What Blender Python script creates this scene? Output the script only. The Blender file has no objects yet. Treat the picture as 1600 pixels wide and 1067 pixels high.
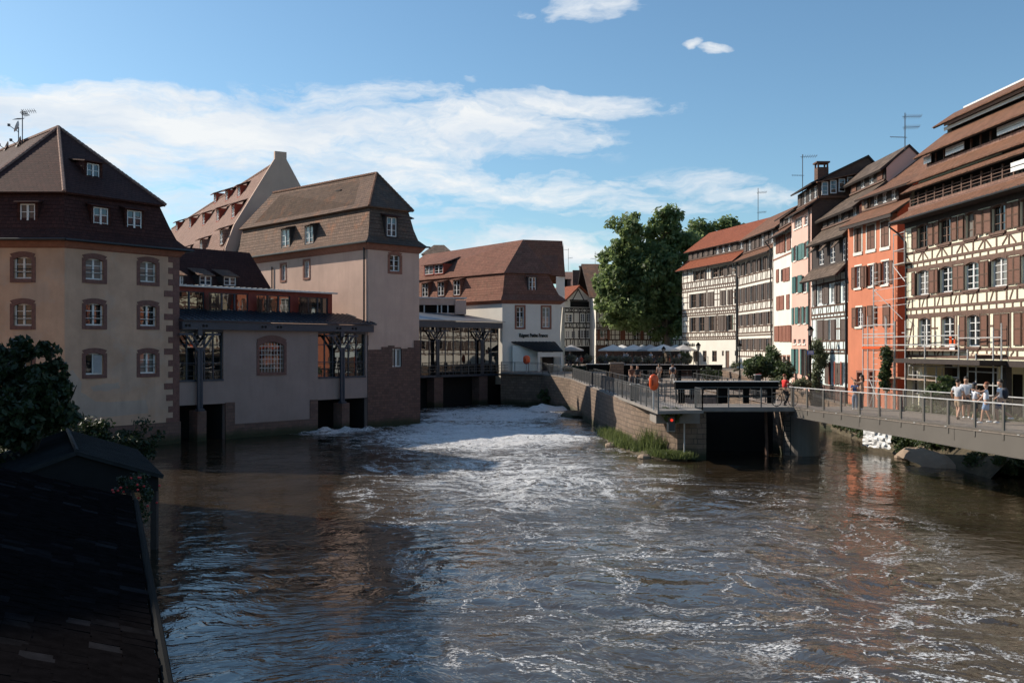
import bpy, bmesh, math, random
import numpy as np
from mathutils import Vector, noise
R = math.radians
random.seed(7)
scn = bpy.context.scene
C = scn.collection

# ------------------------------------------------------------------ camera
F, CX, HY, CZ = 1500.0, 800.0, 543.0, 6.0
cam_d = bpy.data.cameras.new("camera"); cam = bpy.data.objects.new("camera", cam_d); C.objects.link(cam)
cam.location = (0, 0, CZ); cam.rotation_euler = (R(90), 0, 0)
cam_d.sensor_width = 36; cam_d.lens = 36*F/1600; cam_d.shift_y = 9.5/1600
cam_d.clip_start = .3; cam_d.clip_end = 6000
scn.camera = cam
# ------------------------------------------------------------------ light
SUN_DIR = Vector((-1.0, .46, 0)).normalized(); SUN_EL = R(33)
sun_vec = Vector((SUN_DIR.x*math.cos(SUN_EL), SUN_DIR.y*math.cos(SUN_EL), math.sin(SUN_EL)))
sd = bpy.data.lights.new("sun", 'SUN'); sd.energy = 5.0; sd.angle = R(.5); sd.color = (1, .90, .76)
so = bpy.data.objects.new("sun", sd); C.objects.link(so)
so.rotation_euler = (-sun_vec).to_track_quat('-Z', 'Y').to_euler()
scn.view_settings.view_transform = 'Standard'; scn.view_settings.look = 'None'
scn.view_settings.exposure = 0.2; scn.view_settings.gamma = 1
scn.view_settings.use_curve_mapping = False

class NT:
    """small node-tree helper"""
    def __init__(s, t): s.t = t; s.n = t.nodes; s.l = t.links
    def node(s, typ, **kw):
        n = s.n.new(typ)
        for k, v in kw.items():
            if k.startswith('i_'):
                key = k[2:]; key = int(key) if key.isdigit() else key.replace('_', ' ')
                s.set(n.inputs[key], v)
            else: setattr(n, k, v)
        return n
    def set(s, inp, v):
        if isinstance(v, bpy.types.NodeSocket): s.l.new(v, inp)
        else:
            if isinstance(v, tuple) and len(v) == 3 and inp.type == 'RGBA': v = v+(1,)
            inp.default_value = v
    def math(s, op, a, b=0.0, c=0.0, clamp=False):
        n = s.n.new('ShaderNodeMath'); n.operation = op; n.use_clamp = clamp
        s.set(n.inputs[0], a); s.set(n.inputs[1], b); s.set(n.inputs[2], c); return n.outputs[0]
    def mix(s, f, a, b, typ='MIX'):
        n = s.n.new('ShaderNodeMix'); n.data_type = 'RGBA'; n.blend_type = typ
        s.set(n.inputs[0], f); s.set(n.inputs[6], a); s.set(n.inputs[7], b); return n.outputs[2]
    def ramp(s, f, stops):
        n = s.n.new('ShaderNodeValToRGB'); s.set(n.inputs[0], f)
        e = n.color_ramp.elements
        while len(e) < len(stops): e.new(.5)
        for el, (p, c) in zip(e, stops):
            el.position = p; el.color = c+(1,) if isinstance(c, tuple) else (c, c, c, 1)
        return n.outputs[0]
    def noise(s, vec, scale, detail=3, rough=.55, dist=0, out=0):
        n = s.n.new('ShaderNodeTexNoise'); s.set(n.inputs['Vector'], vec)
        s.set(n.inputs['Scale'], scale); n.inputs['Detail'].default_value = detail
        n.inputs['Roughness'].default_value = rough; s.set(n.inputs['Distortion'], dist)
        return n.outputs[out]
    def mapping(s, vec, scale=(1, 1, 1), rot=(0, 0, 0), loc=(0, 0, 0)):
        n = s.n.new('ShaderNodeMapping'); s.set(n.inputs[0], vec)
        n.inputs['Scale'].default_value = scale; n.inputs['Rotation'].default_value = rot
        n.inputs['Location'].default_value = loc; return n.outputs[0]

# ------------------------------------------------------------------ sky
w = bpy.data.worlds.new("World"); scn.world = w; w.use_nodes = True
n = NT(w.node_tree); n.n.clear()
sky = n.node('ShaderNodeTexSky', sky_type='NISHITA', sun_disc=False, sun_elevation=SUN_EL,
             sun_rotation=math.atan2(SUN_DIR.x, SUN_DIR.y), altitude=150, air_density=1.0, dust_density=.7, ozone_density=1.6)
geo = n.node('ShaderNodeTexCoord').outputs['Generated']
sep = n.node('ShaderNodeSeparateXYZ', i_0=geo).outputs
az = n.math('ARCTAN2', sep[0], sep[1])          # 0 = straight ahead, + = right
el = n.math('ARCSINE', sep[2])
comb = n.node('ShaderNodeCombineXYZ', i_0=az, i_1=el, i_2=0.0).outputs[0]
warp = n.noise(n.mapping(comb, (5, 9, 1)), 1.0, 5, .6, 0, 1)
wv = n.node('ShaderNodeVectorMath', operation='SUBTRACT', i_0=warp, i_1=(.5, .5, .5)).outputs[0]
wv = n.node('ShaderNodeVectorMath', operation='MULTIPLY', i_0=wv, i_1=(.16, .06, 0)).outputs[0]
cw = n.node('ShaderNodeVectorMath', operation='ADD', i_0=comb, i_1=wv).outputs[0]
cs = n.node('ShaderNodeSeparateXYZ', i_0=cw).outputs
def blob(a0, e0, ra, re, amp, tilt=0.0, p=2.0):
    x = n.math('SUBTRACT', cs[0], a0); y = n.math('SUBTRACT', cs[1], e0)
    y = n.math('SUBTRACT', y, n.math('MULTIPLY', x, tilt))
    x = n.math('POWER', n.math('ABSOLUTE', n.math('DIVIDE', x, ra)), p)
    y = n.math('POWER', n.math('ABSOLUTE', n.math('DIVIDE', y, re)), p)
    d = n.math('SUBTRACT', 1.0, n.math('ADD', x, y), clamp=True)
    return n.math('MULTIPLY', d, amp)
def azel(px, py):
    v = Vector(((px-CX)/F, 1, (HY-py)/F)); return math.atan2(v.x, v.y), math.asin(v.z/v.length)
blobs = [  # px, py, rx px, ry px, amp, tilt
    (250, 195, 540, 66, 1.3, -.02), (60, 230, 330, 80, 1.1, 0), (640, 200, 360, 70, 1.05, -.05), (880, 165, 230, 26, 1.0, -.03),
    (520, 265, 520, 62, .95, -.08), (820, 295, 400, 48, .72, -.10), (1120, 300, 170, 32, .75, -.15),
    (820, 395, 230, 42, 1.1, .0), (560, 350, 300, 60, .5, 0), (330, 320, 260, 60, .75, 0), (1010, 380, 120, 26, .7, 0),
    (925, 2, 100, 26, .95, .15), (826, 16, 34, 12, .5, -.2), (1080, 64, 26, 13, 1.0, .1), (1125, 70, 44, 10, .8, -.05), (735, 134, 16, 9, .4, 0)]
tot = 0.0
for bx, by, rx, ry, am, ti in blobs:
    a, e = azel(bx, by)
    b = blob(a, e, rx/F, ry/F, am, ti, 2.0)
    tot = b if isinstance(tot, float) else n.math('MAXIMUM', tot, b)
# clouds elsewhere round the sky, so that other views and reflections have some too
far = n.ramp(n.math('ABSOLUTE', az), [(.55, 0.0), (.9, 1.0)])
gen = n.ramp(n.noise(n.mapping(geo, (1.6, 1.6, 4.5)), 1.5, 4, .6), [(.48, 0.0), (.7, 1.0)])
tot = n.math('MAXIMUM', tot, n.math('MULTIPLY', n.math('MULTIPLY', far, gen), .22))
fbm = n.noise(n.mapping(cw, (8, 30, 1), (0, 0, .06)), 1.0, 10, .66)
fbm2 = n.noise(n.mapping(cw, (40, 80, 1)), 1.0, 5, .6)
dens = n.math('ADD', n.math('MULTIPLY', tot, .80), n.math('MULTIPLY', n.math('SUBTRACT', fbm, .5), 2.6))
dens = n.math('ADD', dens, n.math('MULTIPLY', n.math('SUBTRACT', fbm2, .5), .6))
gate = n.ramp(tot, [(.0, 0.0), (.35, 1.0)])
mask = n.math('MULTIPLY', n.ramp(dens, [(.20, 0.0), (.50, .5), (.90, 1.0)]), gate)
cshade = n.ramp(n.noise(n.mapping(cw, (7, 22, 1), loc=(3, 1, 0)), 1.0, 6, .6), [(.3, (5.6, 6.5, 7.6)), (.6, (8.2, 8.3, 8.3))])
skyc = n.mix(1.0, sky.outputs[0], (.92, 1.16, 1.22), 'MULTIPLY')
col = n.mix(n.math('MULTIPLY', mask, .93), skyc, cshade)
bg = n.node('ShaderNodeBackground', i_Color=col, i_Strength=.10)
out = n.node('ShaderNodeOutputWorld'); n.l.new(bg.outputs[0], out.inputs[0])

# ------------------------------------------------------------------ geometry helpers
def at(px, py, Y): return Vector(((px-CX)/F*Y, Y, CZ-(py-HY)/F*Y))
def onz(px, py, z):
    Y = (CZ-z)*F/(py-HY); return Vector(((px-CX)/F*Y, Y, z))

class Wall:
    """vertical plane from p0 (left as seen from outside) to p1; s along, o outwards"""
    def __init__(s, p0, p1):
        s.p0 = Vector(p0[:2]); s.p1 = Vector(p1[:2]); s.d = (s.p1-s.p0).normalized()
        s.n = Vector((s.d.y, -s.d.x)); s.L = (s.p1-s.p0).length
    def P(s, a, z, o=0): q = s.p0+s.d*a+s.n*o; return Vector((q.x, q.y, z))
    def s(s, px, o=0):
        k = (px-CX)/F; p = s.p0+s.n*o; return (k*p.y-p.x)/(s.d.x-k*s.d.y)
    def z(s, px, py, o=0): a = s.s(px, o); return CZ-(py-HY)/F*(s.p0+s.d*a+s.n*o).y
    def box(s, x0, x1, y0, y1, o=0):
        xm = (x0+x1)/2; return s.s(x0, o), s.s(x1, o), s.z(xm, y1, o), s.z(xm, y0, o)
    def hit(s, px, py, o0, z0, m):
        """ray meets the slope z = z0 + m*(o0-o): returns s, z, o"""
        k = Vector(((px-CX)/F, 1, (HY-py)/F)); N = Vector((s.n.x*m, s.n.y*m, 1))
        P0 = s.P(0, z0, o0); t = (P0-Vector((0, 0, CZ))).dot(N)/k.dot(N)
        Q = Vector((0, 0, CZ))+k*t; q = Vector((Q.x, Q.y))-s.p0
        return q.dot(s.d), Q.z, q.dot(s.n)
    def off(s, o): return Wall(s.p0+s.n*o, s.p1+s.n*o)

class MB:
    def __init__(s): s.v = []; s.f = []; s.m = []
    def poly(s, pts, m=0):
        b = len(s.v); s.v += [tuple(p) for p in pts]; s.f.append(tuple(range(b, b+len(pts)))); s.m.append(m)
    def hexa(s, a, b, m=0):
        """a, b: two matching polygons, joined into a closed prism"""
        k = len(a); i = len(s.v); s.v += [tuple(p) for p in a]+[tuple(p) for p in b]
        s.f.append(tuple(range(i, i+k))[::-1]); s.m.append(m)
        s.f.append(tuple(range(i+k, i+2*k))); s.m.append(m)
        for j in range(k):
            j2 = (j+1) % k; s.f.append((i+j, i+j2, i+k+j2, i+k+j)); s.m.append(m)
    def wb(s, W, s0, s1, z0, z1, o0, o1, m=0):
        """box in wall coordinates"""
        a = [W.P(s0, z0, o0), W.P(s0, z1, o0), W.P(s1, z1, o0), W.P(s1, z0, o0)]
        b = [W.P(s0, z0, o1), W.P(s0, z1, o1), W.P(s1, z1, o1), W.P(s1, z0, o1)]
        s.hexa(a, b, m)
    def beam(s, W, sa, za, sb, zb, wd, o0, o1, m=0):
        d = Vector((sb-sa, zb-za)).normalized(); q = Vector((-d.y, d.x))*wd/2
        pts = [(sa+q.x, za+q.y), (sb+q.x, zb+q.y), (sb-q.x, zb-q.y), (sa-q.x, za-q.y)]
        s.hexa([W.P(x, z, o0) for x, z in pts], [W.P(x, z, o1) for x, z in pts], m)
    def box(s, x0, x1, y0, y1, z0, z1, m=0):
        s.hexa([(x0, y0, z0), (x0, y1, z0), (x1, y1, z0), (x1, y0, z0)], [(x0, y0, z1), (x0, y1, z1), (x1, y1, z1), (x1, y0, z1)], m)
    def slab(s, pts, t, m=0, mu=None):
        """sheet of thickness t below the given polygon"""
        pts = [Vector(p) for p in pts]; nn = Vector((0, 0, 0))
        for i in range(len(pts)): nn += (pts[i]-pts[0]).cross(pts[(i+1) % len(pts)]-pts[0])
        nn.normalize()
        if nn.z < 0: nn = -nn
        lo = [p-nn*t for p in pts]; s.poly(pts if True else pts, m)
        mu = m if mu is None else mu; s.poly(lo[::-1], mu)
        for i in range(len(pts)):
            j = (i+1) % len(pts); s.poly([pts[i], lo[i], lo[j], pts[j]], mu)
    def tube(s, a, b, r, k=6, m=0, r2=None):
        a = Vector(a); b = Vector(b); d = (b-a)
        if d.length < 1e-6: return
        d.normalize(); u = d.orthogonal().normalized(); v = d.cross(u); r2 = r if r2 is None else r2
        A = [a+(u*math.cos(2*math.pi*i/k)+v*math.sin(2*math.pi*i/k))*r for i in range(k)]
        B = [b+(u*math.cos(2*math.pi*i/k)+v*math.sin(2*math.pi*i/k))*r2 for i in range(k)]
        s.hexa(A, B, m)
    def lathe(s, c, prof, k=12, m=0):
        c = Vector(c); i0 = len(s.v)
        for r, z in prof:
            for i in range(k): a = 2*math.pi*i/k; s.v.append((c.x+r*math.cos(a), c.y+r*math.sin(a), c.z+z))
        for j in range(len(prof)-1):
            for i in range(k):
                i2 = (i+1) % k; s.f.append((i0+j*k+i, i0+j*k+i2, i0+(j+1)*k+i2, i0+(j+1)*k+i)); s.m.append(m)
        s.f.append(tuple(range(i0, i0+k))[::-1]); s.m.append(m)
        s.f.append(tuple(range(i0+(len(prof)-1)*k, i0+len(prof)*k))); s.m.append(m)
    def ball(s, c, r, m=0, sq=(1, 1, 1), k=10, jit=0):
        c = Vector(c); i0 = len(s.v); rows = k//2+1
        for j in range(rows+1):
            th = math.pi*j/rows
            for i in range(k):
                a = 2*math.pi*i/k; q = 1+random.uniform(-jit, jit)
                s.v.append((c.x+r*sq[0]*q*math.sin(th)*math.cos(a), c.y+r*sq[1]*q*math.sin(th)*math.sin(a), c.z+r*sq[2]*q*math.cos(th)))
        for j in range(rows):
            for i in range(k):
                i2 = (i+1) % k; s.f.append((i0+j*k+i, i0+(j+1)*k+i, i0+(j+1)*k+i2, i0+j*k+i2)); s.m.append(m)
    def build(s, name, mats, parent=None, smooth=False):
        if not isinstance(mats, (list, tuple)): mats = [mats]
        me = bpy.data.meshes.new(name)
        org = parent_loc(parent)
        me.from_pydata([(x-org.x, y-org.y, z-org.z) for x, y, z in s.v], [], s.f)
        for m in mats: me.materials.append(m)
        if len(mats) > 1: me.polygons.foreach_set('material_index', s.m)
        uv = me.uv_layers.new(name='uv').data
        vs = s.v
        for p in me.polygons:
            nn = p.normal
            if abs(nn.z) > .995: U = Vector((1, 0, 0)); V = Vector((0, 1, 0))
            else:
                U = Vector((0, 0, 1)).cross(nn).normalized(); V = nn.cross(U)
            for li in p.loop_indices:
                q = Vector(vs[me.loops[li].vertex_index]); uv[li].uv = (q.dot(U), q.dot(V))
        if smooth: me.polygons.foreach_set('use_smooth', [True]*len(me.polygons))
        me.update()
        o = bpy.data.objects.new(name, me); C.objects.link(o)
        if parent: o.parent = parent
        return o
def parent_loc(p):
    v = Vector((0, 0, 0))
    while p: v += p.location; p = p.parent
    return v
def tag(o, label=None, cat=None, group=None, kind=None):
    if label: o['label'] = label
    if cat: o['category'] = cat
    if group: o['group'] = group
    if kind: o['kind'] = kind
    return o
def thing(name, label, cat, loc=(0, 0, 0), group=None):
    o = bpy.data.objects.new(name, None); o.empty_display_size = .3; C.objects.link(o); o.location = loc
    return tag(o, label, cat, group)
def copy_tree(o, parent=None):
    c = o.copy(); C.objects.link(c); c.parent = parent
    for ch in list(o.children): copy_tree(ch, c)
    return c

# ------------------------------------------------------------------ materials
MATS = {}
def newmat(name):
    m = bpy.data.materials.new(name); m.use_nodes = True; t = NT(m.node_tree); t.n.clear()
    o = t.node('ShaderNodeOutputMaterial'); b = t.node('ShaderNodeBsdfPrincipled'); t.l.new(b.outputs[0], o.inputs[0])
    MATS[name] = m; return m, t, b, o
def pos(t): return t.node('ShaderNodeNewGeometry').outputs['Position']
def bump(t, b, h, strength=.4, dist=.02):
    bn = t.node('ShaderNodeBump', i_Strength=strength, i_Distance=dist, i_Height=h); t.l.new(bn.outputs[0], b.inputs['Normal'])
def sc(c, k): return tuple(min(1, x*k) for x in c)
def plaster(name, c, var=.18, streak=.25, rough=.92, stain=None, stain_amt=.3):
    m, t, b, o = newmat(name); p = pos(t)
    a = t.noise(p, .6, 5, .6); s2 = t.noise(t.mapping(p, (1.8, 1.8, .22)), 1.0, 4, .6); f = t.noise(p, 14, 4, .65)
    col = t.mix(t.ramp(a, [(.3, 0.0), (.7, 1.0)]), sc(c, 1-var), sc(c, 1+var*.6))
    col = t.mix(t.math('MULTIPLY', t.ramp(s2, [(.5, 0.0), (.75, 1.0)]), streak), col, sc(c, .62))
    if stain: col = t.mix(t.math('MULTIPLY', t.ramp(t.noise(p, .35, 6, .65), [(.52, 0.0), (.58, 1.0)]), stain_amt), col, stain)
    col = t.mix(t.math('MULTIPLY', t.ramp(f, [(.4, 0.0), (.8, 1.0)]), .18), col, sc(c, .7))
    t.set(b.inputs['Base Color'], col); b.inputs['Roughness'].default_value = rough
    bump(t, b, f, .5, .012); return m
def tiles(name, c1, c2, tw=.2, th=.17, moss=None, patch=None, rough=.85, bs=.6):
    m, t, b, o = newmat(name); uv = t.node('ShaderNodeTexCoord').outputs['UV']; p = pos(t)
    dv = t.node('ShaderNodeVectorMath', operation='ADD', i_0=uv, i_1=t.node('ShaderNodeVectorMath', operation='MULTIPLY',
        i_0=t.node('ShaderNodeVectorMath', operation='SUBTRACT', i_0=t.noise(uv, 1.3, 3, .6, 0, 1), i_1=(.5, .5, .5)).outputs[0], i_1=(.09, .09, 0)).outputs[0]).outputs[0]
    br = t.node('ShaderNodeTexBrick', i_Vector=dv, i_Scale=1.0, i_Color1=c1, i_Color2=c2, i_Mortar=sc(c1, .25), i_Mortar_Size=.012, i_Bias=0.0)
    br.inputs['Brick Width'].default_value = tw; br.inputs['Row Height'].default_value = th; br.offset = .5
    sx = t.node('ShaderNodeSeparateXYZ', i_0=dv).outputs
    row = t.math('FRACT', t.math('DIVIDE', sx[1], th))
    col = t.mix(t.ramp(row, [(.0, .55), (.2, 0.0)]), br.outputs[0], sc(c1, .4))
    big = t.noise(p, .5, 5, .65)
    col = t.mix(t.ramp(big, [(.35, 0.0), (.7, .5)]), col, sc(c2, .55))
    per = t.noise(t.node('ShaderNodeVectorMath', operation='SNAP', i_0=uv, i_1=(tw, th, 1)).outputs[0], 7.3, 2, .9)
    col = t.mix(t.ramp(per, [(.3, .0), (.75, .5)]), col, sc(c2, 1.55))
    if patch: col = t.mix(t.math('MULTIPLY', t.ramp(t.noise(p, .8, 4, .7), [(.55, 0.0), (.66, 1.0)]), .6), col, patch)
    if moss: col = t.mix(t.math('MULTIPLY', t.ramp(t.noise(p, 1.6, 6, .7), [(.5, 0.0), (.7, 1.0)]), .5), col, moss)
    t.set(b.inputs['Base Color'], col); b.inputs['Roughness'].default_value = rough; b.inputs['Specular IOR Level'].default_value = .15
    h = t.math('ADD', t.math('MULTIPLY', t.math('SUBTRACT', 1.0, row), 1.0), t.math('MULTIPLY', per, .5))
    h = t.math('SUBTRACT', h, t.math('MULTIPLY', br.outputs[1], .6))
    bump(t, b, h, min(1, bs+.2), .08 if bs < 1 else .16); return m
def blocks(name, c1, c2, mort, bw, bh, ms=.02, warp=.06, wet=False, rough=.9):
    m, t, b, o = newmat(name); uv = t.node('ShaderNodeTexCoord').outputs['UV']; p = pos(t)
    dv = t.node('ShaderNodeVectorMath', operation='ADD', i_0=uv, i_1=t.node('ShaderNodeVectorMath', operation='MULTIPLY',
        i_0=t.node('ShaderNodeVectorMath', operation='SUBTRACT', i_0=t.noise(uv, 2.0, 4, .6, 0, 1), i_1=(.5, .5, .5)).outputs[0], i_1=(warp, warp, 0)).outputs[0]).outputs[0]
    br = t.node('ShaderNodeTexBrick', i_Vector=dv, i_Scale=1.0, i_Color1=c1, i_Color2=c2, i_Mortar=mort, i_Mortar_Size=ms, i_Mortar_Smooth=.3)
    br.inputs['Brick Width'].default_value = bw; br.inputs['Row Height'].default_value = bh; br.offset = .5; br.squash = .8; br.squash_frequency = 3
    nz = t.noise(p, 3.0, 6, .7)
    col = t.mix(t.ramp(nz, [(.3, 0.0), (.75, .7)]), br.outputs[0], sc(c1, .45))
    col = t.mix(t.math('MULTIPLY', t.ramp(t.noise(p, .7, 5, .6), [(.45, 0.0), (.7, 1.0)]), .45), col, sc(c2, 1.35))
    if wet:
        z = t.node('ShaderNodeSeparateXYZ', i_0=p).outputs[2]
        zz = t.math('ADD', z, t.math('MULTIPLY', t.noise(p, 1.2, 4, .6), .7))
        wf = t.ramp(zz, [(.5, 1.0), (1.0, 0.0)])
        col = t.mix(wf, col, (.022, .022, .012))
        green = t.math('MULTIPLY', t.ramp(zz, [(.7, 1.0), (1.0, 0.0)]), .3)
        col = t.mix(green, col, (.05, .06, .02))
    t.set(b.inputs['Base Color'], col); b.inputs['Roughness'].default_value = rough
    h = t.math('SUBTRACT', t.math('MULTIPLY', nz, .7), br.outputs[1]); bump(t, b, h, .7, .04); return m
def simple(name, c, rough=.6, metal=0, var=.25, scale=3, bs=0, spec=None):
    m, t, b, o = newmat(name); p = pos(t); a = t.noise(p, scale, 4, .6)
    t.set(b.inputs['Base Color'], t.mix(t.ramp(a, [(.3, 0.0), (.7, 1.0)]), sc(c, 1-var), sc(c, 1+var*.5)))
    b.inputs['Roughness'].default_value = rough; b.inputs['Metallic'].default_value = metal
    if spec is not None: b.inputs['Specular IOR Level'].default_value = spec
    if bs: bump(t, b, t.noise(p, scale*6, 4, .6), bs, .01)
    return m
def timber(name, c):
    m, t, b, o = newmat(name); p = pos(t); a = t.noise(p, 5, 5, .7); g = t.noise(t.mapping(p, (8, 8, 8)), 6, 3, .6)
    col = t.mix(t.ramp(a, [(.3, 0.0), (.7, 1.0)]), sc(c, .65), sc(c, 1.25)); col = t.mix(t.math('MULTIPLY', g, .3), col, sc(c, .5))
    t.set(b.inputs['Base Color'], col); b.inputs['Roughness'].default_value = .85; bump(t, b, a, .4, .01); return m
def louvre(name, c, pitch=.07):
    m, t, b, o = newmat(name); uv = t.node('ShaderNodeTexCoord').outputs['UV']; sx = t.node('ShaderNodeSeparateXYZ', i_0=uv).outputs
    row = t.math('FRACT', t.math('DIVIDE', sx[1], pitch)); a = t.noise(pos(t), 2.5, 4, .6)
    col = t.mix(t.ramp(row, [(.0, .6), (.3, 0.0)]), t.mix(a, sc(c, .7), sc(c, 1.25)), sc(c, .25))
    t.set(b.inputs['Base Color'], col); b.inputs['Roughness'].default_value = .7; bump(t, b, row, .6, .02); return m
def glassy(name, c=(.012, .014, .016), ior=1.9, rough=.02, wave=.15):
    m, t, b, o = newmat(name); p = pos(t)
    b.inputs['Base Color'].default_value = c+(1,); b.inputs['Roughness'].default_value = rough; b.inputs['IOR'].default_value = ior
    bump(t, b, t.noise(p, 1.1, 2, .5), wave, .02); return m
def leafmat(name, c1, c2, tr=.35):
    m, t, b, o = newmat(name); p = pos(t); oi = t.node('ShaderNodeNewGeometry').outputs['Random Per Island']
    col = t.mix(oi, c1, c2); col = t.mix(t.ramp(t.noise(p, .5, 4, .6), [(.35, .5), (.65, 0.0)]), col, sc(c1, .6))
    t.set(b.inputs['Base Color'], col); b.inputs['Roughness'].default_value = .55
    tl = t.node('ShaderNodeBsdfTranslucent', i_Color=t.mix(.5, col, sc(c2, 1.5))); mx = t.node('ShaderNodeMixShader', i_0=tr)
    t.l.new(b.outputs[0], mx.inputs[1]); t.l.new(tl.outputs[0], mx.inputs[2]); t.l.new(mx.outputs[0], o.inputs[0]); return m

M = dict(
 ochre=plaster('ochre_plaster', (.53, .345, .245), .2, .42, stain=(.40, .37, .34), stain_amt=.22),
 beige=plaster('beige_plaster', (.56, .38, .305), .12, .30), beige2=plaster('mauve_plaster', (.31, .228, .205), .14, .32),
 gablep=plaster('gable_plaster', (.53, .37, .29), .10, .2),
 white=plaster('white_plaster', (.74, .69, .62), .06, .12), cream=plaster('cream_plaster', (.80, .76, .58), .06, .12),
 white2=plaster('lime_plaster', (.78, .74, .66), .08, .18), bluewhite=plaster('pale_blue_plaster', (.68, .75, .74), .05, .1),
 pink=plaster('pink_plaster', (.70, .44, .36), .06, .12), orange=plaster('orange_plaster', (.58, .20, .11), .12, .35),
 redwall=plaster('dark_red_plaster', (.30, .05, .025), .15, .3), brick=blocks('party_wall_brick', (.17, .09, .06), (.11, .06, .045), (.09, .06, .05), .24, .08, .01, .02),
 darkroof=tiles('dark_plain_tiles', (.088, .034, .027), (.05, .021, .018), .26, .24),
 redtile=tiles('red_plain_tiles', (.27, .125, .085), (.19, .085, .06), .30, .27, moss=(.10, .075, .05)),
 brightred=tiles('new_red_tiles', (.36, .115, .06), (.29, .09, .05), .2, .17),
 pinktile=tiles('weathered_pink_tiles', (.34, .205, .16), (.25, .145, .115), .3, .27, moss=(.20, .14, .11)),
 oldtile=tiles('old_mixed_tiles', (.22, .135, .095), (.13, .082, .062), .30, .27, moss=(.12, .09, .065), patch=(.34, .14, .07), bs=1.0),
 greytile=tiles('old_grey_tiles', (.27, .195, .15), (.11, .08, .062), .34, .34, moss=(.09, .07, .055), bs=1.0),
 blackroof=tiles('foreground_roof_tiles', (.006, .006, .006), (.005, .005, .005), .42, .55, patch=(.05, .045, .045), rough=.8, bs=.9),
 browntile=tiles('brown_tiles', (.28, .14, .09), (.18, .09, .058), .28, .25, moss=(.13, .10, .07)),
 stone=blocks('red_sandstone', (.20, .115, .09), (.135, .08, .066), (.10, .075, .065), .55, .22, .018, .07, True),
 rubble=blocks('rubble_wall', (.20, .105, .08), (.11, .06, .05), (.08, .055, .045), .45, .19, .018, .10, True),
 quay=blocks('quay_stone', (.25, .175, .125), (.15, .105, .078), (.07, .055, .045), .62, .28, .025, .13, True),
 quoin=simple('sandstone_trim', (.17, .085, .072), .9, 0, .3, 6, .4), cornice=simple('cornice_sandstone', (.26, .11, .075), .85, 0, .2, 4, .2),
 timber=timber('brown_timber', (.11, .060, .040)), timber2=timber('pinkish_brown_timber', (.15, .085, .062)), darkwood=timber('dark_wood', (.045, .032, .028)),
 wframe=simple('white_window_paint', (.72, .71, .70), .5, 0, .08), bframe=simple('brown_window_paint', (.14, .08, .055), .6),
 shut_b=louvre('brown_shutters', (.14, .052, .026)), shut_d=louvre('dark_shutters', (.085, .055, .043)), shut_r=louvre('red_brown_shutters', (.24, .085, .05)),
 shut_t=louvre('teal_shutters', (.055, .15, .14)), shut_w=louvre('pale_shutters', (.36, .36, .37)), shut_l=louvre('tan_shutters', (.30, .175, .105)),
 glass=glassy('window_glass'), glassc=glassy('curtained_glass', (.20, .185, .17), 1.7, .05), glass2=glassy('gallery_glass', (.008, .009, .010), 2.3, .015, .10), dglass=glassy('attic_glass', (.02, .03, .045), 1.7),
 bluemetal=simple('blue_grey_steel', (.040, .052, .075), .45, .2, .15), bluezinc=simple('blue_grey_zinc', (.045, .055, .075), .45, .4, .2, 1.5), zinc=simple('zinc_roof', (.34, .35, .37), .38, .75, .2, 1.5),
 darkmetal=simple('dark_steel', (.035, .037, .040), .5, .3, .2), galv=simple('galvanised_steel', (.55, .54, .53), .55, .3, .2), girder=simple('girder_paint', (.13, .115, .10), .55, .1, .12, .6),
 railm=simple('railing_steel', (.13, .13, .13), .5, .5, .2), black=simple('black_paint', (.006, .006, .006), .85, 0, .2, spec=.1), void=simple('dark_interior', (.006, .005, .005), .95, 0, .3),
 paving=blocks('paving_setts', (.36, .29, .24), (.28, .225, .185), (.15, .12, .10), .45, .45, .02, .03), concrete=plaster('concrete', (.24, .215, .195), .2, .6),
 deckwood=timber('deck_boards', (.23, .19, .16)), plank=timber('scaffold_planks', (.50, .36, .28)), redpaint=simple('red_paint', (.20, .022, .014), .5, 0, .15),
 orangeplastic=simple('orange_plastic', (.75, .10, .02), .35, 0, .08), canvas=simple('white_canvas', (.78, .76, .73), .8, 0, .06), canvas2=simple('grey_canvas', (.42, .41, .41), .8, 0, .06),
 bark=simple('bark', (.16, .12, .085), .9, 0, .4, 4, .5), barkd=simple('dark_bark', (.06, .045, .035), .9, 0, .4, 4, .5),
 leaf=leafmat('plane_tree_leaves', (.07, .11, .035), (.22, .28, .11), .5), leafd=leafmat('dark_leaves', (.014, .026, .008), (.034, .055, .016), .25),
 leafg=leafmat('grass_blades', (.07, .105, .03), (.15, .185, .065), .4), leafb=leafmat('shrub_leaves', (.030, .052, .018), (.09, .13, .045)),
 leafy=leafmat('pale_shrub_leaves', (.10, .12, .06), (.20, .22, .12)),
 soil=simple('bank_soil', (.10, .08, .05), .95, 0, .4, 2, .6), rock=plaster('bank_rock', (.33, .245, .18), .25, .3),
 flower=simple('red_flowers', (.55, .03, .03), .6), basket=leafmat('basket_plants', (.13, .14, .09), (.24, .22, .16)), yellowp=simple('yellow_flowers', (.6, .45, .05), .6),
 lampglass=glassy('lantern_glass', (.25, .25, .24), 1.5, .2), sky_sign=simple('blue_enamel', (.03, .10, .42), .35, 0, .05), signwhite=simple('white_enamel', (.75, .75, .75), .4, 0, .05),
 antenna=simple('antenna_metal', (.10, .10, .11), .5, .5), dish=simple('dish_paint', (.22, .13, .11), .6), dishw=simple('pale_dish_paint', (.55, .56, .58), .6),
 termite=simple('terrace_floor', (.3, .2, .14), .9), sheet=simple('white_sheet', (.8, .8, .8), .7, 0, .1), redlamp=simple('signal_casing', (.05, .05, .05), .5),
)
def roofpt(M_): return M_
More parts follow.
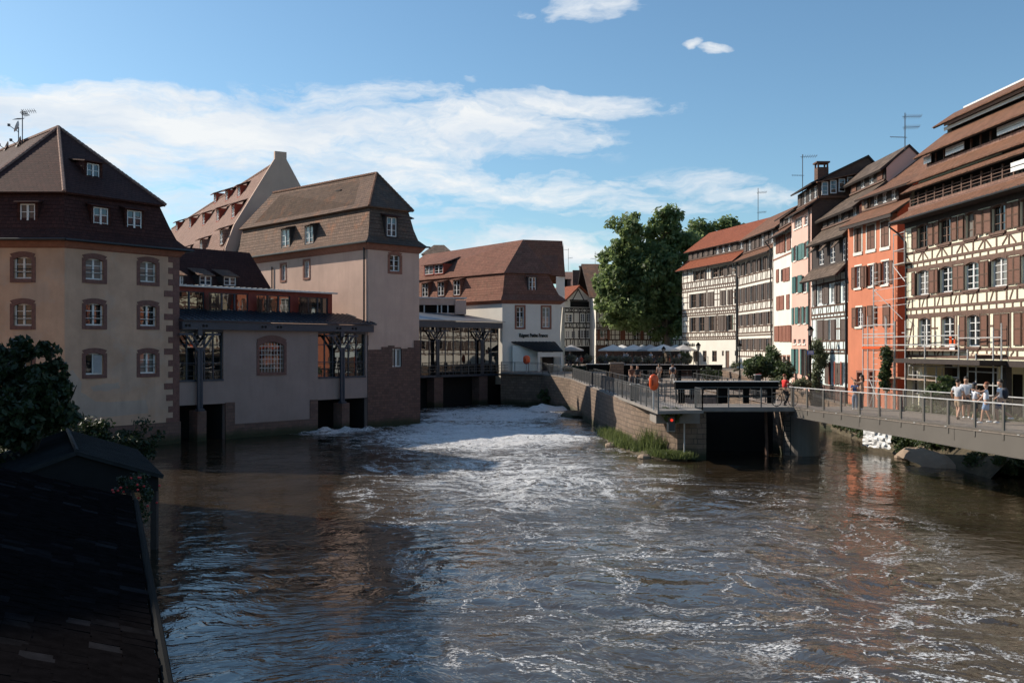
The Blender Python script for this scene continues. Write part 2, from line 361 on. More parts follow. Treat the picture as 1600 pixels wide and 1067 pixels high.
# ------------------------------------------------------------------ facade parts
def panel(mb, W, s0, s1, z0, z1, ops, o=0, depth=.25, m=0):
    ops = [(max(a, s0), min(b, s1), max(c, z0), min(d, z1)) for a, b, c, d in ops]
    ops = [q for q in ops if q[1]-q[0] > .02 and q[3]-q[2] > .02]
    S = sorted({round(v, 4) for q in ops for v in q[:2]} | {s0, s1}); Z = sorted({round(v, 4) for q in ops for v in q[2:]} | {z0, z1})
    for i in range(len(S)-1):
        cs_ = (S[i]+S[i+1])/2; run = None
        for j in range(len(Z)-1):
            cz = (Z[j]+Z[j+1])/2; hole = any(a < cs_ < b and c < cz < d for a, b, c, d in ops)
            if not hole:
                if run is None: run = Z[j]
            if (hole or j == len(Z)-2) and run is not None:
                top = Z[j] if hole else Z[j+1]
                mb.poly([W.P(S[i], run, o), W.P(S[i+1], run, o), W.P(S[i+1], top, o), W.P(S[i], top, o)], m); run = None
    for a, b, c, d in ops:
        i_ = o-depth
        mb.poly([W.P(a, c, o), W.P(a, d, o), W.P(a, d, i_), W.P(a, c, i_)], m); mb.poly([W.P(b, d, o), W.P(b, c, o), W.P(b, c, i_), W.P(b, d, i_)], m)
        mb.poly([W.P(a, c, o), W.P(a, c, i_), W.P(b, c, i_), W.P(b, c, o)], m); mb.poly([W.P(a, d, i_), W.P(a, d, o), W.P(b, d, o), W.P(b, d, i_)], m)

WR = random.Random(5)
def window(root, W, op, o=0, rec=.18, fm='wframe', gm='glass', leaves=2, rows=3, bar=.035, fr=.07, sill=None, name='window', rail=False, tilt=0):
    a, b, c, d = op; mb = MB(); i = o-rec
    if gm == 'glass' and WR.random() < .3: gm = 'glassc'
    mb.wb(W, a, a+fr, c, d, i-.03, i+.04); mb.wb(W, b-fr, b, c, d, i-.03, i+.04)
    mb.wb(W, a+fr, b-fr, d-fr, d, i-.03, i+.04); mb.wb(W, a+fr, b-fr, c, c+fr*1.2, i-.03, i+.04)
    wid = (b-a-2*fr)
    for k in range(1, leaves):
        x = a+fr+wid*k/leaves; mb.wb(W, x-.055, x+.055, c+fr, d-fr, i-.03, i+.05)
    for k in range(1, rows):
        z = c+(d-c)*k/rows; mb.wb(W, a+fr, b-fr, z-bar/2, z+bar/2, i-.02, i+.03)
    wo = mb.build(name, M[fm], root)
    p = MB(); p.poly([W.P(a, c, i-.01), W.P(b, c, i-.01-tilt), W.P(b, d, i-.01-tilt), W.P(a, d, i-.01)]); p.build('pane', M[gm], wo)
    if sill:
        q = MB(); q.wb(W, a-.06, b+.06, c-.09, c, o-.1, o+.09); q.build('sill', M[sill], wo)
    if rail:
        q = MB()
        for zz in (c+.35, c+.55): q.wb(W, a, b, zz, zz+.03, o-.03, o)
        q.build('guard_rail', M['darkmetal'], wo)
    return wo
def surround(root, W, op, o=0, t=.2, proud=.03, mat='quoin', arch=.14, name='stone_surround'):
    a, b, c, d = op; mb = MB(); e = .003
    mb.wb(W, a-t, a, c-t, d, o-.02, o+proud); mb.wb(W, b, b+t, c-t, d, o-.02, o+proud); mb.wb(W, a, b, c-t, c, o-.02, o+proud+.03)
    # arched lintel: covers the top of the opening with a segment curve
    N = 8; out_ = []; inn = []
    for k in range(N+1):
        u = k/N; x = a-t+(b-a+2*t)*u; out_.append((x, d+t*.75+arch*(1-(2*u-1)**2)))
    for k in range(N+1):
        u = 1-k/N; x = a+(b-a)*u; inn.append((x, d-arch*.9*(2*u-1)**2))
    for k in range(N):
        u0 = k/N; u1 = (k+1)/N
        A0 = out_[k]; A1 = out_[k+1]; B1 = inn[N-k-1]; B0 = inn[N-k]
        mb.hexa([W.P(x, z, o-.24) for x, z in (A0, A1, B1, B0)], [W.P(x, z, o+proud+e) for x, z in (A0, A1, B1, B0)])
    return mb.build(name, M[mat], root)
def shutter(root, W, s0, s1, z0, z1, o=0, mat='shut_b', fm=None, name='shutter'):
    mb = MB(); fm = fm or mat
    mb.wb(W, s0+.015, s1-.015, z0, z1, o+.02, o+.055, 0)
    for x in (s0+.015, s1-.075): mb.wb(W, x, x+.06, z0, z1, o+.056, o+.07, 1)
    for z in (z0, (z0+z1)/2-.03, z1-.07): mb.wb(W, s0+.076, s1-.076, z, z+.07, o+.056, o+.068, 1)
    if W.L < 30:
        sw = WR.choice((0, 0, .03, .06, .12))*WR.choice((-1, 1)); sm_ = (s0+s1)/2
        if s1-s0 < .9:
            nv = []
            for v in mb.v: s_ = (Vector(v[:2])-W.p0).dot(W.d); f = abs(sw)*((s_-s0)/(s1-s0) if sw > 0 else (s1-s_)/(s1-s0)); nv.append((v[0]+W.n.x*f, v[1]+W.n.y*f, v[2]))
            mb.v = nv
    return mb.build(name, [M[mat], M[fm]], root)
def dormer(root, W, s0, s1, zb, zt, o, back, hood=.35, rise=.25, drop=0, side='darkroof', top='darkroof', fm='wframe', gm='dglass', fr=.16, leaves=2, rows=3, box=True):
    """window box standing out of a roof: front at offset o, body running back; shed hood on top"""
    mb = MB()
    mb.wb(W, s0, s0+fr, zb, zt, o-back, o, 0); mb.wb(W, s1-fr, s1, zb, zt, o-back, o, 0)
    mb.wb(W, s0+fr, s1-fr, zb-.06, zb+.06, o-back, o+.05, 0); mb.wb(W, s0+fr, s1-fr, zt-fr*.6, zt, o-back, o, 0)
    mb.slab([W.P(s0-.12, zt-drop, o+hood), W.P(s1+.12, zt-drop, o+hood), W.P(s1+.12, zt+rise, o-back), W.P(s0-.12, zt+rise, o-back)], .07, 1)
    D = mb.build('dormer', [M[side], M[top]], root)
    window(D, W, (s0+fr, s1-fr, zb+.06, zt-fr*.6), o, .06, fm, gm, leaves, rows, fr=.06)
    return D
def downpipe(root, W, s, z0, z1, o=.1, r=.06, mat='darkmetal'):
    mb = MB(); mb.tube(W.P(s, z0, o), W.P(s, z1, o), r); return mb.build('downpipe', M[mat], root)
def inset(poly, d):
    """offset a counter-clockwise-or-clockwise convex polygon inwards by d (negative: outwards)"""
    n_ = len(poly); ar = sum(poly[i][0]*poly[(i+1) % n_][1]-poly[(i+1) % n_][0]*poly[i][1] for i in range(n_)); sg = 1 if ar > 0 else -1
    L = []
    for i in range(n_):
        a = Vector(poly[i]); b = Vector(poly[(i+1) % n_]); e = (b-a).normalized(); nn = Vector((-e.y, e.x))*sg; L.append((a+nn*d, e))
    res = []
    for i in range(n_):
        p, e = L[i-1]; q, f = L[i]; den = e.x*f.y-e.y*f.x
        t = ((q.x-p.x)*f.y-(q.y-p.y)*f.x)/den; res.append((p.x+e.x*t, p.y+e.y*t))
    return res
def ring(mb, pa, za, pb, zb, m=0):
    for i in range(len(pa)):
        j = (i+1) % len(pa); mb.poly([(*pa[i], za), (*pa[j], za), (*pb[j], zb), (*pb[i], zb)], m)
def body(root, poly, z0, z1, mat, skip=(), name='wall'):
    mb = MB()
    for i in range(len(poly)):
        if i in skip: continue
        a = poly[i]; b = poly[(i+1) % len(poly)]; mb.poly([(*a, z0), (*b, z0), (*b, z1), (*a, z1)])
    return mb.build(name, M[mat], root)

# ------------------------------------------------------------------ setting: ground, water
def zq(Y):      # height of the right quay
    return 1.95 if Y < 66 else 1.95+(Y-66)*.055 if Y < 100 else 3.82
mb = MB(); mb.box(-900, 900, -300, 3500, -3, -1.6); tag(mb.build('river_bed', M['soil']), kind='structure')
mb = MB()
mb.poly([(-1500, 135, 3.7), (1500, 135, 3.7), (1500, 3500, 3.7), (-1500, 3500, 3.7)])
mb.poly([(21, 109, 3.78), (80, 109, 3.78), (80, 135.5, 3.7), (21, 135.5, 3.7)])
tag(mb.build('far_ground', M['soil']), kind='structure')
mb = MB(); ys = [30, 40, 50, 58, 66, 74, 82, 90, 100, 109.5]
xb = [27, 24.2, 23.4, 23.0, 23.0, 22.8, 22.3, 22.0, 21.5, 20.5]
for i in range(len(ys)-1):
    mb.poly([(xb[i], ys[i], zq(ys[i])), (90, ys[i], zq(ys[i])), (90, ys[i+1], zq(ys[i+1])), (xb[i+1], ys[i+1], zq(ys[i+1]))], 0)
    mb.poly([(xb[i], ys[i], -1), (xb[i], ys[i], zq(ys[i])), (xb[i+1], ys[i+1], zq(ys[i+1])), (xb[i+1], ys[i+1], -1)], 1)
tag(mb.build('right_quay', [M['paving'], M['quay']]), kind='structure')

def island_z(Y): return 2.75 if Y < 66 else 2.75+(Y-66)*.0085 if Y < 92 else 2.97+(Y-92)*.055
IW = [(9.9, 51.4), (8.9, 51.7), (8.0, 53.6), (7.2, 58), (6.65, 66), (6.2, 77), (5.6, 92), (3.0, 99), (-1.2, 101.2), (-1.15, 104.2)]
IZ = [2.62, 2.62, 2.66, 2.7, 2.75, 2.85, 2.97, 3.3, 3.4, 3.4]
mb = MB()
for i in range(len(IW)-1):
    a, b = IW[i], IW[i+1]
    mb.poly([(*a, -1), (*b, -1), (*b, IZ[i+1]), (*a, IZ[i])], 1)
    # coping
    A, B = Vector(a), Vector(b); e = (B-A).normalized(); nn = Vector((-e.y, e.x))
top = [(*p, z) for p, z in zip(IW, IZ)]
for i in range(len(top)-1):
    x2 = 10.4
    a, b = top[i], top[i+1]
    if i < 8: mb.poly([a, (x2, max(a[1], 51.4), a[2]), (x2, b[1], b[2]), b], 0)
mb.poly([(-1.2, 101.2, 3.4), (10.4, 101.2, 3.4), (10.4, 112, 3.6), (-1.2, 112, 3.6)], 0)
tag(mb.build('lock_island', [M['paving'], M['quay']]), kind='structure')
mb = MB()   # lock chamber side walls and the strip right of it
mb.box(9.9, 10.4, 51.4, 84, -1, 2.6, 1)
mb.box(15.2, 17.2, 54.0, 84, -1, 2.6, 1); mb.poly([(15.2, 54.2, 2.66), (17.2, 54.2, 2.66), (17.2, 84, 2.66), (15.2, 84, 2.66)], 0)
mb.box(10.4, 22.8, 84, 104.5, -1, 2.9, 0); mb.box(10.4, 15.2, 70, 84, -1, 2.55, 0)
tag(mb.build('lock_wall', [M['paving'], M['quay']]), kind='structure')
mb = MB()   # back quay with its stone face
mb.box(5.8, 21.4, 104.5, 136, -1, 3.76, 1); mb.poly([(5.8, 104.5, 3.79), (21.4, 104.5, 3.79), (21.4, 136, 3.79), (5.8, 136, 3.79)], 0)
mb.box(5.6, 21.6, 104.2, 104.5, 3.5, 3.95, 1)
tag(mb.build('back_quay', [M['paving'], M['rubble']]), kind='structure')

# water: graded grid with real ripples
Ys = [1.5]
while Ys[-1] < 150: Ys.append(Ys[-1]+max(.10, Ys[-1]*.0062))
NX = 300
def foam_density(x, y):
    d = 0
    for cx, cy, rx, ry, a in ((-2, 66, 10, 15, 1.25), (-1.5, 86, 9, 15, 1.25), (.5, 46, 8.5, 18, .92), (4.0, 31, 8, 14, .62), (4.5, 17, 8.5, 11, .55), (8, 24, 6.5, 10, .42), (3, 10, 6, 7, .5), (10, 34, 5, 9, .3),
                              (-12.5, 68.5, 4.5, 2.6, 1.25), (3.6, 93.5, 2.6, 3.0, 1.9), (-6, 72, 4, 6, 1.2), (-4, 80, 6, 5, 1.15)):
        q = ((x-cx)/rx)**2+((y-cy)/ry)**2
        if q < 1: d = max(d, a*(1-q)**.6)
    return d
vs = []; att = []
for Y in Ys:
    hw = max(14, Y*.60)+6
    for i in range(NX+1):
        x = -hw+2*hw*i/NX
        d = foam_density(x, Y); turb = .35+1.3*min(1, d)
        p = Vector((x*.42, Y*.30, 0))
        wv_ = noise.noise(p)*.075+noise.noise(Vector((x*1.1+5*noise.noise(p), Y*.9, 3)))*.045+noise.noise(Vector((x*2.0+3*noise.noise(p), Y*2.2, 7)))*.026+(noise.noise(Vector((x*4.4, Y*5.0, 9)))*.013 if Y < 60 else 0)
        h = wv_*turb
        for cx, cy, rx, ry, a in ((-12.3, 68.6, 4.5, 1.7, .38), (3.6, 93.8, 2.3, 1.8, .55), (-4, 76, 7, 3, .18), (-2, 88, 7, 3, .2), (-1, 64, 8, 2.2, .10)):
            q = ((x-cx)/rx)**2+((Y-cy)/ry)**2
            if q < 1: h += a*(1-q)*(.6+.9*noise.noise(Vector((x*1.3, Y*1.3, 1))))
        vs.append((x, Y, h)); att.append(d)
fs = []
for j in range(len(Ys)-1):
    for i in range(NX): a = j*(NX+1)+i; fs.append((a, a+1, a+NX+2, a+NX+1))
me = bpy.data.meshes.new('river'); me.from_pydata(vs, [], fs)
at_ = me.attributes.new('foam', 'FLOAT', 'POINT'); at_.data.foreach_set('value', att)
me.polygons.foreach_set('use_smooth', [True]*len(fs)); river = bpy.data.objects.new('river', me); C.objects.link(river); tag(river, kind='structure')
m, t, b, o = newmat('river_water'); p = pos(t)
at_n = t.node('ShaderNodeAttribute', attribute_name='foam').outputs['Fac']
w1 = t.node('ShaderNodeVectorMath', operation='SCALE', i_0=t.node('ShaderNodeVectorMath', operation='SUBTRACT', i_0=t.noise(p, .13, 2, .5, 0, 1), i_1=(.5, .5, .5)).outputs[0]); w1.inputs['Scale'].default_value = 9
w2 = t.node('ShaderNodeVectorMath', operation='SCALE', i_0=t.node('ShaderNodeVectorMath', operation='SUBTRACT', i_0=t.noise(p, .6, 3, .6, 0, 1), i_1=(.5, .5, .5)).outputs[0]); w2.inputs['Scale'].default_value = 1.8
q = t.node('ShaderNodeVectorMath', operation='ADD', i_0=t.node('ShaderNodeVectorMath', operation='ADD', i_0=p, i_1=w1.outputs[0]).outputs[0], i_1=w2.outputs[0]).outputs[0]
q = t.mapping(q, (1, 1, .0))
def ridge(scale, wd, det=2):
    x = t.math('ABSOLUTE', t.math('SUBTRACT', t.noise(t.mapping(q, (.75, 1.15, 0)), scale, det, .55), .5)); return t.ramp(x, [(0.0, 1.0), (wd, 0.0)])
r1 = ridge(.30, .045, 3); r2 = ridge(.85, .05, 3)
sp = t.ramp(t.noise(q, 3.4, 6, .72), [(.36, 0.0), (.68, 1.0)]); sp2 = t.ramp(t.noise(q, 9.0, 3, .7), [(.42, 0.0), (.66, 1.0)])
r3 = ridge(2.1, .06, 3)
val = t.math('ADD', t.math('ADD', t.math('MULTIPLY', r1, .30), t.math('MULTIPLY', r2, .30)), t.math('MULTIPLY', r3, .28))
val = t.math('ADD', val, t.math('MULTIPLY', sp, .42)); val = t.math('ADD', val, t.math('MULTIPLY', sp2, .26))
val = t.math('ADD', val, at_n)
foam = t.ramp(t.math('SUBTRACT', val, 1.0), [(.16, 0.0), (.34, .4), (.60, 1.0)])
hi = t.ramp(at_n, [(.52, 0.0), (.92, 1.0)])
c1 = ridge(.20, .05, 3); c2 = ridge(.45, .035, 3)
clus = t.math('ADD', t.math('MULTIPLY', t.math('MAXIMUM', c1, c2), .90), t.math('MULTIPLY', at_n, .30))
dots = t.noise(t.mapping(p, (1, 1.5, 0)), 8.5, 4, .75)
low = t.ramp(t.math('ADD', t.math('MULTIPLY', clus, .30), dots), [(.765, 0.0), (.83, 1.0)])
low = t.math('MULTIPLY', low, t.math('MULTIPLY', t.ramp(at_n, [(.03, 0.0), (.25, 1.0)]), t.ramp(t.noise(p, .21, 2, .6), [(.38, .2), (.56, 1.0)])))
foam = t.math('ADD', t.math('MULTIPLY', foam, hi), t.math('MULTIPLY', low, t.math('SUBTRACT', 1.0, t.math('MULTIPLY', hi, .6))), clamp=True)
foam = t.math('MULTIPLY', foam, t.ramp(t.noise(q, 14, 3, .7), [(.34, .35), (.56, 1.0)]))
murk = t.mix(t.ramp(t.noise(q, .35, 3, .6), [(.3, 0.0), (.7, 1.0)]), (.022, .016, .009), (.046, .032, .019))
murk = t.mix(t.math('MULTIPLY', at_n, .38, clamp=True), murk, (.17, .150, .125))
t.set(b.inputs['Base Color'], t.mix(foam, murk, (.88, .87, .86)))
t.set(b.inputs['Roughness'], t.math('ADD', t.math('MULTIPLY', foam, .6), .035)); b.inputs['IOR'].default_value = 1.45
hh = t.math('ADD', t.math('MULTIPLY', t.noise(t.mapping(q, (.8, 1.5, 0)), 1.5, 3, .5), 1.0), t.math('MULTIPLY', t.noise(t.mapping(q, (1, 1.5, 0)), 5.5, 2, .5), .22))
hh = t.math('ADD', hh, t.math('MULTIPLY', foam, .25))
bn = t.node('ShaderNodeBump', i_Strength=t.math('ADD', t.math('MULTIPLY', at_n, .6), .24, clamp=True), i_Distance=.11, i_Height=hh); t.l.new(bn.outputs[0], b.inputs['Normal'])
me.materials.append(m)

# ================================================================== LEFT BANK
# ---- ochre hotel building with mansard roof
B1p = [(-31.2, 54.5), (-25.4, 54.5), (-21.0, 60.5), (-34.1, 74.2), (-44.3, 68.2)]
b1 = thing('townhouse', 'ochre plastered riverside building with dark red mansard roof, leftmost in the photo', 'building', (-31, 60, 0))
W1a = Wall(B1p[0], B1p[1]); W1b = Wall(B1p[1], B1p[2]); W1c = Wall(B1p[2], B1p[3])
opsA = []; opsB = []
mb = MB()
k_ = .22
for (y0, y1) in ((394, 441.5), (467, 515), (544.5, 588)):
    s0, s1, z0, z1 = W1a.box(15.7, 55.7, y0, y1); opsA.append((s0+k_, s1-k_, z0+k_, z1-k_-.05))
    s0, s1, _, _ = W1a.box(-95, -55, y0, y1); opsA.append((s0+k_, s1-k_, z0+k_, z1-k_-.05))
for (x0, x1, ys_) in ((128, 167, ((397, 443), (467, 514.5), (544.5, 591))), (213.6, 249, ((402, 446.6), (470, 515), (544.5, 589)))):
    for y0, y1 in ys_:
        s0, s1, z0, z1 = W1b.box(x0, x1, y0, y1); opsB.append((s0+k_, s1-k_, z0+k_, z1-k_-.05))
panel(mb, W1a, -.0, W1a.L, -.5, 12.1, opsA); panel(mb, W1b, 0, W1b.L, -.5, 12.1, opsB)
for i in (2, 3, 4): a, c_ = B1p[i], B1p[(i+1) % 5]; mb.poly([(*a, -.5), (*c_, -.5), (*c_, 12.1), (*a, 12.1)])
mb.build('wall', M['ochre'], b1)
for W_, ops in ((W1a, opsA), (W1b, opsB)):
    for i, op in enumerate(ops):
        surround(b1, W_, op, 0, .22)
        if W_ is W1b and i == 2:
            wo = window(b1, W_, op, 0, .2, leaves=2, rows=1); 
            sh = shutter(wo, W_, (op[0]+op[1])/2, op[1]-.07, op[2]+.08, op[3]-.1, -.16, 'shut_w'); sh['label'] = 'pale closed slatted shutter'
        else: window(b1, W_, op, 0, .2, leaves=2, rows=3, rail=True, tilt=.11 if W_ is W1b and i in (1, 4, 5) else 0)
mb = MB()   # quoins on the river corner
zz = .9; i = 0
while zz < 11.6:
    h = .38 if i % 2 else .34; L_ = random.choice((.75, .9, 1.05)) if i % 2 else .42
    mb.wb(W1b, W1b.L-L_, W1b.L+.03, zz, zz+h, -.05, .035); mb.wb(W1c, -.03+.03, L_*.7, zz, zz+h, -.05, .035); zz += h; i += 1
mb.build('quoins', M['quoin'], b1)
def patch(pts, nm='plaster_patch', c=(.44, .34, .28)):
    pp = [(W1b.s(x), W1b.z(x, y)) for x, y in pts]; q = MB(); res = []
    for (s0, z0), (s1, z1) in zip(pp, pp[1:]+pp[:1]):
        for k in range(4): u = k/4; res.append((s0+(s1-s0)*u+random.uniform(-.06, .06), z0+(z1-z0)*u+random.uniform(-.05, .05)))
    q.poly([W1b.P(s, z, .004) for s, z in res]); q.build(nm, MATS.get('repair_plaster') or plaster('repair_plaster', c, .15, .3), b1)
patch([(104, 585), (112, 578), (126, 592), (128, 612), (150, 628), (229, 626), (232, 646), (160, 652), (103, 652)]); patch([(142, 603), (160, 600), (185, 598), (188, 605), (165, 612), (146, 610)])
mb = MB(); mb.wb(W1b, -.3, W1b.L+.08, -.5, 1.35, -.1, .10); mb.wb(W1a, 0, W1a.L, -.5, 1.3, -.1, .08); mb.wb(W1c, 0, 12, -.5, 1.35, -.1, .1); mb.build('stone_plinth', M['stone'], b1)
mb = MB(); o1 = inset(B1p, -.12); o2 = inset(B1p, -.38); ring(mb, B1p, 11.65, o1, 11.72); ring(mb, o1, 11.72, o2, 12.08); mb.build('cornice', M['cornice'], b1)
mb = MB(); ea = inset(B1p, -.62); eb = inset(B1p, .10); ec = inset(B1p, .45); ed = inset(B1p, .95)
ring(mb, ea, 12.05, eb, 12.75); ring(mb, eb, 12.75, ec, 13.6); ring(mb, ec, 13.6, ed, 15.0); ring(mb, inset(B1p, -.1), 12.0, ea, 12.05)
R1 = (-29.3, 62.0, 20.2); R2 = (-38.4, 70.8, 20.2); ee = inset(B1p, .62); E = [(*q_, 14.95) for q_ in ee]
ring(mb, inset(B1p, 1.0), 14.9, ee, 14.92)
mb.slab([E[0], E[1], R1], .12); mb.slab([E[1], E[2], R1], .12); mb.slab([E[2], E[3], R2, R1], .12); mb.slab([E[4], E[0], R1, R2], .12); mb.slab([E[3], E[4], R2], .12)
mb.build('roof', M['darkroof'], b1)
mb = MB()
for p_, q_ in ((E[1], R1), (E[0], R1), (E[2], R1), (R1, R2)):
    p_ = Vector(p_); q_ = Vector(q_); nseg = int((q_-p_).length/.34)
    for k in range(nseg): mb.tube(p_.lerp(q_, k/nseg)+Vector((0, 0, .03)), p_.lerp(q_, (k+.96)/nseg)+Vector((0, 0, .06)), .11, 6)
mb.build('ridge_tiles', M['pinktile'], b1)
mb = MB(); gp = inset(B1p, -.70)
for i in range(5): mb.tube((*gp[i], 12.08), (*gp[(i+1) % 5], 12.08), .07)
mb.build('gutter', M['darkmetal'], b1)
for W_, x0, x1, y0, y1 in ((W1a, 27, 59, 316, 358), (W1b, 142, 173, 322, 362), (W1b, 195, 225, 327, 365)):
    s0, s1, z0, z1 = W_.box(x0, x1, y0, y1, -.30); dormer(b1, W_, s0, s1, z0, z1, -.30, 1.2, .25, .35, 0, 'darkroof', 'darkroof', leaves=2, rows=3)
s0, s1, z0, z1 = W1b.box(131, 160, 253, 290, -2.6); dormer(b1, W1b, s0, s1, z0, z1, -2.6, 2.0, .3, .35, 0, 'darkroof', 'darkroof', fr=.2)
# dishes and aerial on its roof
def satdish(px, py, Y, r, label, az_, mat='dish'):
    c = at(px, py, Y); tt = thing('satellite_dish', label, 'satellite dish', c-Vector((0, 0, .9)))
    mb = MB(); mb.tube(c-Vector((0, 0, 1.3)), c, .035); mb.build('pole', M['antenna'], tt)
    d = Vector((math.sin(az_), -math.cos(az_), .35)).normalized(); u = d.orthogonal().normalized(); v = d.cross(u); mb = MB()
    K = 18; rows = []
    for j in range(4):
        rr = r*(j+1)/4; rows.append([c+d*(.18*(rr/r)**2*r*2)+(u*math.cos(2*math.pi*i/K)+v*math.sin(2*math.pi*i/K))*rr for i in range(K)])
    for i in range(K): mb.poly([c, rows[0][i], rows[0][(i+1) % K]])
    for j in range(3):
        for i in range(K): mb.poly([rows[j][i], rows[j+1][i], rows[j+1][(i+1) % K], rows[j][(i+1) % K]])
    mb.build('reflector', M[mat], tt, True)
    mb = MB(); f_ = c+d*r*1.5-Vector((0, 0, r*.3)); mb.tube(c-Vector((0, 0, r*.8)), f_, .025); mb.box(f_.x-.07, f_.x+.07, f_.y-.07, f_.y+.07, f_.z-.07, f_.z+.1); mb.build('receiver_arm', M['antenna'], tt)
satdish(32, 223, 66, .42, 'round brownish satellite dish on the roof, nearer the ridge peak of the two brown ones', -.9)
satdish(12.5, 230, 68.5, .40, 'round brownish satellite dish at the far left end of the roof ridge', -.9)
satdish(29, 199, 66.4, .42, 'pale satellite dish high on the aerial mast above the left roof', -1.2, 'dishw')
def aerial(base, h, label, arms, name='aerial'):
    tt = thing(name, label, 'aerial', base); base = Vector(base); mb = MB(); mb.tube(base, base+Vector((0, 0, h)), .035, 5); mb.build('mast', M['antenna'], tt)
    mb = MB()
    for z, L_, ang in arms:
        a = base+Vector((0, 0, z)); d = Vector((math.cos(ang), math.sin(ang), .06)); mb.tube(a-d*L_*.15, a+d*L_, .02, 4)
        for k in range(7):
            c = a+d*L_*(k/6.5); mb.tube(c+Vector((-d.y, d.x, 0))*.22-Vector((0, 0, .1)), c-Vector((-d.y, d.x, 0))*.22+Vector((0, 0, .1)), .014, 4)
    mb.build('antenna_arms', M['antenna'], tt); return tt
aerial(at(35, 245, 66), 3.2, 'tall thin television aerial on the leftmost roof', [(3.1, .9, .1), (2.6, .7, 2.8), (2.9, .5, -.4)])

# ---- pink-grey river building with blue steel eaves, between the ochre house and the tower house
Tp = Vector((-10.8, 72.0)); Up = Vector((-7.3, 75.5)); W6 = Wall((-21.0, 60.5), (-10.8, 72.0))
g6 = thing('riverside_hall', 'long mauve plastered hall over the water with blue steel eaves and glazed bays', 'building', (-16, 66, 0))
zc = 7.15
cul = [W6.box(278.5, 352, 632, 700), W6.box(496, 574, 623, 700)]
cul = [(a, b, -.5, d) for a, b, c, d in cul]
arch = W6.box(405, 443.5, 534, 581.5)
gl = [W6.box(278.5, 349, 526, 596), W6.box(497, 571, 526, 590.5)]; gl = [(max(.02, a), min(b, W6.L-.15), c, zc-.02) for a, b, c, d in gl]
mb = MB(); panel(mb, W6, 0, W6.L-.05, -.5, zc, cul+[arch]+gl, 0, .35)
ba = W6.P(0, 0, -8); bb = W6.P(W6.L, 0, -8)
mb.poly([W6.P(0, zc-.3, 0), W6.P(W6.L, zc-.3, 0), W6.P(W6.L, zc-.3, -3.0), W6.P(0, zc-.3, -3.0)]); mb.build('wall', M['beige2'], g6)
mb = MB()
s_a, s_b = W6.s(352), W6.s(366.5); s_c, s_d = W6.s(484), W6.s(496)
mb.wb(W6, s_a, s_b, -.5, 2.4, -.1, .06); mb.wb(W6, s_c, s_d, -.5, 2.3, -.1, .06); mb.wb(W6, s_b, s_c, -.5, .95, -.1, .06)
mb.build('stone_plinth', M['stone'], g6)
for x0, x1 in ((307, 321), (533, 544.5)):
    mb = MB(); mb.wb(W6, W6.s(x0), W6.s(x1), -.5, 1.95, -.9, .12); mb.build('pier', M['stone'], g6)
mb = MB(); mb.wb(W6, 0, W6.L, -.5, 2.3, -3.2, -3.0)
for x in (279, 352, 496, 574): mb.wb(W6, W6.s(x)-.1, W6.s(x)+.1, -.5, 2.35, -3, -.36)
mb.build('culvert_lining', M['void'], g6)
wo = window(g6, W6, arch, 0, .25, 'bframe', 'glass', 1, 1, fr=.1); surround(wo, W6, arch, 0, .2, .05, 'quoin', .3)
mb = MB()
for k in range(1, 8): x = arch[0]+(arch[1]-arch[0])*k/8; mb.wb(W6, x-.016, x+.016, arch[2], arch[3]-.05, -.08, -.05)
for k in range(1, 7): z = arch[2]+(arch[3]-arch[2])*k/7; mb.wb(W6, arch[0], arch[1], z-.016, z+.016, -.085, -.055)
mb.build('window_grille', M['galv'], wo)
for gi, (a, b, c, d) in enumerate(gl):
    mb = MB(); mb.wb(W6, a, b, c, c+.12, -.30, .06); mb.wb(W6, a, b, d-.14, d, -.3, .02)
    n_ = 5 if gi == 0 else 6
    for k in range(n_+1): x = a+(b-a)*k/n_; mb.wb(W6, max(a, x-.04), min(b, x+.04), c+.12, d-.14, -.26, -.18)
    for z in (c+1.15, d-.95): mb.wb(W6, a, b, z, z+.05, -.25, -.16)
    wo = mb.build('glazed_bay', M['bluemetal'], g6)
    mb = MB(); mb.poly([W6.P(a, c, -.23), W6.P(b, c, -.23), W6.P(b, d, -.23), W6.P(a, d, -.23)]); mb.build('pane', M['glass2'], wo)
    mb = MB()
    for z in (c+.35, c+.7, c+1.05): mb.wb(W6, a, b, z, z+.03, .0, .03)
    mb.build('guard_rail', M['darkmetal'], wo)
def ycolumn(root, W, s, z0, z1, o=.35, sp=1.45):
    mb = MB()
    for d in (-.12, .12): mb.wb(W, s+d-.06, s+d+.06, z0, z1-1.2, o-.07, o+.07)
    mb.wb(W, s-.06, s+.06, z0, z1-1.2, o-.03, o+.03)
    for sg in (-1, 1):
        mb.beam(W, s+sg*.12, z1-1.45, s+sg*1.0, z1-.35, .11, o-.06, o+.06); mb.beam(W, s+sg*.10, z1-1.0, s+sg*.62, z1-.3, .07, o-.05, o+.05); mb.wb(W, s+sg*.5, s+sg*sp, z1-.42, z1-.28, o-.055, o+.055) if sg > 0 else mb.wb(W, s-sp, s-.5, z1-.42, z1-.28, o-.055, o+.055)
    c = W.P(s, z1-.72, o)
    mb.wb(W, s-.16, s+.16, z1-.42, z1, o-.05, o+.05); mb.wb(W, s-.22, s+.22, z0-.15, z0, o-.2, o+.2)
    return mb.build('column', M['bluemetal'], root)
ycolumn(g6, W6, W6.s(309, .35)+.15, 2.1, zc+.05); ycolumn(g6, W6, W6.s(535, .35), 2.1, zc+.05)
mb = MB(); mb.wb(W6, .0, W6.L+.2, zc, zc+.5, -.3, .45, 0)
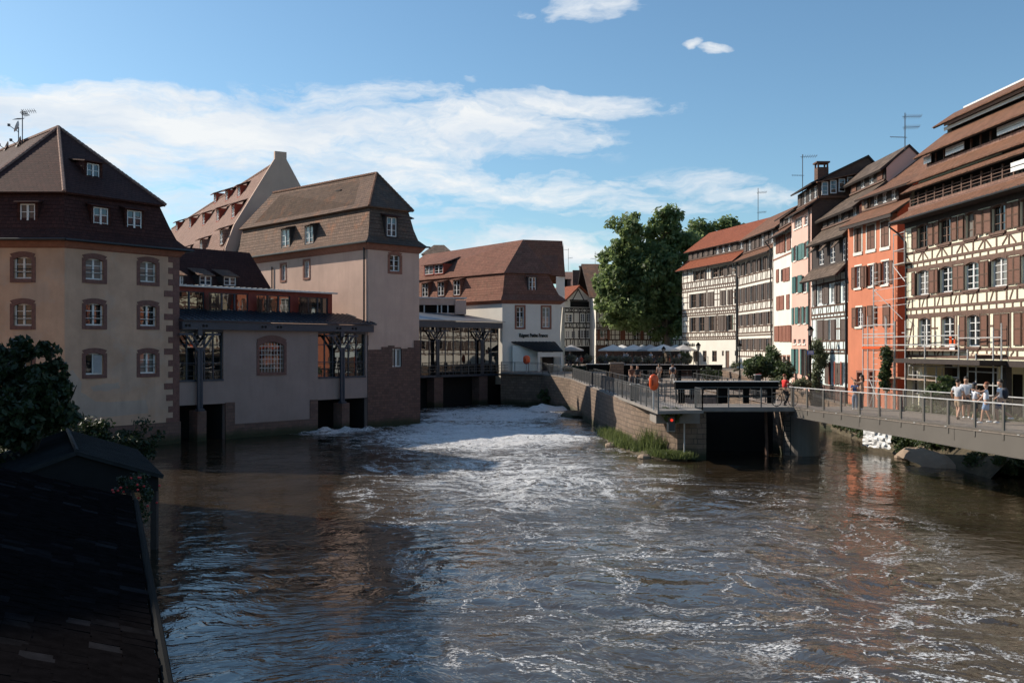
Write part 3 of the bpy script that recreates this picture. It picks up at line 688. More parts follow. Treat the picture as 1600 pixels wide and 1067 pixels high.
for grp in (291, 318, 410, 434, 527, 551):
    for dx in (0, 5): c = W6.P(W6.s(grp+dx, .45), zc+.24, .452); d = Vector((W6.n.x, W6.n.y, 0)); mb.tube(c, c+d*.02, .09, 10, 1)
mb.build('eaves_beam', [M['bluemetal'], M['void']], g6)
mb = MB()   # lean-to metal roof with standing seams
mb.slab([W6.P(-.0, zc+.62, .62), W6.P(W6.L+.35, zc+.62, .62), W6.P(W6.L+.2, 8.55, -2.8), W6.P(0, 8.55, -2.8)], .1)
mb.build('metal_roof', M['bluezinc'], g6)
mb = MB(); k = .2
dz = (8.55-(zc+.62))/3.42
while k < W6.L+.2:
    a = W6.P(k, zc+.645, .62); b_ = W6.P(k, 8.575, -2.8); mb.hexa([a+Vector((0, 0, 0)), a+Vector((.04, .03, 0)), a+Vector((.04, .03, .06)), a+Vector((0, 0, .06))], [b_, b_+Vector((.04, .03, 0)), b_+Vector((.04, .03, .06)), b_+Vector((0, 0, .06))]); k += .45
mb.build('roof_seams', M['bluezinc'], g6)
# red attic storey behind
W7 = W6.off(-2.8); eL = W7.s(519)
at7 = thing('attic_storey', 'low dark red glazed attic storey with thin white roof edge above the metal roof', 'building', W7.P(6, 8.4))
gr = [(.2, W7.s(319.6)), (W7.s(326), W7.s(388)), (W7.s(401), W7.s(453.6)), (W7.s(466.5), W7.s(512.5))]
ops7 = [(a, b, 8.5, 9.75) for a, b in gr]
mb = MB(); panel(mb, W7, 0, eL, 8.3, 10.1, ops7, 0, .2); mb.poly([W7.P(eL, 8.3), W7.P(eL, 10.1), W7.P(eL, 10.1, -4), W7.P(eL, 8.3, -4)]); mb.build('wall', M['redpaint'], at7)
for a, b, c, d in ops7:
    window(at7, W7, (a, b, c, d), 0, .1, 'bluemetal', 'glass2', 3, 1, fr=.05)
mb = MB(); mb.slab([W7.P(-.2, 10.12, .45), W7.P(eL+.15, 10.12, .45), W7.P(eL+.15, 10.5, -4.5), W7.P(-.2, 10.5, -4.5)], .06)
k = 0
while k < eL: mb.wb(W7, k, k+.06, 10.1, 10.19, -.2, .47); k += .45
mb.wb(W7, -.2, eL+.15, 10.03, 10.15, .40, .48); mb.build('roof', M['galv'], at7)
for x0, nm in ((320, 'first'), (401, 'middle'), (467, 'last')):
    s0 = W7.s(x0, .5)+.1; c = W7.P(s0+.5, 8.35, .5)
    tt = thing('reed_plant', {'first': 'dry reed bunch on the metal roof, left one of three by the red attic windows', 'middle': 'dry reed bunch on the metal roof, middle of three by the red attic windows', 'last': 'dry reed bunch on the metal roof, rightmost before the red attic windows'}[nm], 'plant', c, 'reed bunches on the metal roof')
    mb = MB(); mb.wb(W7, s0, s0+1.1, 8.1, 8.5, .35, .65); mb.build('trough', M['darkmetal'], tt)
    mb = MB()
    for k in range(46):
        s = s0+random.uniform(.02, 1.05); o_ = random.uniform(.38, .62); mb.tube(W7.P(s, 8.4, o_), W7.P(s+random.uniform(-.12, .12), 9.3+random.uniform(0, .45), o_+random.uniform(-.1, .1)), .014, 3)
    mb.build('stems', M['timber2'], tt)
# dark tiled house behind the attic
b5 = thing('courtyard_house', 'low dark tiled roof with two small dormers between the ochre and the tower building', 'building', (-18, 72, 0))
W8 = W6.off(-9.5); mb = MB(); sL, sR = W8.s(262), W8.s(430); sLt, sRt = W8.s(268, -3.2), W8.s(390, -3.2)
zt8 = W8.z(330, 390, -3.2)
mb.poly([W8.P(sL, 10.2), W8.P(sR, 10.2), W8.P(sRt, zt8, -3.2), W8.P(sLt, zt8, -3.2)]); mb.poly([W8.P(sLt, zt8, -3.2), W8.P(sRt, zt8, -3.2), W8.P(sR, 10.2, -6.4), W8.P(sL, 10.2, -6.4)]); mb.poly([W8.P(sR, 10.2), W8.P(sR, 10.2, -6.4), W8.P(sRt, zt8, -3.2)])
mb.build('roof', M['darkroof'], b5)
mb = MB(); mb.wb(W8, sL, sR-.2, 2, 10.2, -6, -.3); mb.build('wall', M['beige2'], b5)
for x0, x1, y0, y1 in ((308, 330, 430, 447), (346, 368, 432, 447.5), (274, 286, 430, 446)):
    s0, s1, z0, z1 = W8.box(x0, x1, y0, y1, -.3); dormer(b5, W8, s0, s1, z0, z1, -.1, 1.4, .2, .6, .0, 'darkwood', 'oldtile', fr=.1, rows=2)

# ---- tower-like house with mansard
Vp = Up+Vector((-.69, .725))*21; Xp = Tp+Vector((-.69, .725))*21
B2p = [tuple(Tp), tuple(Up), tuple(Vp), tuple(Xp)]
b2 = thing('tower_house', 'tall beige river house with steep mansard roof of mottled brown tiles and sandstone foot', 'building', (-10, 74, 0))
W2r = Wall(Tp, Up); W2l = Wall(Xp, Tp); W2b = Wall(Up, Vp)
wr = W2r.box(609, 625, 398.5, 424); wst = W2r.box(612.5, 627, 545, 573)
wl = [W2l.box(439, 446.5, 413.5, 438), W2l.box(475, 483.5, 407.5, 434)]
mb = MB(); panel(mb, W2r, 0, W2r.L, -.5, 13.9, [wr, wst], 0, .25); panel(mb, W2l, 0, W2l.L, -.5, 13.9, wl, 0, .25)
for a, b_ in ((Up, Vp), (Vp, Xp)): mb.poly([(*a, -.5), (*b_, -.5), (*b_, 13.9), (*a, 13.9)])
mb.build('wall', M['beige'], b2)
def flat_surround(root, W, op, t=.16, mat='cornice', proud=.03):
    a, b, c, d = op; mb = MB(); mb.wb(W, a-t, a, c-t, d+t, -.02, proud); mb.wb(W, b, b+t, c-t, d+t, -.02, proud); mb.wb(W, a, b, c-t, c, -.02, proud+.03); mb.wb(W, a, b, d, d+t, -.02, proud); return mb.build('stone_surround', M[mat], root)
window(b2, W2r, wr, 0, .18, leaves=2, rows=3); surround(b2, W2r, wr, 0, .2, .03, 'cornice', .1)
window(b2, W2r, wst, .08, .2, leaves=2, rows=1); 
for op in wl: window(b2, W2l, op, 0, .18, leaves=2, rows=3); flat_surround(b2, W2l, op)
mb = MB()   # rubble foot with a ragged top
def jag(W, n_, z, a, b):
    for k in range(n_):
        s0 = a+(b-a)*k/n_; s1 = a+(b-a)*(k+1)/n_; zt = z+random.uniform(-.25, .25)+(.45 if k == n_-1 else 0)
        ops = [(q[0], q[1], q[2], q[3]) for q in [wst] if W is W2r]
        panel(mb, W, s0, s1, -.5, zt, ops, .06, .08); mb.poly([W.P(s0, zt, .06), W.P(s1, zt, .06), W.P(s1, zt, 0), W.P(s0, zt, 0)])
        mb.poly([W.P(s1, zt, .06), W.P(s1, zt-.8, .06), W.P(s1, zt-.8, 0), W.P(s1, zt, 0)])
jag(W2r, 8, 6.05, -.06, W2r.L+.06); jag(W2l, 4, 6.4, W2l.L-.3, W2l.L+.06); jag(W2b, 6, 5.9, -.06, 8)
mb.build('rubble_foot', M['rubble'], b2)
mb = MB(); o1 = inset(B2p, -.12); o2 = inset(B2p, -.4); ring(mb, B2p, 13.35, o1, 13.45); ring(mb, o1, 13.45, o2, 13.85); mb.build('cornice', M['cornice'], b2)
mb = MB(); ea = inset(B2p, -.55); eb = inset(B2p, .05); ec = inset(B2p, .30); ed = inset(B2p, .62)
ring(mb, inset(B2p, -.2), 13.78, ea, 13.83); ring(mb, ea, 13.83, eb, 14.4); ring(mb, eb, 14.4, ec, 15.2); ring(mb, ec, 15.2, ed, 16.75)
ee = inset(B2p, .32); E = [(*q_, 16.7) for q_ in ee]; R1 = (-10.85, 76.9, 19.95); R2 = (-21.6, 86.8, 19.95); ring(mb, inset(B2p, .7), 16.6, ee, 16.68)
mb.slab([E[0], E[1], R1], .1); mb.slab([E[1], E[2], R2, R1], .1); mb.slab([E[3], E[0], R1, R2], .1); mb.slab([E[2], E[3], R2], .1)
mb.build('roof', M['oldtile'], b2)
mb = MB()
for p_, q_ in ((E[0], R1), (E[1], R1), (R1, R2)):
    p_ = Vector(p_); q_ = Vector(q_); nseg = int((q_-p_).length/.34)
    for k in range(nseg): mb.tube(p_.lerp(q_, k/nseg)+Vector((0, 0, .02)), p_.lerp(q_, (k+.96)/nseg)+Vector((0, 0, .05)), .10, 6)
mb.build('ridge_tiles', M['browntile'], b2)
for x0, x1, y0, y1 in ((440.5, 453, 357, 388), (477.5, 490, 352, 382.5)):
    s0, s1, z0, z1 = W2l.box(x0, x1, y0, y1, -.1); dormer(b2, W2l, s0-.1, s1+.1, z0, z1, -.05, 1.2, .45, .35, 0, 'darkwood', 'oldtile', fr=.14)
s0, s1, z0, z1 = W2r.box(602, 622, 338, 371, -.05); dormer(b2, W2r, s0, s1, z0, z1, -.05, 1.0, .3, .35, 0, 'darkwood', 'darkroof', fr=.16)
dormer(b2, W2b, 1.2, 2.4, 14.6, 16.3, .0, 1.0, .35, .3, 0, 'darkwood', 'darkroof')
mb = MB()   # small roof lights on the long slope
for px, py in ((455, 316), (497, 311), (530, 299)):
    s, z, o_ = W2l.hit(px, py, -.32, 16.75, (19.95-16.75)/(2.9)); mb = MB(); mb.wb(W2l, s-.35, s+.35, z, z+.10, o_-.1, o_+.12); mb.build('roof_vent', M['darkwood'], b2)
downpipe(b2, W2l, W2l.L-.35, 7.7, 13.6, .12, .07); downpipe(b2, W2l, W2l.s(426.5), 8.5, 12.9, .1, .06)
mb = MB(); gp = inset(B2p, -.62); mb.tube((*gp[3], 13.86), (*gp[0], 13.86), .07); mb.tube((*gp[0], 13.86), (*gp[1], 13.86), .07); mb.build('gutter', M['darkmetal'], b2)

# ---- long gabled house behind, rows of shed dormers
P3 = Vector((-25.2, 88.0)); ex = Vector((.876, .48)); ax = Vector((-.48, .876))
b3 = thing('gabled_warehouse', 'long weathered pink tiled roof with three rows of dormers and a tall beige gable', 'building', (-22, 92, 0))
W3 = Wall(P3+ax*60, P3); tk, te, zr, zk, ze = .29, 1.15, 23.56, 17.1, 14.9
def g3(t_, z, l=0): q = P3+ex*t_+ax*l; return Vector((q.x, q.y, z))
gab = [(-1.1, ze), (-.29, zk), (3.45, zr-.05), (3.45, zr+.75), (4.55, zr+.75), (4.55, zr-.05), (8.2, zk), (9.0, ze), (9.0, 0), (-1.1, 0)]
mb = MB(); mb.hexa([g3(t_, z+(.12 if z < zr and z > 1 else 0), -.15) for t_, z in gab], [g3(t_, z+(.12 if z < zr and z > 1 else 0), .25) for t_, z in gab])
mb.poly([g3(-1.05, 0, .2), g3(-1.05, 0, 60), g3(-1.05, ze, 60), g3(-1.05, ze, .2)]); mb.poly([g3(8.9, 0, .2), g3(8.9, 0, 60), g3(8.9, ze, 60), g3(8.9, ze, .2)]); mb.build('wall', M['gablep'], b3)
mb = MB()
mb.slab([g3(-1.25, ze-.15, .2), g3(-1.25, ze-.15, 60), g3(-.29, zk, 60), g3(-.29, zk, .2)], .1); mb.slab([g3(-.29, zk, .2), g3(-.29, zk, 60), g3(4, zr, 60), g3(4, zr, .2)], .1); mb.slab([g3(8.3, zk, .2), g3(8.3, zk, 60), g3(4, zr, 60), g3(4, zr, .2)], .1)
mb.build('roof', M['pinktile'], b3)
m3 = (zr-zk)/(4.29)
def d3(px, py, wd, h, z0, o0, m_, hood, back):
    s, z, o_ = W3.hit(px, py, o0, z0, m_); dormer(b3, W3, s-wd/2, s+wd/2, z, z+h, o_, back, hood, back*.42, .05, 'redwall', 'pinktile', gm='glass', fr=.14)
for px, py in ((336, 318), (354, 314), (373, 308)): d3(px, py, 1.5, 1.15, zk, tk, m3, .4, 3.0)
for px, py in ((276, 362), (297, 357), (318, 352), (340, 346), (364, 341)): d3(px, py, 1.5, 1.3, zk, tk, m3, .4, 3.4)
m3b = (zk-ze)/.9
for px in (280, 299, 321, 347):
    s, z, o_ = W3.hit(px, 388, 1.1, ze, m3b); dormer(b3, W3, s-.75, s+.75, ze+.6, zk-.15, 1.05, 1.2, .45, .55, .05, 'pinktile', 'pinktile', gm='glass', fr=.14)
for px in (352, 375):
    s, z, o_ = W3.hit(px, 290-(px-352)*.55, tk, zk, m3); q_ = W3.P(s, z, o_); 
mb = MB()
for l in range(0, 60, 1): mb.tube(g3(4, zr+.03, l), g3(4, zr+.06, l+.95), .12, 6)
mb.build('ridge_tiles', M['pinktile'], b3)

# ---- terrace block and glazed gallery, hotel with red mansard
G0 = Vector((-1.05, 104.0)); G1 = Vector((5.35, 106.0)); G2 = G1+Vector((-.62, .785))*22; G3 = G0+Vector((-.66, .75))*24
B4p = [tuple(G0), tuple(G1), tuple(G2), tuple(G3)]
b4 = thing('hotel', 'white hotel end with red-brown mansard roof and dark lettering on its front', 'building', (2, 106, 0))
W4f = Wall(G0, G1); W4l = Wall(G3, G0)
f4 = [W4f.box(807, 818.5, 479.5, 511.5), W4f.box(847.5, 859, 480, 511.5)]
dr4 = W4f.box(847, 865.5, 549, 592)
mb = MB(); panel(mb, W4f, 0, W4f.L, 2, 11.2, f4+[(dr4[0], dr4[1], 3.3, 5.6)], 0, .25)
for a, b_ in ((G3, G0), (G1, G2), (G2, G3)): mb.poly([(*a, 2), (*b_, 2), (*b_, 11.2), (*a, 11.2)])
mb.build('wall', M['white'], b4)
for op in f4: window(b4, W4f, op, 0, .18, leaves=2, rows=4); flat_surround(b4, W4f, op, .2)
mb = MB(); op = (dr4[0], dr4[1], 3.3, 5.6); mb.wb(W4f, op[0], op[1], 3.3, 5.6, -.6, -.2); mb.build('door', M['darkwood'], b4)
mb = MB(); o1 = inset(B4p, -.1); o2 = inset(B4p, -.35); ring(mb, B4p, 10.75, o1, 10.85); ring(mb, o1, 10.85, o2, 11.15); mb.build('cornice', M['cornice'], b4)
mb = MB(); ea = inset(B4p, -.5); eb = inset(B4p, .1); ec = inset(B4p, .35); ed = inset(B4p, .8)
ring(mb, ea, 11.12, eb, 11.8, 0); ring(mb, eb, 11.8, ec, 12.6, 0); ring(mb, ec, 12.6, ed, 14.2, 0)
ee = inset(B4p, .55); E = [(*q_, 14.15) for q_ in ee]; R1 = (1.25, 108.2, 18.15); R2 = (-11.5, 126.0, 18.15)
mb.slab([E[0], E[1], R1], .1, 0); mb.slab([E[3], E[0], R1, R2], .1, 0); mb.slab([E[2], E[3], R2], .1, 0)
Rw = (5.75, 109.5, 18.15); Ew = (5.95, 107.0, 13.9); Ew2 = (4.3, 106.3, 14.0)
mb.slab([R1, Rw, Ew, Ew2], .1, 0); mb.slab([R1, Rw, (5.9, 118, 13.9), (-2, 120, 14)], .1, 0)
mb.build('roof', M['redtile'], b4)
mb = MB(); mb.poly([(4.9, 106.6, 10.5), (5.9, 107.4, 10.5), (5.9, 107.4, 13.9), (4.9, 106.6, 13.9)]); mb.poly([(5.9, 107.4, 3), (5.9, 118, 3), (5.9, 118, 14), (5.85, 109.5, 18), (5.9, 107.4, 14)]); mb.build('wing_wall', M['white'], b4)
for x0, x1, y0, y1 in ((660, 671, 442, 464.5), (684.5, 696, 440, 463), (709, 721, 437, 462)):
    s0, s1, z0, z1 = W4l.box(x0, x1, y0, y1, -.25); dormer(b4, W4l, s0, s1, z0, z1, -.1, 1.2, .4, .35, 0, 'redtile', 'redtile', gm='glass', fr=.12)
s, z, o_ = W4l.hit(677, 429, -.55, 14.2, (18.15-14.2)/(3.0))
dormer(b4, W4l, s-1.9, s+.1, z, z+1.2, o_, 2.5, .3, 1.0, 0, 'redwall', 'redtile', gm='glass', fr=.14); dormer(b4, W4l, s+.1, s+2.0, z, z+1.2, o_, 2.5, .3, 1.0, 0, 'redwall', 'redtile', gm='glass', fr=.14)
s0, s1, z0, z1 = W4f.box(824, 839, 432, 457, -.3); dormer(b4, W4f, s0, s1, z0, z1, -.25, 1.0, .2, .3, 0, 'darkwood', 'redtile', gm='glass', fr=.16)
# lettering, typed as on the wall
cu = bpy.data.curves.new('lettering', 'FONT'); cu.body = 'Régent Petite France'; cu.size = .56; cu.extrude = .03; cu.offset = .012; cu.align_x = 'CENTER'
tmp = bpy.data.objects.new('tmp', cu); C.objects.link(tmp); bpy.context.view_layer.update()
me = bpy.data.meshes.new_from_object(tmp); bpy.data.objects.remove(tmp)
lt = bpy.data.objects.new('lettering', me); C.objects.link(lt); lt.parent = b4; me.materials.clear(); me.materials.append(M['black'])
c = W4f.P(W4f.s(833.5), W4f.z(833, 526.5), .06); lt.location = c-b4.location; lt.rotation_euler = (R(90), 0, math.atan2(W4f.d.y, W4f.d.x)); lt.scale = (.62, 1, 1)
lt.scale = (3.28/max(.1, lt.dimensions.x), 1, 1) if lt.dimensions.x else (.62, 1, 1)
# porch
pz = W4f.z(830, 533, 0); po = MB(); s0 = W4f.s(799); s1 = W4f.s(867)
pr = MB(); pr.slab([W4f.P(s0, 6.65, .05), W4f.P(s1, 6.65, .05), W4f.P(s1+.15, 5.65, 2.2), W4f.P(W4f.s(841, 2.2), 5.65, 2.2)], .12)
k = s0+.4
while k < s1: 
    u = (k-s0)/(s1-s0); a = W4f.P(k, 6.68, .05); b_ = W4f.P(W4f.s(841, 2.2)*(1-u)+(s1+.15)*u, 5.68, 2.2); pr.tube(a, b_, .03, 4); k += .4
pr.build('porch_roof', M['darkmetal'], b4)
po.wb(W4f, W4f.s(799), W4f.s(840), 3.4, 6.2, .3, .45); po.build('porch_screen', M['bluewhite'], b4)
mb = MB(); mb.wb(W4f, W4f.s(840, 2), W4f.s(840, 2)+.25, 3.3, 5.5, 1.9, 2.15); mb.wb(W4f, s1-.1, s1+.15, 3.3, 5.5, 1.9, 2.15); mb.wb(W4f, W4f.s(840, 2)+.25, s1-.1, 5.0, 5.5, 1.95, 2.1); mb.build('porch_posts', M['white'], b4)

W9 = Wall(Vector((-9.3, 95.4)), G0+Vector((-.25, -.35)))
g9 = thing('gallery', 'glass gallery with blue steel Y columns over the water beside the hotel', 'building', (-5, 99, 0))
zb9 = 8.05; s_s = -6
mb = MB(); mb.wb(W9, s_s, W9.L, zb9, zb9+.62, -.2, .4); mb.build('eaves_beam', M['bluemetal'], g9)
mb = MB(); mb.slab([W9.P(s_s, zb9+.75, .55), W9.P(W9.L+.3, zb9+.75, .55), W9.P(W9.s(715, -5), 9.75, -5), W9.P(s_s, 9.75, -5)], .1); mb.build('metal_roof', M['zinc'], g9)
mb = MB(); mb.wb(W9, s_s, W9.L, 3.0, 3.2, -2, .3); n_ = 16
for k in range(n_+1): x = s_s+(W9.L-s_s)*k/n_; mb.wb(W9, x-.04, x+.04, 3.2, zb9, -.35, -.25)
for z in (4.2, 5.4, 6.6): mb.wb(W9, s_s, W9.L, z, z+.05, -.34, -.24)
wo = mb.build('glazing_bars', M['bluemetal'], g9)
mb = MB(); mb.poly([W9.P(s_s, 3.2, -.3), W9.P(W9.L, 3.2, -.3), W9.P(W9.L, zb9, -.3), W9.P(s_s, zb9, -.3)]); mb.build('pane', M['glass2'], wo)
mb = MB()
for z in (3.5, 3.8, 4.1): mb.wb(W9, s_s, W9.L+3.5, z, z+.04, .2, .24)
k = s_s
while k < W9.L+3.4: mb.wb(W9, k, k+.03, 3.0, 4.15, .2, .24); k += .9
mb.build('guard_rail', M['railm'], g9)
for x in (686, 755.5): ycolumn(g9, W9, W9.s(x, .3), 3.2, zb9, .1)
for x in (686, 756): mb = MB(); s = W9.s(x, .2); mb.wb(W9, s-.6, s+.6, -.5, 2.98, -1.0, .15); mb.build('pier', M['stone'], g9)
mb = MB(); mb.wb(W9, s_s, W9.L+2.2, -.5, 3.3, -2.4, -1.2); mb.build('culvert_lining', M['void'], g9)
tb = thing('terrace_block', 'small beige roof terrace block with dark openings between tower house and hotel', 'building', (-8, 104, 9.7))
Wt = Wall(Vector((-11.5, 103.0)), Vector((-4.9, 104.2)))
mb = MB(); sT = Wt.s(728); mb.wb(Wt, 0, Wt.s(712), 10.6, 11.35, -2, 0); mb.wb(Wt, Wt.s(711), sT, 9.6, 11.1, -2, .2); mb.wb(Wt, 0, Wt.s(712), 3.0, 9.75, -2, 0); mb.build('wall', M['beige'], tb)
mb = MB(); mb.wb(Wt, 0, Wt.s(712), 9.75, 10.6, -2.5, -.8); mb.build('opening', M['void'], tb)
mb = MB()
for x in (663, 684, 690, 700): mb.wb(Wt, Wt.s(x)-.06, Wt.s(x)+.06, 9.75, 10.6, -.2, -.1)
mb.build('railing', M['galv'], tb)
mb = MB(); mb.wb(Wt, -.1, sT+.1, 11.3, 11.42, -2.1, .12); mb.build('roof_edge', M['galv'], tb)
# small tower roof behind the hotel
rt = thing('turret', 'small grey pyramid roof peeking above the red hotel roof', 'building', at(686, 400, 150)); c = at(686, 400, 150)
mb = MB(); a = [(c.x-2.6, c.y-2.6, c.z), (c.x+2.6, c.y-2.6, c.z), (c.x+2.6, c.y+2.6, c.z), (c.x-2.6, c.y+2.6, c.z)]; t2 = [(c.x-.8, c.y-.1, c.z+1.7), (c.x+.8, c.y-.1, c.z+1.7), (c.x+.8, c.y+.1, c.z+1.7), (c.x-.8, c.y+.1, c.z+1.7)]
mb.hexa(a, t2); mb.build('roof', M['greytile'], rt); mb = MB(); mb.box(c.x-2.3, c.x+2.3, c.y-2.3, c.y+2.3, 3.7, c.z); mb.build('wall', M['beige2'], rt)

# unseen house added beyond the left edge of the frame to shade the foreground
nb = thing('shade_house', 'tall rendered house on the near left bank', 'building', (-34, 20, 0))
mb = MB(); mb.box(-44, -26.5, -6, 43, -.5, 17); mb.build('wall', M['ochre'], nb)
mb = MB(); mb.slab([(-26, -6.5, 16.9), (-26, 43.5, 16.9), (-35, 43.5, 24), (-35, -6.5, 24)], .2); mb.slab([(-44.5, -6.5, 16.9), (-44.5, 43.5, 16.9), (-35, 43.5, 24), (-35, -6.5, 24)], .2)
mb.poly([(-44, 43, 17), (-26.5, 43, 17), (-35, 43, 23.8)]); mb.poly([(-44, -6, 17), (-26.5, -6, 17), (-35, -6, 23.8)]); mb.build('roof', M['darkroof'], nb)
# ================================================================== RIGHT BANK HOUSES
def P2(px, Y): return ((px-CX)/F*Y, Y)
def endwalls(mb, W, prof, s_list, zb):
    for s in s_list:
        pts = [W.P(s, zb, prof[0][0])]+[W.P(s, z, o) for o, z in prof]+[W.P(s, zb, prof[-1][0])]; mb.poly(pts)
def slabs(mb, W, s0, s1, L, t=.12, m=0, mu=1):
    for o0, z0, o1, z1 in L: mb.slab([W.P(s0, z0, o0), W.P(s1, z0, o0), W.P(s1, z1, o1), W.P(s0, z1, o1)], t, m, mu)
def strip(root, W, s0, s1, z0, z1, o, n_, wall='darkwood', shut=None, sill='timber2', gm='glass', fr='wframe', lit=None):
    """row of attic windows between two roof skirts"""
    w_ = (s1-s0)/n_; ops = []; shs = []
    for k in range(n_):
        a = s0+w_*k
        if lit is None or k in lit: ops.append((a+w_*.22, a+w_*.74, z0+.22, z1-.12))
        else: shs.append((a+w_*.2, a+w_*.8, z0+.2, z1-.12))
    mb = MB(); panel(mb, W, s0, s1, z0, z1, ops, o, .14); d = mb.build('attic_wall', M[wall], root)
    for op in ops:
        if op[1]-op[0] > .2 and op[3]-op[2] > .2: window(d, W, op, o, .08, fr, gm, 2, 2, fr=.045, bar=.03)
    for a, b, c, e in shs: shutter(d, W, a, b, c, e, o, shut or 'shut_d')
    mb = MB(); mb.wb(W, s0, s1, z0+.02, z0+.14, o+.003, o+.10); mb.build('sill_board', M[sill], d)
def vtimbers(mb, W, a, b, z0, z1, n_, w_=.13, o0=-.02, o1=.03, pat='I', jit=.06):
    st = (b-a)/n_
    for k in range(n_+1):
        x = a+st*k
        if pat in 'IK' or k % 2 == 0 or pat == 'V':
            xx = min(max(x, a+w_/2), b-w_/2); mb.wb(W, xx-w_/2, xx+w_/2, z0, z1, o0, o1)
        if k < n_:
            j = random.uniform(-jit, jit)
            if pat == 'V': (mb.beam(W, x+st*.12, z1-.03, x+st*.55, z0+.03, w_*.8, o0, o1-.004) if k % 2 == 0 else mb.beam(W, x+st*.88, z1-.03, x+st*.45, z0+.03, w_*.8, o0, o1-.004))
            if pat == 'K' and k % 2 == 0: mb.beam(W, x+st*(.35+j), z0+.02, x+st*(.65+j), z1-.02, w_*.75, o0, o1-.004)
            if pat == 'X': mb.beam(W, x+.1, z0, x+st-.1, z1, w_*.7, o0, o1-.004); mb.beam(W, x+.1, z1, x+st-.1, z0, w_*.7, o0, o1-.007)
def hz(mb, W, a, b, z, w_=.16, o0=-.02, o1=.036): mb.wb(W, a, b, z-w_/2, z+w_/2, o0, o1)

# ---- yellow half-timbered tannery, far right
W5 = Wall(P2(1415, 58), (24.95, 38.5)); L5 = W5.L
y5 = thing('half_timbered_house', 'largest cream half-timbered house, with stepped tile roofs and open drying lofts, at the right edge', 'building', (24, 50, 1.9))
rowA = [(1433.5, 1449), (1467.6, 1485.3), (1509, 1526), (1550, 1571), (1594, 1617), (1645, 1672)]
rowB = [(1433, 1452), (1468.9, 1488.5), (1507.5, 1529.3), (1549, 1573.6), (1595.4, 1620), (1647, 1676)]
rowC = [(1436, 1454), (1471.7, 1491), (1511, 1531.4), (1606, 1630), (1652, 1680)]
oA = [(W5.s(a), W5.s(b), 11.78, 13.15) for a, b in rowA]; oB = [(W5.s(a), W5.s(b), 9.05, 10.5) for a, b in rowB]; oC = [(W5.s(a), W5.s(b), 6.05, 7.72) for a, b in rowC]
mb = MB(); panel(mb, W5, 0, L5, 5.35, 13.6, oA+oB+oC, 0, .22)
prof5 = [(0, 13.55), (-.3, 14.3), (-.3, 15.2), (-.7, 15.8), (-1.35, 16.8), (-1.35, 17.5), (-2.6, 19.0), (-2.6, 19.7), (-3.2, 20.2), (-6, 18), (-9, 13.5)]
endwalls(mb, W5, prof5, (0.0,), 1.2); mb.poly([W5.P(0, 5.35), W5.P(L5, 5.35), W5.P(L5, 5.35, -2.4), W5.P(0, 5.35, -2.4)]); mb.build('wall', M['cream'], y5)
for ops, nm in ((oA, 'A'), (oB, 'B'), (oC, 'C')):
    for i, op in enumerate(ops):
        wo = window(y5, W5, op, 0, .16, 'wframe' if nm != 'A' else 'bframe', 'glass', 2, 4 if nm != 'A' else 3, sill=None)
        N = 7; q = MB()     # segmental timber head
        a, b, c, d = op
        for k in range(N):
            u0 = k/N; u1 = (k+1)/N; f0 = (2*u0-1)**2*.14; f1 = (2*u1-1)**2*.14
            q.hexa([W5.P(a+(b-a)*u0, d-f0, -.2), W5.P(a+(b-a)*u1, d-f1, -.2), W5.P(a+(b-a)*u1, d+.001, -.2), W5.P(a+(b-a)*u0, d+.001, -.2)],
                   [W5.P(a+(b-a)*u0, d-f0, .04), W5.P(a+(b-a)*u1, d-f1, .04), W5.P(a+(b-a)*u1, d+.12, .04), W5.P(a+(b-a)*u0, d+.12, .04)])
        q.build('window_head', M['timber2'], wo); q = MB(); q.wb(W5, a-.1, b+.1, c-.12, c, -.1, .12); q.wb(W5, a+.1, b-.1, c-.20, c-.12, -.02, .08); q.build('window_sill', M['timber2'], wo)
sA = [(1424, 1433), (1449.6, 1457.7), (1459, 1467.3), (1485.6, 1494.7), (1496.7, 1506), (1526.6, 1535), (1537.5, 1548.3), (1571.2, 1581.4), (1581.8, 1592), (1618, 1629), (1632, 1643)]
sB = [(1424, 1432.6), (1452.2, 1459.9), (1460.1, 1468.3), (1488.8, 1497), (1497.2, 1506.4), (1529.6, 1538.3), (1538.5, 1547.6), (1573.8, 1583.6), (1583.9, 1594.7), (1620.5, 1632), (1633, 1646)]
sC = [(1498.4, 1508), (1531.6, 1543.4), (1551.8, 1563.5), (1563.7, 1575.7), (1583.4, 1595.4), (1597, 1605)]
for S, z0, z1 in ((sA, 11.82, 13.1), (sB, 9.08, 10.45), (sC, 6.1, 7.7)):
    for a, b in S: shutter(y5, W5, W5.s(a, .05), W5.s(b, .05), z0, z1, 0, 'shut_b', 'timber')
mb = MB(); A = .003; e5 = L5
for z in (11.62, 11.0, 10.66, 8.92, 8.28, 7.90, 5.92, 5.5): hz(mb, W5, 0, e5, z, .15)
vtimbers(mb, W5, 0, e5, 11.075, 11.545, 18, .12, pat='V'); vtimbers(mb, W5, 0, e5, 10.735, 10.925, 26, .12)
vtimbers(mb, W5, 0, e5, 8.355, 8.845, 22, .12, pat='K'); vtimbers(mb, W5, 0, e5, 7.975, 8.205, 28, .12)
vtimbers(mb, W5, 0, e5, 5.575, 5.845, 22, .12, pat='K')
hz(mb, W5, 0, e5, 10.545, .07); hz(mb, W5, 0, e5, 7.775, .08)
def gapposts(ops, shs, z0, z1):
    xs = []
    for (a, b, c, d) in ops: xs += [a-.06, b+.06]
    for x in xs: mb.wb(W5, x-.055, x+.055, z0, z1, -.02, .018)
gapposts(oA, sA, 11.7, 13.5); gapposts(oB, sB, 9.0, 10.5); gapposts(oC, sC, 6.0, 7.73)
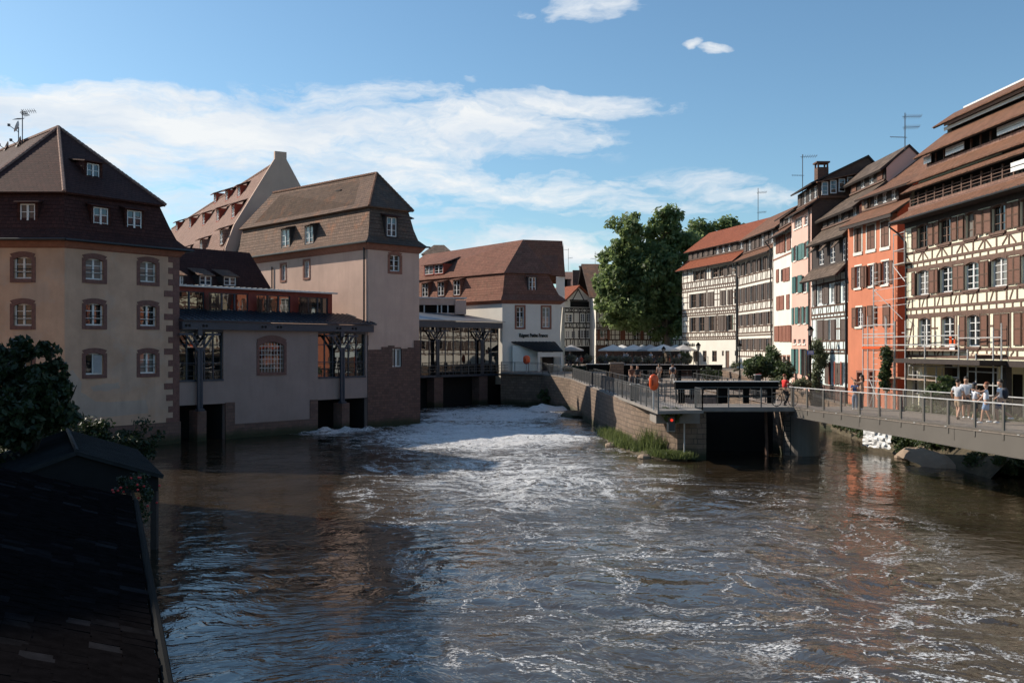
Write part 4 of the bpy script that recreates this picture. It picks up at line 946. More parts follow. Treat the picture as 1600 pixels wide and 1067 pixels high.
for x in (.07, 1.0, W5.s(1461), W5.s(1495), W5.s(1546), W5.s(1579)): mb.wb(W5, x-.06, x+.06, 6.0, 7.73, -.02, .024)
for x in (W5.s(1461), W5.s(1546), .5): hz(mb, W5, x-.35, x+.35, 7.1, .1, o1=.022)
mb.beam(W5, .3, 6.0, 1.0, 7.7, .12, -.02, .026); mb.beam(W5, .1, 5.98, 1.1, 5.0, .12, -.02, .02)
mb.build('timber_frame', M['timber2'], y5)
mb = MB()   # recessed ground floor
panel(mb, W5, 0, L5, 1.4, 5.4, [(W5.s(1478, -2.2), W5.s(1560, -2.2), 1.5, 4.9), (W5.s(1577, -2.2), W5.s(1598, -2.2), 1.6, 4.6)], -2.2, .2)
mb.wb(W5, W5.s(1417, -.6), W5.s(1441, -.6), 1.4, 5.3, -.9, -.6); mb.build('ground_floor_wall', M['cream'], y5)
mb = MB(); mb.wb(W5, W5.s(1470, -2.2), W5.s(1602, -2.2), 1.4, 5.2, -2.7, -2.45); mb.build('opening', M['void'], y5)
mb = MB(); mb.wb(W5, .1, L5, 5.05, 5.34, -.5, .1); mb.wb(W5, W5.s(1476), W5.s(1480), 1.4, 5.04, -.3, 0); mb.wb(W5, W5.s(1566), W5.s(1572), 1.4, 5.04, -.3, 0)
mb.wb(W5, W5.s(1415, .8), W5.s(1552, .8), 5.12, 5.36, .1, 1.5); mb.build('lintel_beam', M['darkwood'], y5)
window(y5, W5, (W5.s(1424, -.59), W5.s(1435, -.59), 3.2, 4.6), -.52, .05, leaves=2, rows=2)
mb = MB()
slabs(mb, W5, -.35, L5, [(.85, 13.6, -.3, 14.28), (.12, 15.35, -.62, 15.85), (-.3, 15.95, -1.35, 16.82), (-.65, 17.5, -2.6, 19.0), (-1.85, 19.4, -3.2, 20.3)], .13)
slabs(mb, W5, -.35, L5, [(-6.5, 17.6, -3.2, 20.3)], .13)
mb.build('roof', [M['browntile'], M['darkwood']], y5)
mb = MB(); mb.wb(W5, -.02, L5, 13.17, 13.56, -.02, .05); mb.slab([W5.P(-.2, 13.5, .80), W5.P(L5, 13.5, .80), W5.P(L5, 13.52, .0), W5.P(-.2, 13.52, .0)], .05); mb.build('soffit_eave_shade', M['darkwood'], y5)  # timber soffit; the dark strip on the wall also paints in the eave's shade
mb = MB()
for o_, z_, ss in ((.85, 13.6, W5), (.12, 15.35, W5), (-.3, 15.95, W5), (-.65, 17.5, W5), (-1.85, 19.4, W5)):
    x = -.35
    while x < L5-.2: j = random.uniform(-.02, .03); mb.hexa([W5.P(x, z_+.05, o_-.12), W5.P(x+.10, z_+.10, o_-.12), W5.P(x+.2, z_+.05, o_-.12)], [W5.P(x, z_-.07, o_+.07+j), W5.P(x+.10, z_-.02, o_+.07+j), W5.P(x+.2, z_-.07, o_+.07+j)]); x += .225
    mb.build('eave_tiles', M['browntile'], y5); mb = MB()
mb = MB(); mb.wb(W5, -.2, L5, 14.25, 14.48, -.36, -.26); mb.wb(W5, -.2, L5, 16.8, 17.0, -1.42, -1.32); mb.build('flashing', M['pinktile'], y5)
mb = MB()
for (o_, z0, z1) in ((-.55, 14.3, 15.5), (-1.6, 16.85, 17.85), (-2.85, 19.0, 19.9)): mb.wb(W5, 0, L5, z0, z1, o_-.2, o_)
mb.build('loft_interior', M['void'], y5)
mb = MB()
for k in range(21):
    x = k*L5/20
    mb.wb(W5, x-.05, x+.05, 14.48, 15.22, -.36, -.28); mb.wb(W5, x-.05, x+.05, 17.0, 17.55, -1.42, -1.34)
for z in (14.66, 14.84, 15.02): mb.wb(W5, 0, L5, z, z+.035, -.34, -.29)
mb.build('loft_posts', M['timber2'], y5)
def louvre_boards(a, b, o_, zs):
    mb = MB()
    for z in zs: mb.wb(W5, a, b, z, z+.2, o_+.22, o_+.25)
    mb.build('louvre_boards', M['wframe'], y5)
louvre_boards(.05, L5, -2.6, (19.08, 19.36)); louvre_boards(0, .9, -1.36, (17.05, 17.28)); louvre_boards(W5.s(1563, -1.3), L5, -1.36, (17.05, 17.28)); louvre_boards(W5.s(1586, -.3), L5, -.32, (14.6, 14.85))
louvre_boards(2.6, 4.6, -1.36, (17.05, 17.28))
mb = MB(); mb.wb(W5, .9, L5, 20.26, 20.36, -3.32, -3.1); mb.build('ridge_cap', M['wframe'], y5)
mb = MB(); a = W5.P(-.25, 13.5, .85); pts = [a, W5.P(-.25, 13.3, .9), W5.P(.0, 12.9, .5), W5.P(.25, 12.3, .1), W5.P(.25, 2, .1)]
for p_, q_ in zip(pts, pts[1:]): mb.tube(p_, q_, .055)
mb.tube(W5.P(-.3, 13.52, .9), W5.P(L5, 13.52, .9), .06); mb.build('gutter', M['darkmetal'], y5)

# ---- orange house
Wo = Wall(P2(1325, 67), P2(1402, 60)); Lo = Wo.L
ho = thing('orange_house', 'narrow orange plastered house with brown shutters beside the scaffolding', 'building', (24, 63, 1.9))
o3 = [(1335.6, 1346.7, 357, 394.4), (1355, 1367.7, 352, 390), (1377, 1389.7, 346, 386)]
w2 = [(1336.5, 1346, 416, 450), (1357, 1366, 414, 447), (1378, 1388.7, 408, 444.5)]; w3_ = [(1338, 1347, 480, 510.5)]
mb = MB(); ops = [Wo.box(*q) for q in w2+w3_]; door = Wo.box(1340, 1348, 574, 622); door = (door[0], door[1], 2.0, 4.3); d2 = Wo.box(1359, 1366, 566, 620); d2 = (d2[0], d2[1], 2, 4.4)
panel(mb, Wo, 0, Lo, 1.2, 14.4, ops+[door, d2], 0, .2)
profo = [(0, 14.4), (-1, 15.4), (-1, 16.3), (-2.7, 17.4), (-4.7, 18.9), (-6, 20), (-9, 17), (-10, 13)]
endwalls(mb, Wo, profo, (0, ), 1.2); mb.build('wall', M['orange'], ho)
mb = MB(); endwalls(mb, Wo, profo, (Lo,), 1.2); mb.wb(Wo, Lo, Lo+1.3, 1.2, 14.2, -3.2, -2.8); mb.build('gable_wall', M['redwall'], ho)
for q in o3:
    a, b, c, d = Wo.box(*q); mb = MB(); t_ = .13
    mb.wb(Wo, a-t_, a, c-t_, d+t_, -.02, .03); mb.wb(Wo, b, b+t_, c-t_, d+t_, -.02, .03); mb.wb(Wo, a, b, d, d+t_, -.02, .03); mb.wb(Wo, a-t_, b+t_, c-t_*1.6, c-.002, -.02, .07); mb.build('window_surround', M['white2'], ho)
    shutter(ho, Wo, a, (a+b)/2, c, d, -.02, 'shut_b', 'timber'); shutter(ho, Wo, (a+b)/2, b, c, d, -.02, 'shut_b', 'timber')
for op in ops: 
    window(ho, Wo, op, 0, .15, leaves=2, rows=4); mb = MB(); mb.wb(Wo, op[0]-.1, op[1]+.1, op[2]-.13, op[2], -.02, .09); mb.wb(Wo, op[0]-.1, op[1]+.1, op[3], op[3]+.1, -.02, .03); mb.build('window_surround', M['white2'], ho)
for x0, x1, y0, y1, in ((1330.3, 1335.9, 418, 452), (1346.3, 1350.5, 416, 449), (1351, 1356.4, 415, 449), (1366.3, 1371.3, 411, 446), (1371.7, 1377.5, 411, 446), (1389, 1395, 407, 443), (1332, 1337.5, 481, 512.5), (1347.3, 1352, 479, 511.5), (1357, 1363, 477.5, 511), (1366, 1369.5, 477, 509), (1379, 1390, 475, 511)):
    a, b, c, d = Wo.box(x0, x1, y0, y1, .05); shutter(ho, Wo, a, b, c, d, 0, 'shut_b', 'timber')
for op in (door, d2):
    mb = MB(); mb.wb(Wo, op[0], op[1], op[2], op[3], -.19, -.14); mb.build('door', M['darkwood'], ho)
    mb = MB(); mb.wb(Wo, op[0]-.12, op[0], op[2], op[3]+.15, -.02, .04); mb.wb(Wo, op[1], op[1]+.12, op[2], op[3]+.15, -.02, .04); mb.wb(Wo, op[0], op[1], op[3], op[3]+.15, -.02, .04); mb.build('door_surround', M['cornice'], ho)
mb = MB(); slabs(mb, Wo, -.05, Lo+.35, [(.65, 14.35, -1.0, 15.42), (-.45, 16.25, -2.7, 17.4), (-2.7, 17.4, -6, 20), (-10, 14.5, -6, 20)]); mb.wb(Wo, -.05, Lo+.35, 14.12, 14.33, .48, .62, 1); mb.build('roof', [M['browntile'], M['darkwood']], ho)
strip(ho, Wo, Wo.s(1349, -1), Wo.s(1404, -1), 15.4, 16.4, -1.0, 4, 'darkwood', lit={1, 2, 3}); mb = MB(); mb.wb(Wo, Wo.s(1348, -1), Wo.s(1360, -1), 15.5, 16.2, -.99, -.93); mb.build('boarding', M['shut_l'], ho)

# ---- white and brown half-timbered house with shaggy skirts
Wd = Wall(P2(1268, 75.5), P2(1325, 67.3)); Ld = Wd.L
hd = thing('half_timbered_house', 'white half-timbered house with dark attic storeys between the pink and the orange house', 'building', (23.6, 71, 2))
profd = [(0, 12.1), (0, 14.0), (-.8, 15.15), (-.8, 15.9), (-2.7, 17.7), (-2.7, 18.6), (-4.3, 20.2), (-8.5, 16.0)]
ra = [(1278, 1285, 444, 475), (1298.5, 1303.9, 443, 473), (1316.5, 1323, 440.5, 471)]; rb = [(1294.5, 1298, 499, 531)]; rc = [(1298.7, 1304.6, 567, 600), (1316.8, 1324, 566, 600)]; rt_ = [(1278, 1286, 381.5, 414), (1295, 1303.6, 377.5, 411), (1314.6, 1323.4, 372, 407)]
opd = [Wd.box(*q) for q in ra+rb+rc]; opt = [Wd.box(*q) for q in rt_]
mb = MB(); panel(mb, Wd, 0, Ld, 1.2, 12.1, opd, 0, .16); mb.build('wall', M['bluewhite'], hd)
mb = MB(); endwalls(mb, Wd, profd, (0,), 12); mb.build('end_wall', M['brick'], hd); mb = MB(); endwalls(mb, Wd, profd, (Ld-.02,), 12); mb.build('gable_wall', M['pink'], hd)['label'] = 'pinkish plastered upper gable'
mb = MB(); panel(mb, Wd, 0, Ld, 12.0, 14.3, opt, -.05, .16); mb.wb(Wd, 0, Ld, 11.35, 12.1, .004, .05); mb.build('attic_wall', M['darkwood'], hd)
for i, op in enumerate(opd+opt): window(hd, Wd, op, 0 if i < len(opd) else -.05, .12, leaves=2, rows=4)
for q in ((1271, 1276.2, 446, 478), (1285.3, 1290, 445, 475), (1290.2, 1294.9, 444, 475), (1304.2, 1308.5, 443, 474), (1308.7, 1313, 442, 473), (1323.4, 1327, 441, 471), (1277, 1286, 500, 532), (1287.7, 1294.2, 500, 531), (1298.2, 1304.8, 499, 531), (1314, 1324.5, 498, 531), (1289, 1298, 567, 599.5), (1305.2, 1310.5, 567, 600), (1310.8, 1316.2, 567, 600), (1324.4, 1328, 567, 600)):
    a, b, c, d = Wd.box(*q, .04); shutter(hd, Wd, a, b, c, d, 0, 'shut_d')
mb = MB()
zb_ = [Wd.z(1300, y) for y in (477, 489.5, 495.5, 532.5, 546.5, 551.5, 441)]
for z in zb_: hz(mb, Wd, 0, Ld, z, .13)
vtimbers(mb, Wd, 0, Ld, zb_[1]+.06, zb_[0]-.06, 9, .11, pat='K'); vtimbers(mb, Wd, 0, Ld, zb_[2]+.05, zb_[1]-.05, 11, .11); vtimbers(mb, Wd, 0, Ld, zb_[4]+.05, zb_[3]-.05, 9, .11, pat='K'); vtimbers(mb, Wd, 0, Ld, zb_[5]+.05, zb_[4]-.05, 11, .11)
for px in (1269.5, 1275.5, 1287.4, 1306.5, 1309.5, 1313, 1326): s = Wd.s(px); mb.wb(Wd, s-.06, s+.06, zb_[3], zb_[2], -.02, .02); mb.wb(Wd, s-.06, s+.06, zb_[0], 11.4, -.02, .02)
for s0_, s1_ in ((1306.5, 1313),): hz(mb, Wd, Wd.s(s0_), Wd.s(s1_), (zb_[3]+zb_[2])/2, .1, o1=.022)
mb.build('timber_frame', M['timber'], hd)
mb = MB(); slabs(mb, Wd, -.15, Ld+.05, [(.95, 11.1, -.05, 12.15), (.45, 13.9, -.85, 15.2), (-.25, 15.85, -2.7, 17.72), (-2.2, 18.5, -4.3, 20.25), (-8.5, 16.2, -4.3, 20.25)], .16)
mb.build('roof', [M['greytile'], M['darkwood']], hd)
for op in opt:
    mb = MB(); a, b = op[0]-.02, op[0]-.75
    mb.slab([Wd.P(b-.02, op[3]-.55, .55), Wd.P(a, op[3]-.55, .55), Wd.P(a, op[3]+.1, .0), Wd.P(b+.1, op[3]+.1, .0)], .07); mb.build('pent_hood', M['greytile'], hd)
strip(hd, Wd, 0.2, Ld-.1, 15.15, 16.2, -.8, 5, 'darkwood', 'shut_d', lit={2, 4}); strip(hd, Wd, Wd.s(1328, -2.6), Ld-.1, 17.7, 18.75, -2.65, 4, 'darkwood', 'shut_b', lit={1, 2})
mb = MB(); mb.wb(Wd, -.02, Ld, 1.2, 3.2, -.02, .06); mb.build('plinth', M['rubble'], hd); downpipe(hd, Wd, Ld-.05, 2, 14, .12, .08)
for x0, x1 in ((1296.7, 1298.5), (1304.8, 1306.3), (1314.8, 1316.6)): a, b, c, d = Wd.box(x0, x1, 565, 601); mb = MB(); mb.wb(Wd, a, b, c, d, .075, .10); mb.build('window_trim', M['redwall'], hd)

# ---- pink house
Wp = Wall(P2(1237, 82), P2(1268, 75.8)); Lp = Wp.L
hp = thing('pink_house', 'tall narrow pink house with teal shutters and high chimney', 'building', (24, 79, 3))
profp = [(0, 17.1), (-.5, 17.7), (-.5, 19.0), (-2, 20.0), (-4.4, 21.1), (-9, 16)]
rp = [(1241, 1253, 339.5, 356), (1257, 1262.3, 336, 351), (1240.6, 1244, 384, 407.5), (1257.3, 1260.8, 378, 402), (1256, 1261, 437, 456), (1244.5, 1247.8, 431, 457), (1256, 1259.5, 480, 505), (1247.5, 1250.3, 481, 506)]
opp = [Wp.box(*q) for q in rp]; sm = [Wp.box(a, b, 530, 537) for a, b in ((1240, 1244), (1247.3, 1251.3), (1254.5, 1258.5))]; dp = [(Wp.s(1241.5), Wp.s(1246), 3.1, 5.9), (Wp.s(1252.5), Wp.s(1258.5), 3.1, 5.9)]
mb = MB(); panel(mb, Wp, 0, Lp, 1.2, 17.1, opp+sm+dp, 0, .18); mb.build('wall', M['pink'], hp); mb = MB(); endwalls(mb, Wp, profp, (0, Lp), 1.2); mb.build('party_wall', M['brick'], hp)
for i, op in enumerate(opp+sm): window(hp, Wp, op, 0, .13, leaves=3 if i == 0 else 2 if i < 8 else 1, rows=3 if i < 8 else 1, fr=.05); 
for op in opp+sm: mb = MB(); mb.wb(Wp, op[0]-.1, op[1]+.1, op[2]-.12, op[2], -.02, .07); mb.build('window_sill', M['white2'], hp)
for op in dp: mb = MB(); mb.wb(Wp, op[0], op[1], op[2], op[3], -.17, -.12); mb.build('door', M['darkwood'], hp)
for q in ((1236.9, 1240.4, 387, 409.5), (1244.2, 1247, 384, 407), (1247.2, 1254, 381, 406), (1254.2, 1257, 380, 404), (1261, 1264, 376, 402), (1237.5, 1240.5, 433, 458.5), (1241.2, 1244.2, 432, 458), (1247.8, 1252, 430, 457), (1252.2, 1255.7, 430, 457), (1261.3, 1264.5, 437, 456), (1237, 1240, 481, 507), (1242, 1247, 480, 506), (1250.6, 1253, 479, 506), (1253.2, 1255.8, 479, 506), (1259.8, 1263.5, 478.5, 506), (1236.5, 1241, 545, 583), (1244.5, 1247, 545, 583), (1250, 1252.3, 545, 585), (1258.7, 1261.5, 545, 587)):
    a, b, c, d = Wp.box(*q, .04); shutter(hp, Wp, a, b, c, d, 0, 'shut_t')
mb = MB(); slabs(mb, Wp, -.1, Lp+.15, [(.6, 17.05, -.55, 17.75), (.1, 19.0, -4.4, 21.15), (-9, 16, -4.4, 21.15)]); mb.build('roof', [M['browntile'], M['darkwood']], hp)
strip(hp, Wp, 0, Lp, 17.7, 19.0, -.5, 4, 'darkwood', lit={1, 2, 3})
Wps = Wall(Wp.P(Lp+.05, 0, -.5)[:2], Wp.P(Lp+.05, 0, -3.4)[:2]); 
for k in range(4):
    a = .25+k*.66; zb = 17.9+k*.12; window(hp, Wps, (a, a+.5, zb+.1, zb+1.15), .14, .06, leaves=1, rows=3, fr=.07)
mb = MB(); mb.slab([Wps.P(-.2, 19.0, .5), Wps.P(3.1, 19.7, .5), Wps.P(3.1, 19.75, -.05), Wps.P(-.2, 19.05, -.05)], .07); mb.wb(Wps, 0, 3, 17.75, 17.95, .0, .12); mb.build('side_hood', M['browntile'], hp)
c = Wp.P(Lp*.35, 20.0, -1.9); mb = MB(); mb.box(c.x-.45, c.x+.45, c.y-.45, c.y+.45, 19.3, 20.9)
for dx in (-.38, .38):
    for dy in (-.38, .38): mb.box(c.x+dx-.06, c.x+dx+.06, c.y+dy-.06, c.y+dy+.06, 20.9, 21.25)
mb.box(c.x-.55, c.x+.55, c.y-.55, c.y+.55, 21.25, 21.37); mb.build('chimney', M['brick'], hp)
downpipe(hp, Wp, Wp.s(1266), 3, 17, .1, .07)

# ---- narrow white house
Ww = Wall(P2(1208, 90), P2(1237, 82.3)); Lw = Ww.L
hw_ = thing('white_house', 'narrow white plastered house with red-brown shutters left of the pink house', 'building', (24, 86, 3))
mb = MB(); smw = [Ww.box(a, b, 557, 569) for a, b in ((1216.3, 1221.5), (1223.8, 1227.8), (1230.3, 1234.2))]; dkw = [Ww.box(1220, 1223, 421, 440)]
panel(mb, Ww, 0, Lw, 1.5, 16.1, smw+dkw, 0, .15); profw = [(0, 16.1), (-.6, 17.0), (-.6, 18.0), (-4.4, 20.5), (-9, 16)]; endwalls(mb, Ww, profw, (0, Lw), 1.5); mb.build('wall', M['white2'], hw_)
for op in smw: window(hw_, Ww, op, 0, .1, 'bframe', leaves=1, rows=2, fr=.05); flat_surround(hw_, Ww, op, .14, 'cornice')
window(hw_, Ww, dkw[0], 0, .12, 'bframe', leaves=1, rows=1)
for q in ((1212.5, 1218, 370, 396), (1218.2, 1223.5, 368, 395), (1223.7, 1227, 367, 394), (1229, 1235.3, 364, 391), (1212.7, 1216.7, 421, 441.5), (1223.2, 1227.5, 419.5, 440), (1227.7, 1233.5, 418, 439), (1213, 1218, 463, 485), (1218.3, 1224.6, 462, 484), (1228.5, 1233.3, 460, 483), (1209.8, 1216.5, 509.5, 533.5), (1217.2, 1222, 509, 534), (1222.3, 1228, 508.5, 534), (1228.2, 1233, 508, 534), (1233.2, 1236.8, 508, 534)):
    a, b, c, d = Ww.box(*q, .04); shutter(hw_, Ww, a, b, c, d, 0, 'shut_r')
mb = MB(); hz(mb, Ww, 0, Lw, 14.15, .14); mb.build('sill_band', M['cornice'], hw_)
mb = MB(); slabs(mb, Ww, -.1, Lw+.1, [(.65, 16.0, -.65, 17.0), (-.1, 17.9, -4.4, 20.5), (-9, 16, -4.4, 20.5)]); mb.build('roof', [M['browntile'], M['darkwood']], hw_)
strip(hw_, Ww, 0, Lw, 17.0, 18.0, -.6, 5, 'darkwood', 'shut_d', lit={2, 3})
mb = MB()
for p_, q_ in ((Ww.P(-.1, 15.95, .72), Ww.P(Lw, 15.95, .72)), (Ww.P(-.1, 15.9, .72), Ww.P(.1, 15.3, .3)), (Ww.P(.1, 15.3, .3), Ww.P(.1, 3, .12))): mb.tube(p_, q_, .06)
mb.build('gutter', M['darkmetal'], hw_)

# ---- two curved half-timbered houses
We = Wall(P2(1153, 102.3), P2(1208, 90.3)); Le = We.L
he = thing('half_timbered_house', 'brown-roofed half-timbered house with close rows of dark shutters beside the red-roofed corner house', 'building', (24.5, 96, 3.5))
mb = MB(); opsE = []; shE = []
for (ya, yb, n_) in ((413, 432, 6), (451, 475, 6), (492, 510, 5), (529.5, 546.5, 5)):
    z0, z1 = We.z(1156, yb), We.z(1156, ya)
    for k in range(n_):
        st = (Le-.6)/n_; a = .35+k*st; opsE.append((a+st*.30, a+st*.70, z0, z1)); shE += [(a+.02, a+st*.28, z0, z1), (a+st*.72, a+st*.98, z0, z1)]
panel(mb, We, 0, Le, 1.5, 15.1, opsE, 0, .15); profe = [(0, 15.1), (-.6, 15.9), (-.6, 17.3), (-3.5, 19.9), (-8, 16)]; endwalls(mb, We, profe, (0, Le), 1.5); mb.build('wall', M['white2'], he)
for op in opsE: window(he, We, op, 0, .12, 'bframe', leaves=2, rows=2, fr=.05)
for a, b, c, d in shE: shutter(he, We, a, b, c, d, 0, 'shut_d')
mb = MB(); ZE = [We.z(1156, y) for y in (433.5, 446, 476.5, 487.5, 511.5, 521, 524.5, 548, 556.5)]
for z in ZE: hz(mb, We, 0, Le, z, .13)
for i, j, p_ in ((1, 0, 'K'), (3, 2, 'K'), (5, 4, 'K'), (8, 7, 'I')): vtimbers(mb, We, 0, Le, ZE[i]+.06, ZE[j]-.06, 15, .10, pat=p_)
for z0, z1 in ((ZE[0], 15), (ZE[2], ZE[1]), (ZE[4], ZE[3]), (ZE[7], ZE[6])):
    for s in (.06, Le-.07): mb.wb(We, s-.06, s+.06, z0, z1, -.02, .02)
mb.build('timber_frame', M['timber'], he)
mb = MB(); slabs(mb, We, -.2, Le+.1, [(.65, 15.05, -.65, 15.92), (-.1, 17.3, -3.5, 19.9), (-8, 16, -3.5, 19.9)]); mb.build('roof', [M['browntile'], M['darkwood']], he)
strip(he, We, 0, Le, 15.9, 17.4, -.6, 8, 'darkwood', 'shut_d', lit={1, 4, 6}); downpipe(he, We, .1, 4, 15, .1, .07)

Wf = Wall(P2(1066, 116), P2(1153, 102.3)); Lf = Wf.L
hf = thing('half_timbered_house', 'white half-timbered corner house with bright red roof skirts and a white ground floor shopfront', 'building', (22, 109, 3.8))
rowsF = {0: ([(1085.5, 1091.5), (1094, 1099), (1113.5, 1121), (1124, 1129.5), (1137, 1141), (1147, 1151)], 423.5, 438), 1: ([(1080, 1087), (1093, 1099), (1147, 1151)], 459, 480.5), 2: ([(1080, 1086.5), (1093, 1100), (1108.5, 1115), (1137, 1146)], 495.5, 518)}
shF = {0: [(1083, 1085.3), (1091.8, 1093.8), (1099.3, 1102.5), (1110.5, 1113.2), (1121.3, 1123.7), (1129.8, 1133), (1133.3, 1136.7), (1141.3, 1144)], 1: [(1077, 1079.8), (1087.3, 1092.7), (1099.3, 1102.5), (1106, 1110.5), (1110.7, 1115), (1126, 1129.5), (1129.7, 1133), (1136.5, 1140), (1140.2, 1144)], 2: [(1077, 1079.8), (1086.8, 1092.5), (1100.3, 1107.9), (1115.3, 1119), (1122, 1126.5), (1126.8, 1131), (1132, 1136.7)]}
opsF = []; mb = MB()
for r_, (xs, ya, yb) in rowsF.items():
    z0, z1 = Wf.z(1088, yb), Wf.z(1088, ya); opsF += [(Wf.s(a), Wf.s(b), z0, z1) for a, b in xs]
gr_ = [Wf.box(a, b, 548, 565) for a, b in ((1071, 1076.5), (1084, 1090), (1098, 1104), (1112.5, 1120))]; gdoor = Wf.box(1133.5, 1139.5, 548, 577.5); gsm = [Wf.box(1128, 1131, 548, 556), Wf.box(1148, 1151.3, 548, 556)]
panel(mb, Wf, 0, Lf, 2, 15.3, opsF+gr_+[gdoor]+gsm, 0, .15); proff = [(0, 15.3), (-.8, 16.4), (-.8, 17.5), (-3.8, 20.0), (-8, 16)]; endwalls(mb, Wf, proff, (0, Lf), 2); mb.build('wall', M['white2'], hf)
for op in opsF+gr_+gsm: window(hf, Wf, op, 0, .12, 'bframe', leaves=2, rows=2, fr=.05)
for r_, xs in shF.items():
    _, ya, yb = rowsF[r_]; z0, z1 = Wf.z(1088, yb), Wf.z(1088, ya)
    for a, b in xs: shutter(hf, Wf, Wf.s(a, .04), Wf.s(b, .04), z0, z1, 0, 'shut_d')
mb = MB(); mb.wb(Wf, gdoor[0], gdoor[1], gdoor[2], gdoor[3], -.14, -.10); mb.build('door', M['timber2'], hf)
mb = MB(); ZF = [Wf.z(1088, y) for y in (440, 449.5, 454.5, 483, 489, 493, 520, 527, 530.5)]
for z in ZF: hz(mb, Wf, 0, Lf, z, .14)
for i, j in ((1, 0), (4, 3), (7, 6)): vtimbers(mb, Wf, 0, Lf, ZF[i]+.06, ZF[j]-.06, 24, .10, pat='K')
for i, j in ((2, 1), (5, 4), (8, 7)): vtimbers(mb, Wf, 0, Lf, ZF[i]+.06, ZF[j]-.06, 30, .10)
for (z0, z1, xs) in ((ZF[0], 15.2, (1067.5, 1074, 1080, 1104, 1107, 1146)), (ZF[3], ZF[2], (1067.5, 1074, 1103.5, 1105, 1116, 1121, 1125, 1134.5, 1145, 1152)), (ZF[6], ZF[5], (1067.5, 1074, 1103, 1120, 1121.5, 1131.5, 1147.5, 1152))):
    for x in xs: s = Wf.s(x); mb.wb(Wf, s-.07, s+.07, z0, z1, -.02, .02)
    for a, b in ((1067.5, 1076), (1116, 1125), (1145, 1152)): hz(mb, Wf, Wf.s(a), Wf.s(b), (z0*.6+z1*.4), .1, o1=.015); hz(mb, Wf, Wf.s(a), Wf.s(b), (z0*.3+z1*.7), .1, o1=.014)
mb.build('timber_frame', M['timber'], hf)
mb = MB(); slabs(mb, Wf, -.5, Lf+.1, [(.75, 15.2, -.85, 16.45), (-.35, 17.45, -3.8, 20.0), (-8, 16, -3.8, 20.0)]); mb.build('roof', [M['brightred'], M['darkwood']], hf)
strip(hf, Wf, 0, Lf, 16.4, 17.6, -.8, 10, 'darkwood', 'shut_d', lit={5, 6, 7, 9}); downpipe(hf, Wf, Lf-.15, 4, 15, .1, .07)
mb = MB()       # lettering band over the shop windows: letters too small to read in the photograph
s = Wf.s(1070)
while s < Wf.s(1085): mb.wb(Wf, s, s+.16, 6.12, 6.42+random.uniform(0, .12), .0, .05); mb.wb(Wf, s, s+.3, 6.22, 6.30, .0, .045); s += .42
mb.build('shop_lettering', M['black'], hf)
aerial(at(1184.5, 345, 106), 3.6, 'lone television aerial above the red and brown roofs behind the corner house', [(3.1, 1.0, .1), (.9, .9, -.1)])
aerial(at(1254, 300, 82), 3.2, 'crooked television aerial left of the brick chimney', [(3.0, 1.3, .1), (1.4, .9, 2.9)])
aerial(at(1414, 235, 67), 2.6, 'television aerial on the peak beside the orange house', [(2.35, 1.3, .2), (1.6, 1.1, .15), (.9, 1.0, 3.0)])

# ================================================================== BACK SQUARE
# gabled white half-timbered house
Wg = Wall(P2(879, 129), P2(927, 131)); Lg = Wg.L
hg = thing('gabled_house', 'small white half-timbered house with a pointed gable behind the lock, right of the hotel', 'building', (8, 130, 3.8))
zz = lambda y: Wg.z(903, y)
gops = [Wg.box(884, 894, 491, 503), Wg.box(907.5, 913.5, 490, 503), Wg.box(917, 923.5, 490, 503), Wg.box(884, 890, 517, 528), Wg.box(893, 899, 517, 528), Wg.box(903, 921, 516, 528), Wg.box(891, 920, 471, 480)]
mb = MB(); panel(mb, Wg, 0, Lg, zz(541), zz(482)-.01, gops[:6], 0, .15)
pk = (Wg.s(903.5), zz(447)); lz, rz_ = zz(472), zz(468)
mb.poly([Wg.P(0, zz(482)), Wg.P(Lg, zz(482)), Wg.P(Lg, rz_), Wg.P(pk[0], pk[1]), Wg.P(0, lz)]); mb.poly([Wg.P(Lg, 3.8), Wg.P(Lg, rz_), Wg.P(Lg, rz_, -8), Wg.P(Lg, 3.8, -8)]); mb.poly([Wg.P(0, 3.8), Wg.P(0, lz), Wg.P(0, lz, -8), Wg.P(0, 3.8, -8)]); mb.build('wall', M['white2'], hg)
for op in gops[:6]: window(hg, Wg, op, 0, .1, 'wframe', leaves=2 if op[1]-op[0] < 1.2 else 4, rows=3, fr=.06)
mb = MB(); mb.wb(Wg, *gops[6][:2], gops[6][2], gops[6][3], .0, .06); mb.wb(Wg, .2, Lg, 3.8, zz(541), -.8, -.3); mb.build('opening', M['void'], hg)
mb = MB()
for y in (482, 488, 505, 512, 530): hz(mb, Wg, 0, Lg, zz(y), .16)
vtimbers(mb, Wg, 0, Lg, zz(488)+.08, zz(482)-.08, 7, .12, pat='X'); vtimbers(mb, Wg, 0, Lg, zz(512)+.08, zz(505)-.08, 9, .12, pat='K'); vtimbers(mb, Wg, 0, Lg, zz(540), zz(530)-.08, 8, .12, pat='K')
for y0, y1 in ((504, 488), (530, 512)):
    for x in (880.5, 896.5, 905.5, 915.3, 925.5): s = Wg.s(x); mb.wb(Wg, s-.07, s+.07, zz(y0), zz(y1), -.02, .02)
mb.beam(Wg, Wg.s(894), zz(470), Wg.s(903.5), zz(452), .13, -.02, .03); mb.beam(Wg, Wg.s(913), zz(470), Wg.s(903.5), zz(452), .13, -.02, .031); hz(mb, Wg, Wg.s(890), Wg.s(918), zz(469.5), .2)
mb.build('timber_frame', M['darkwood'], hg)
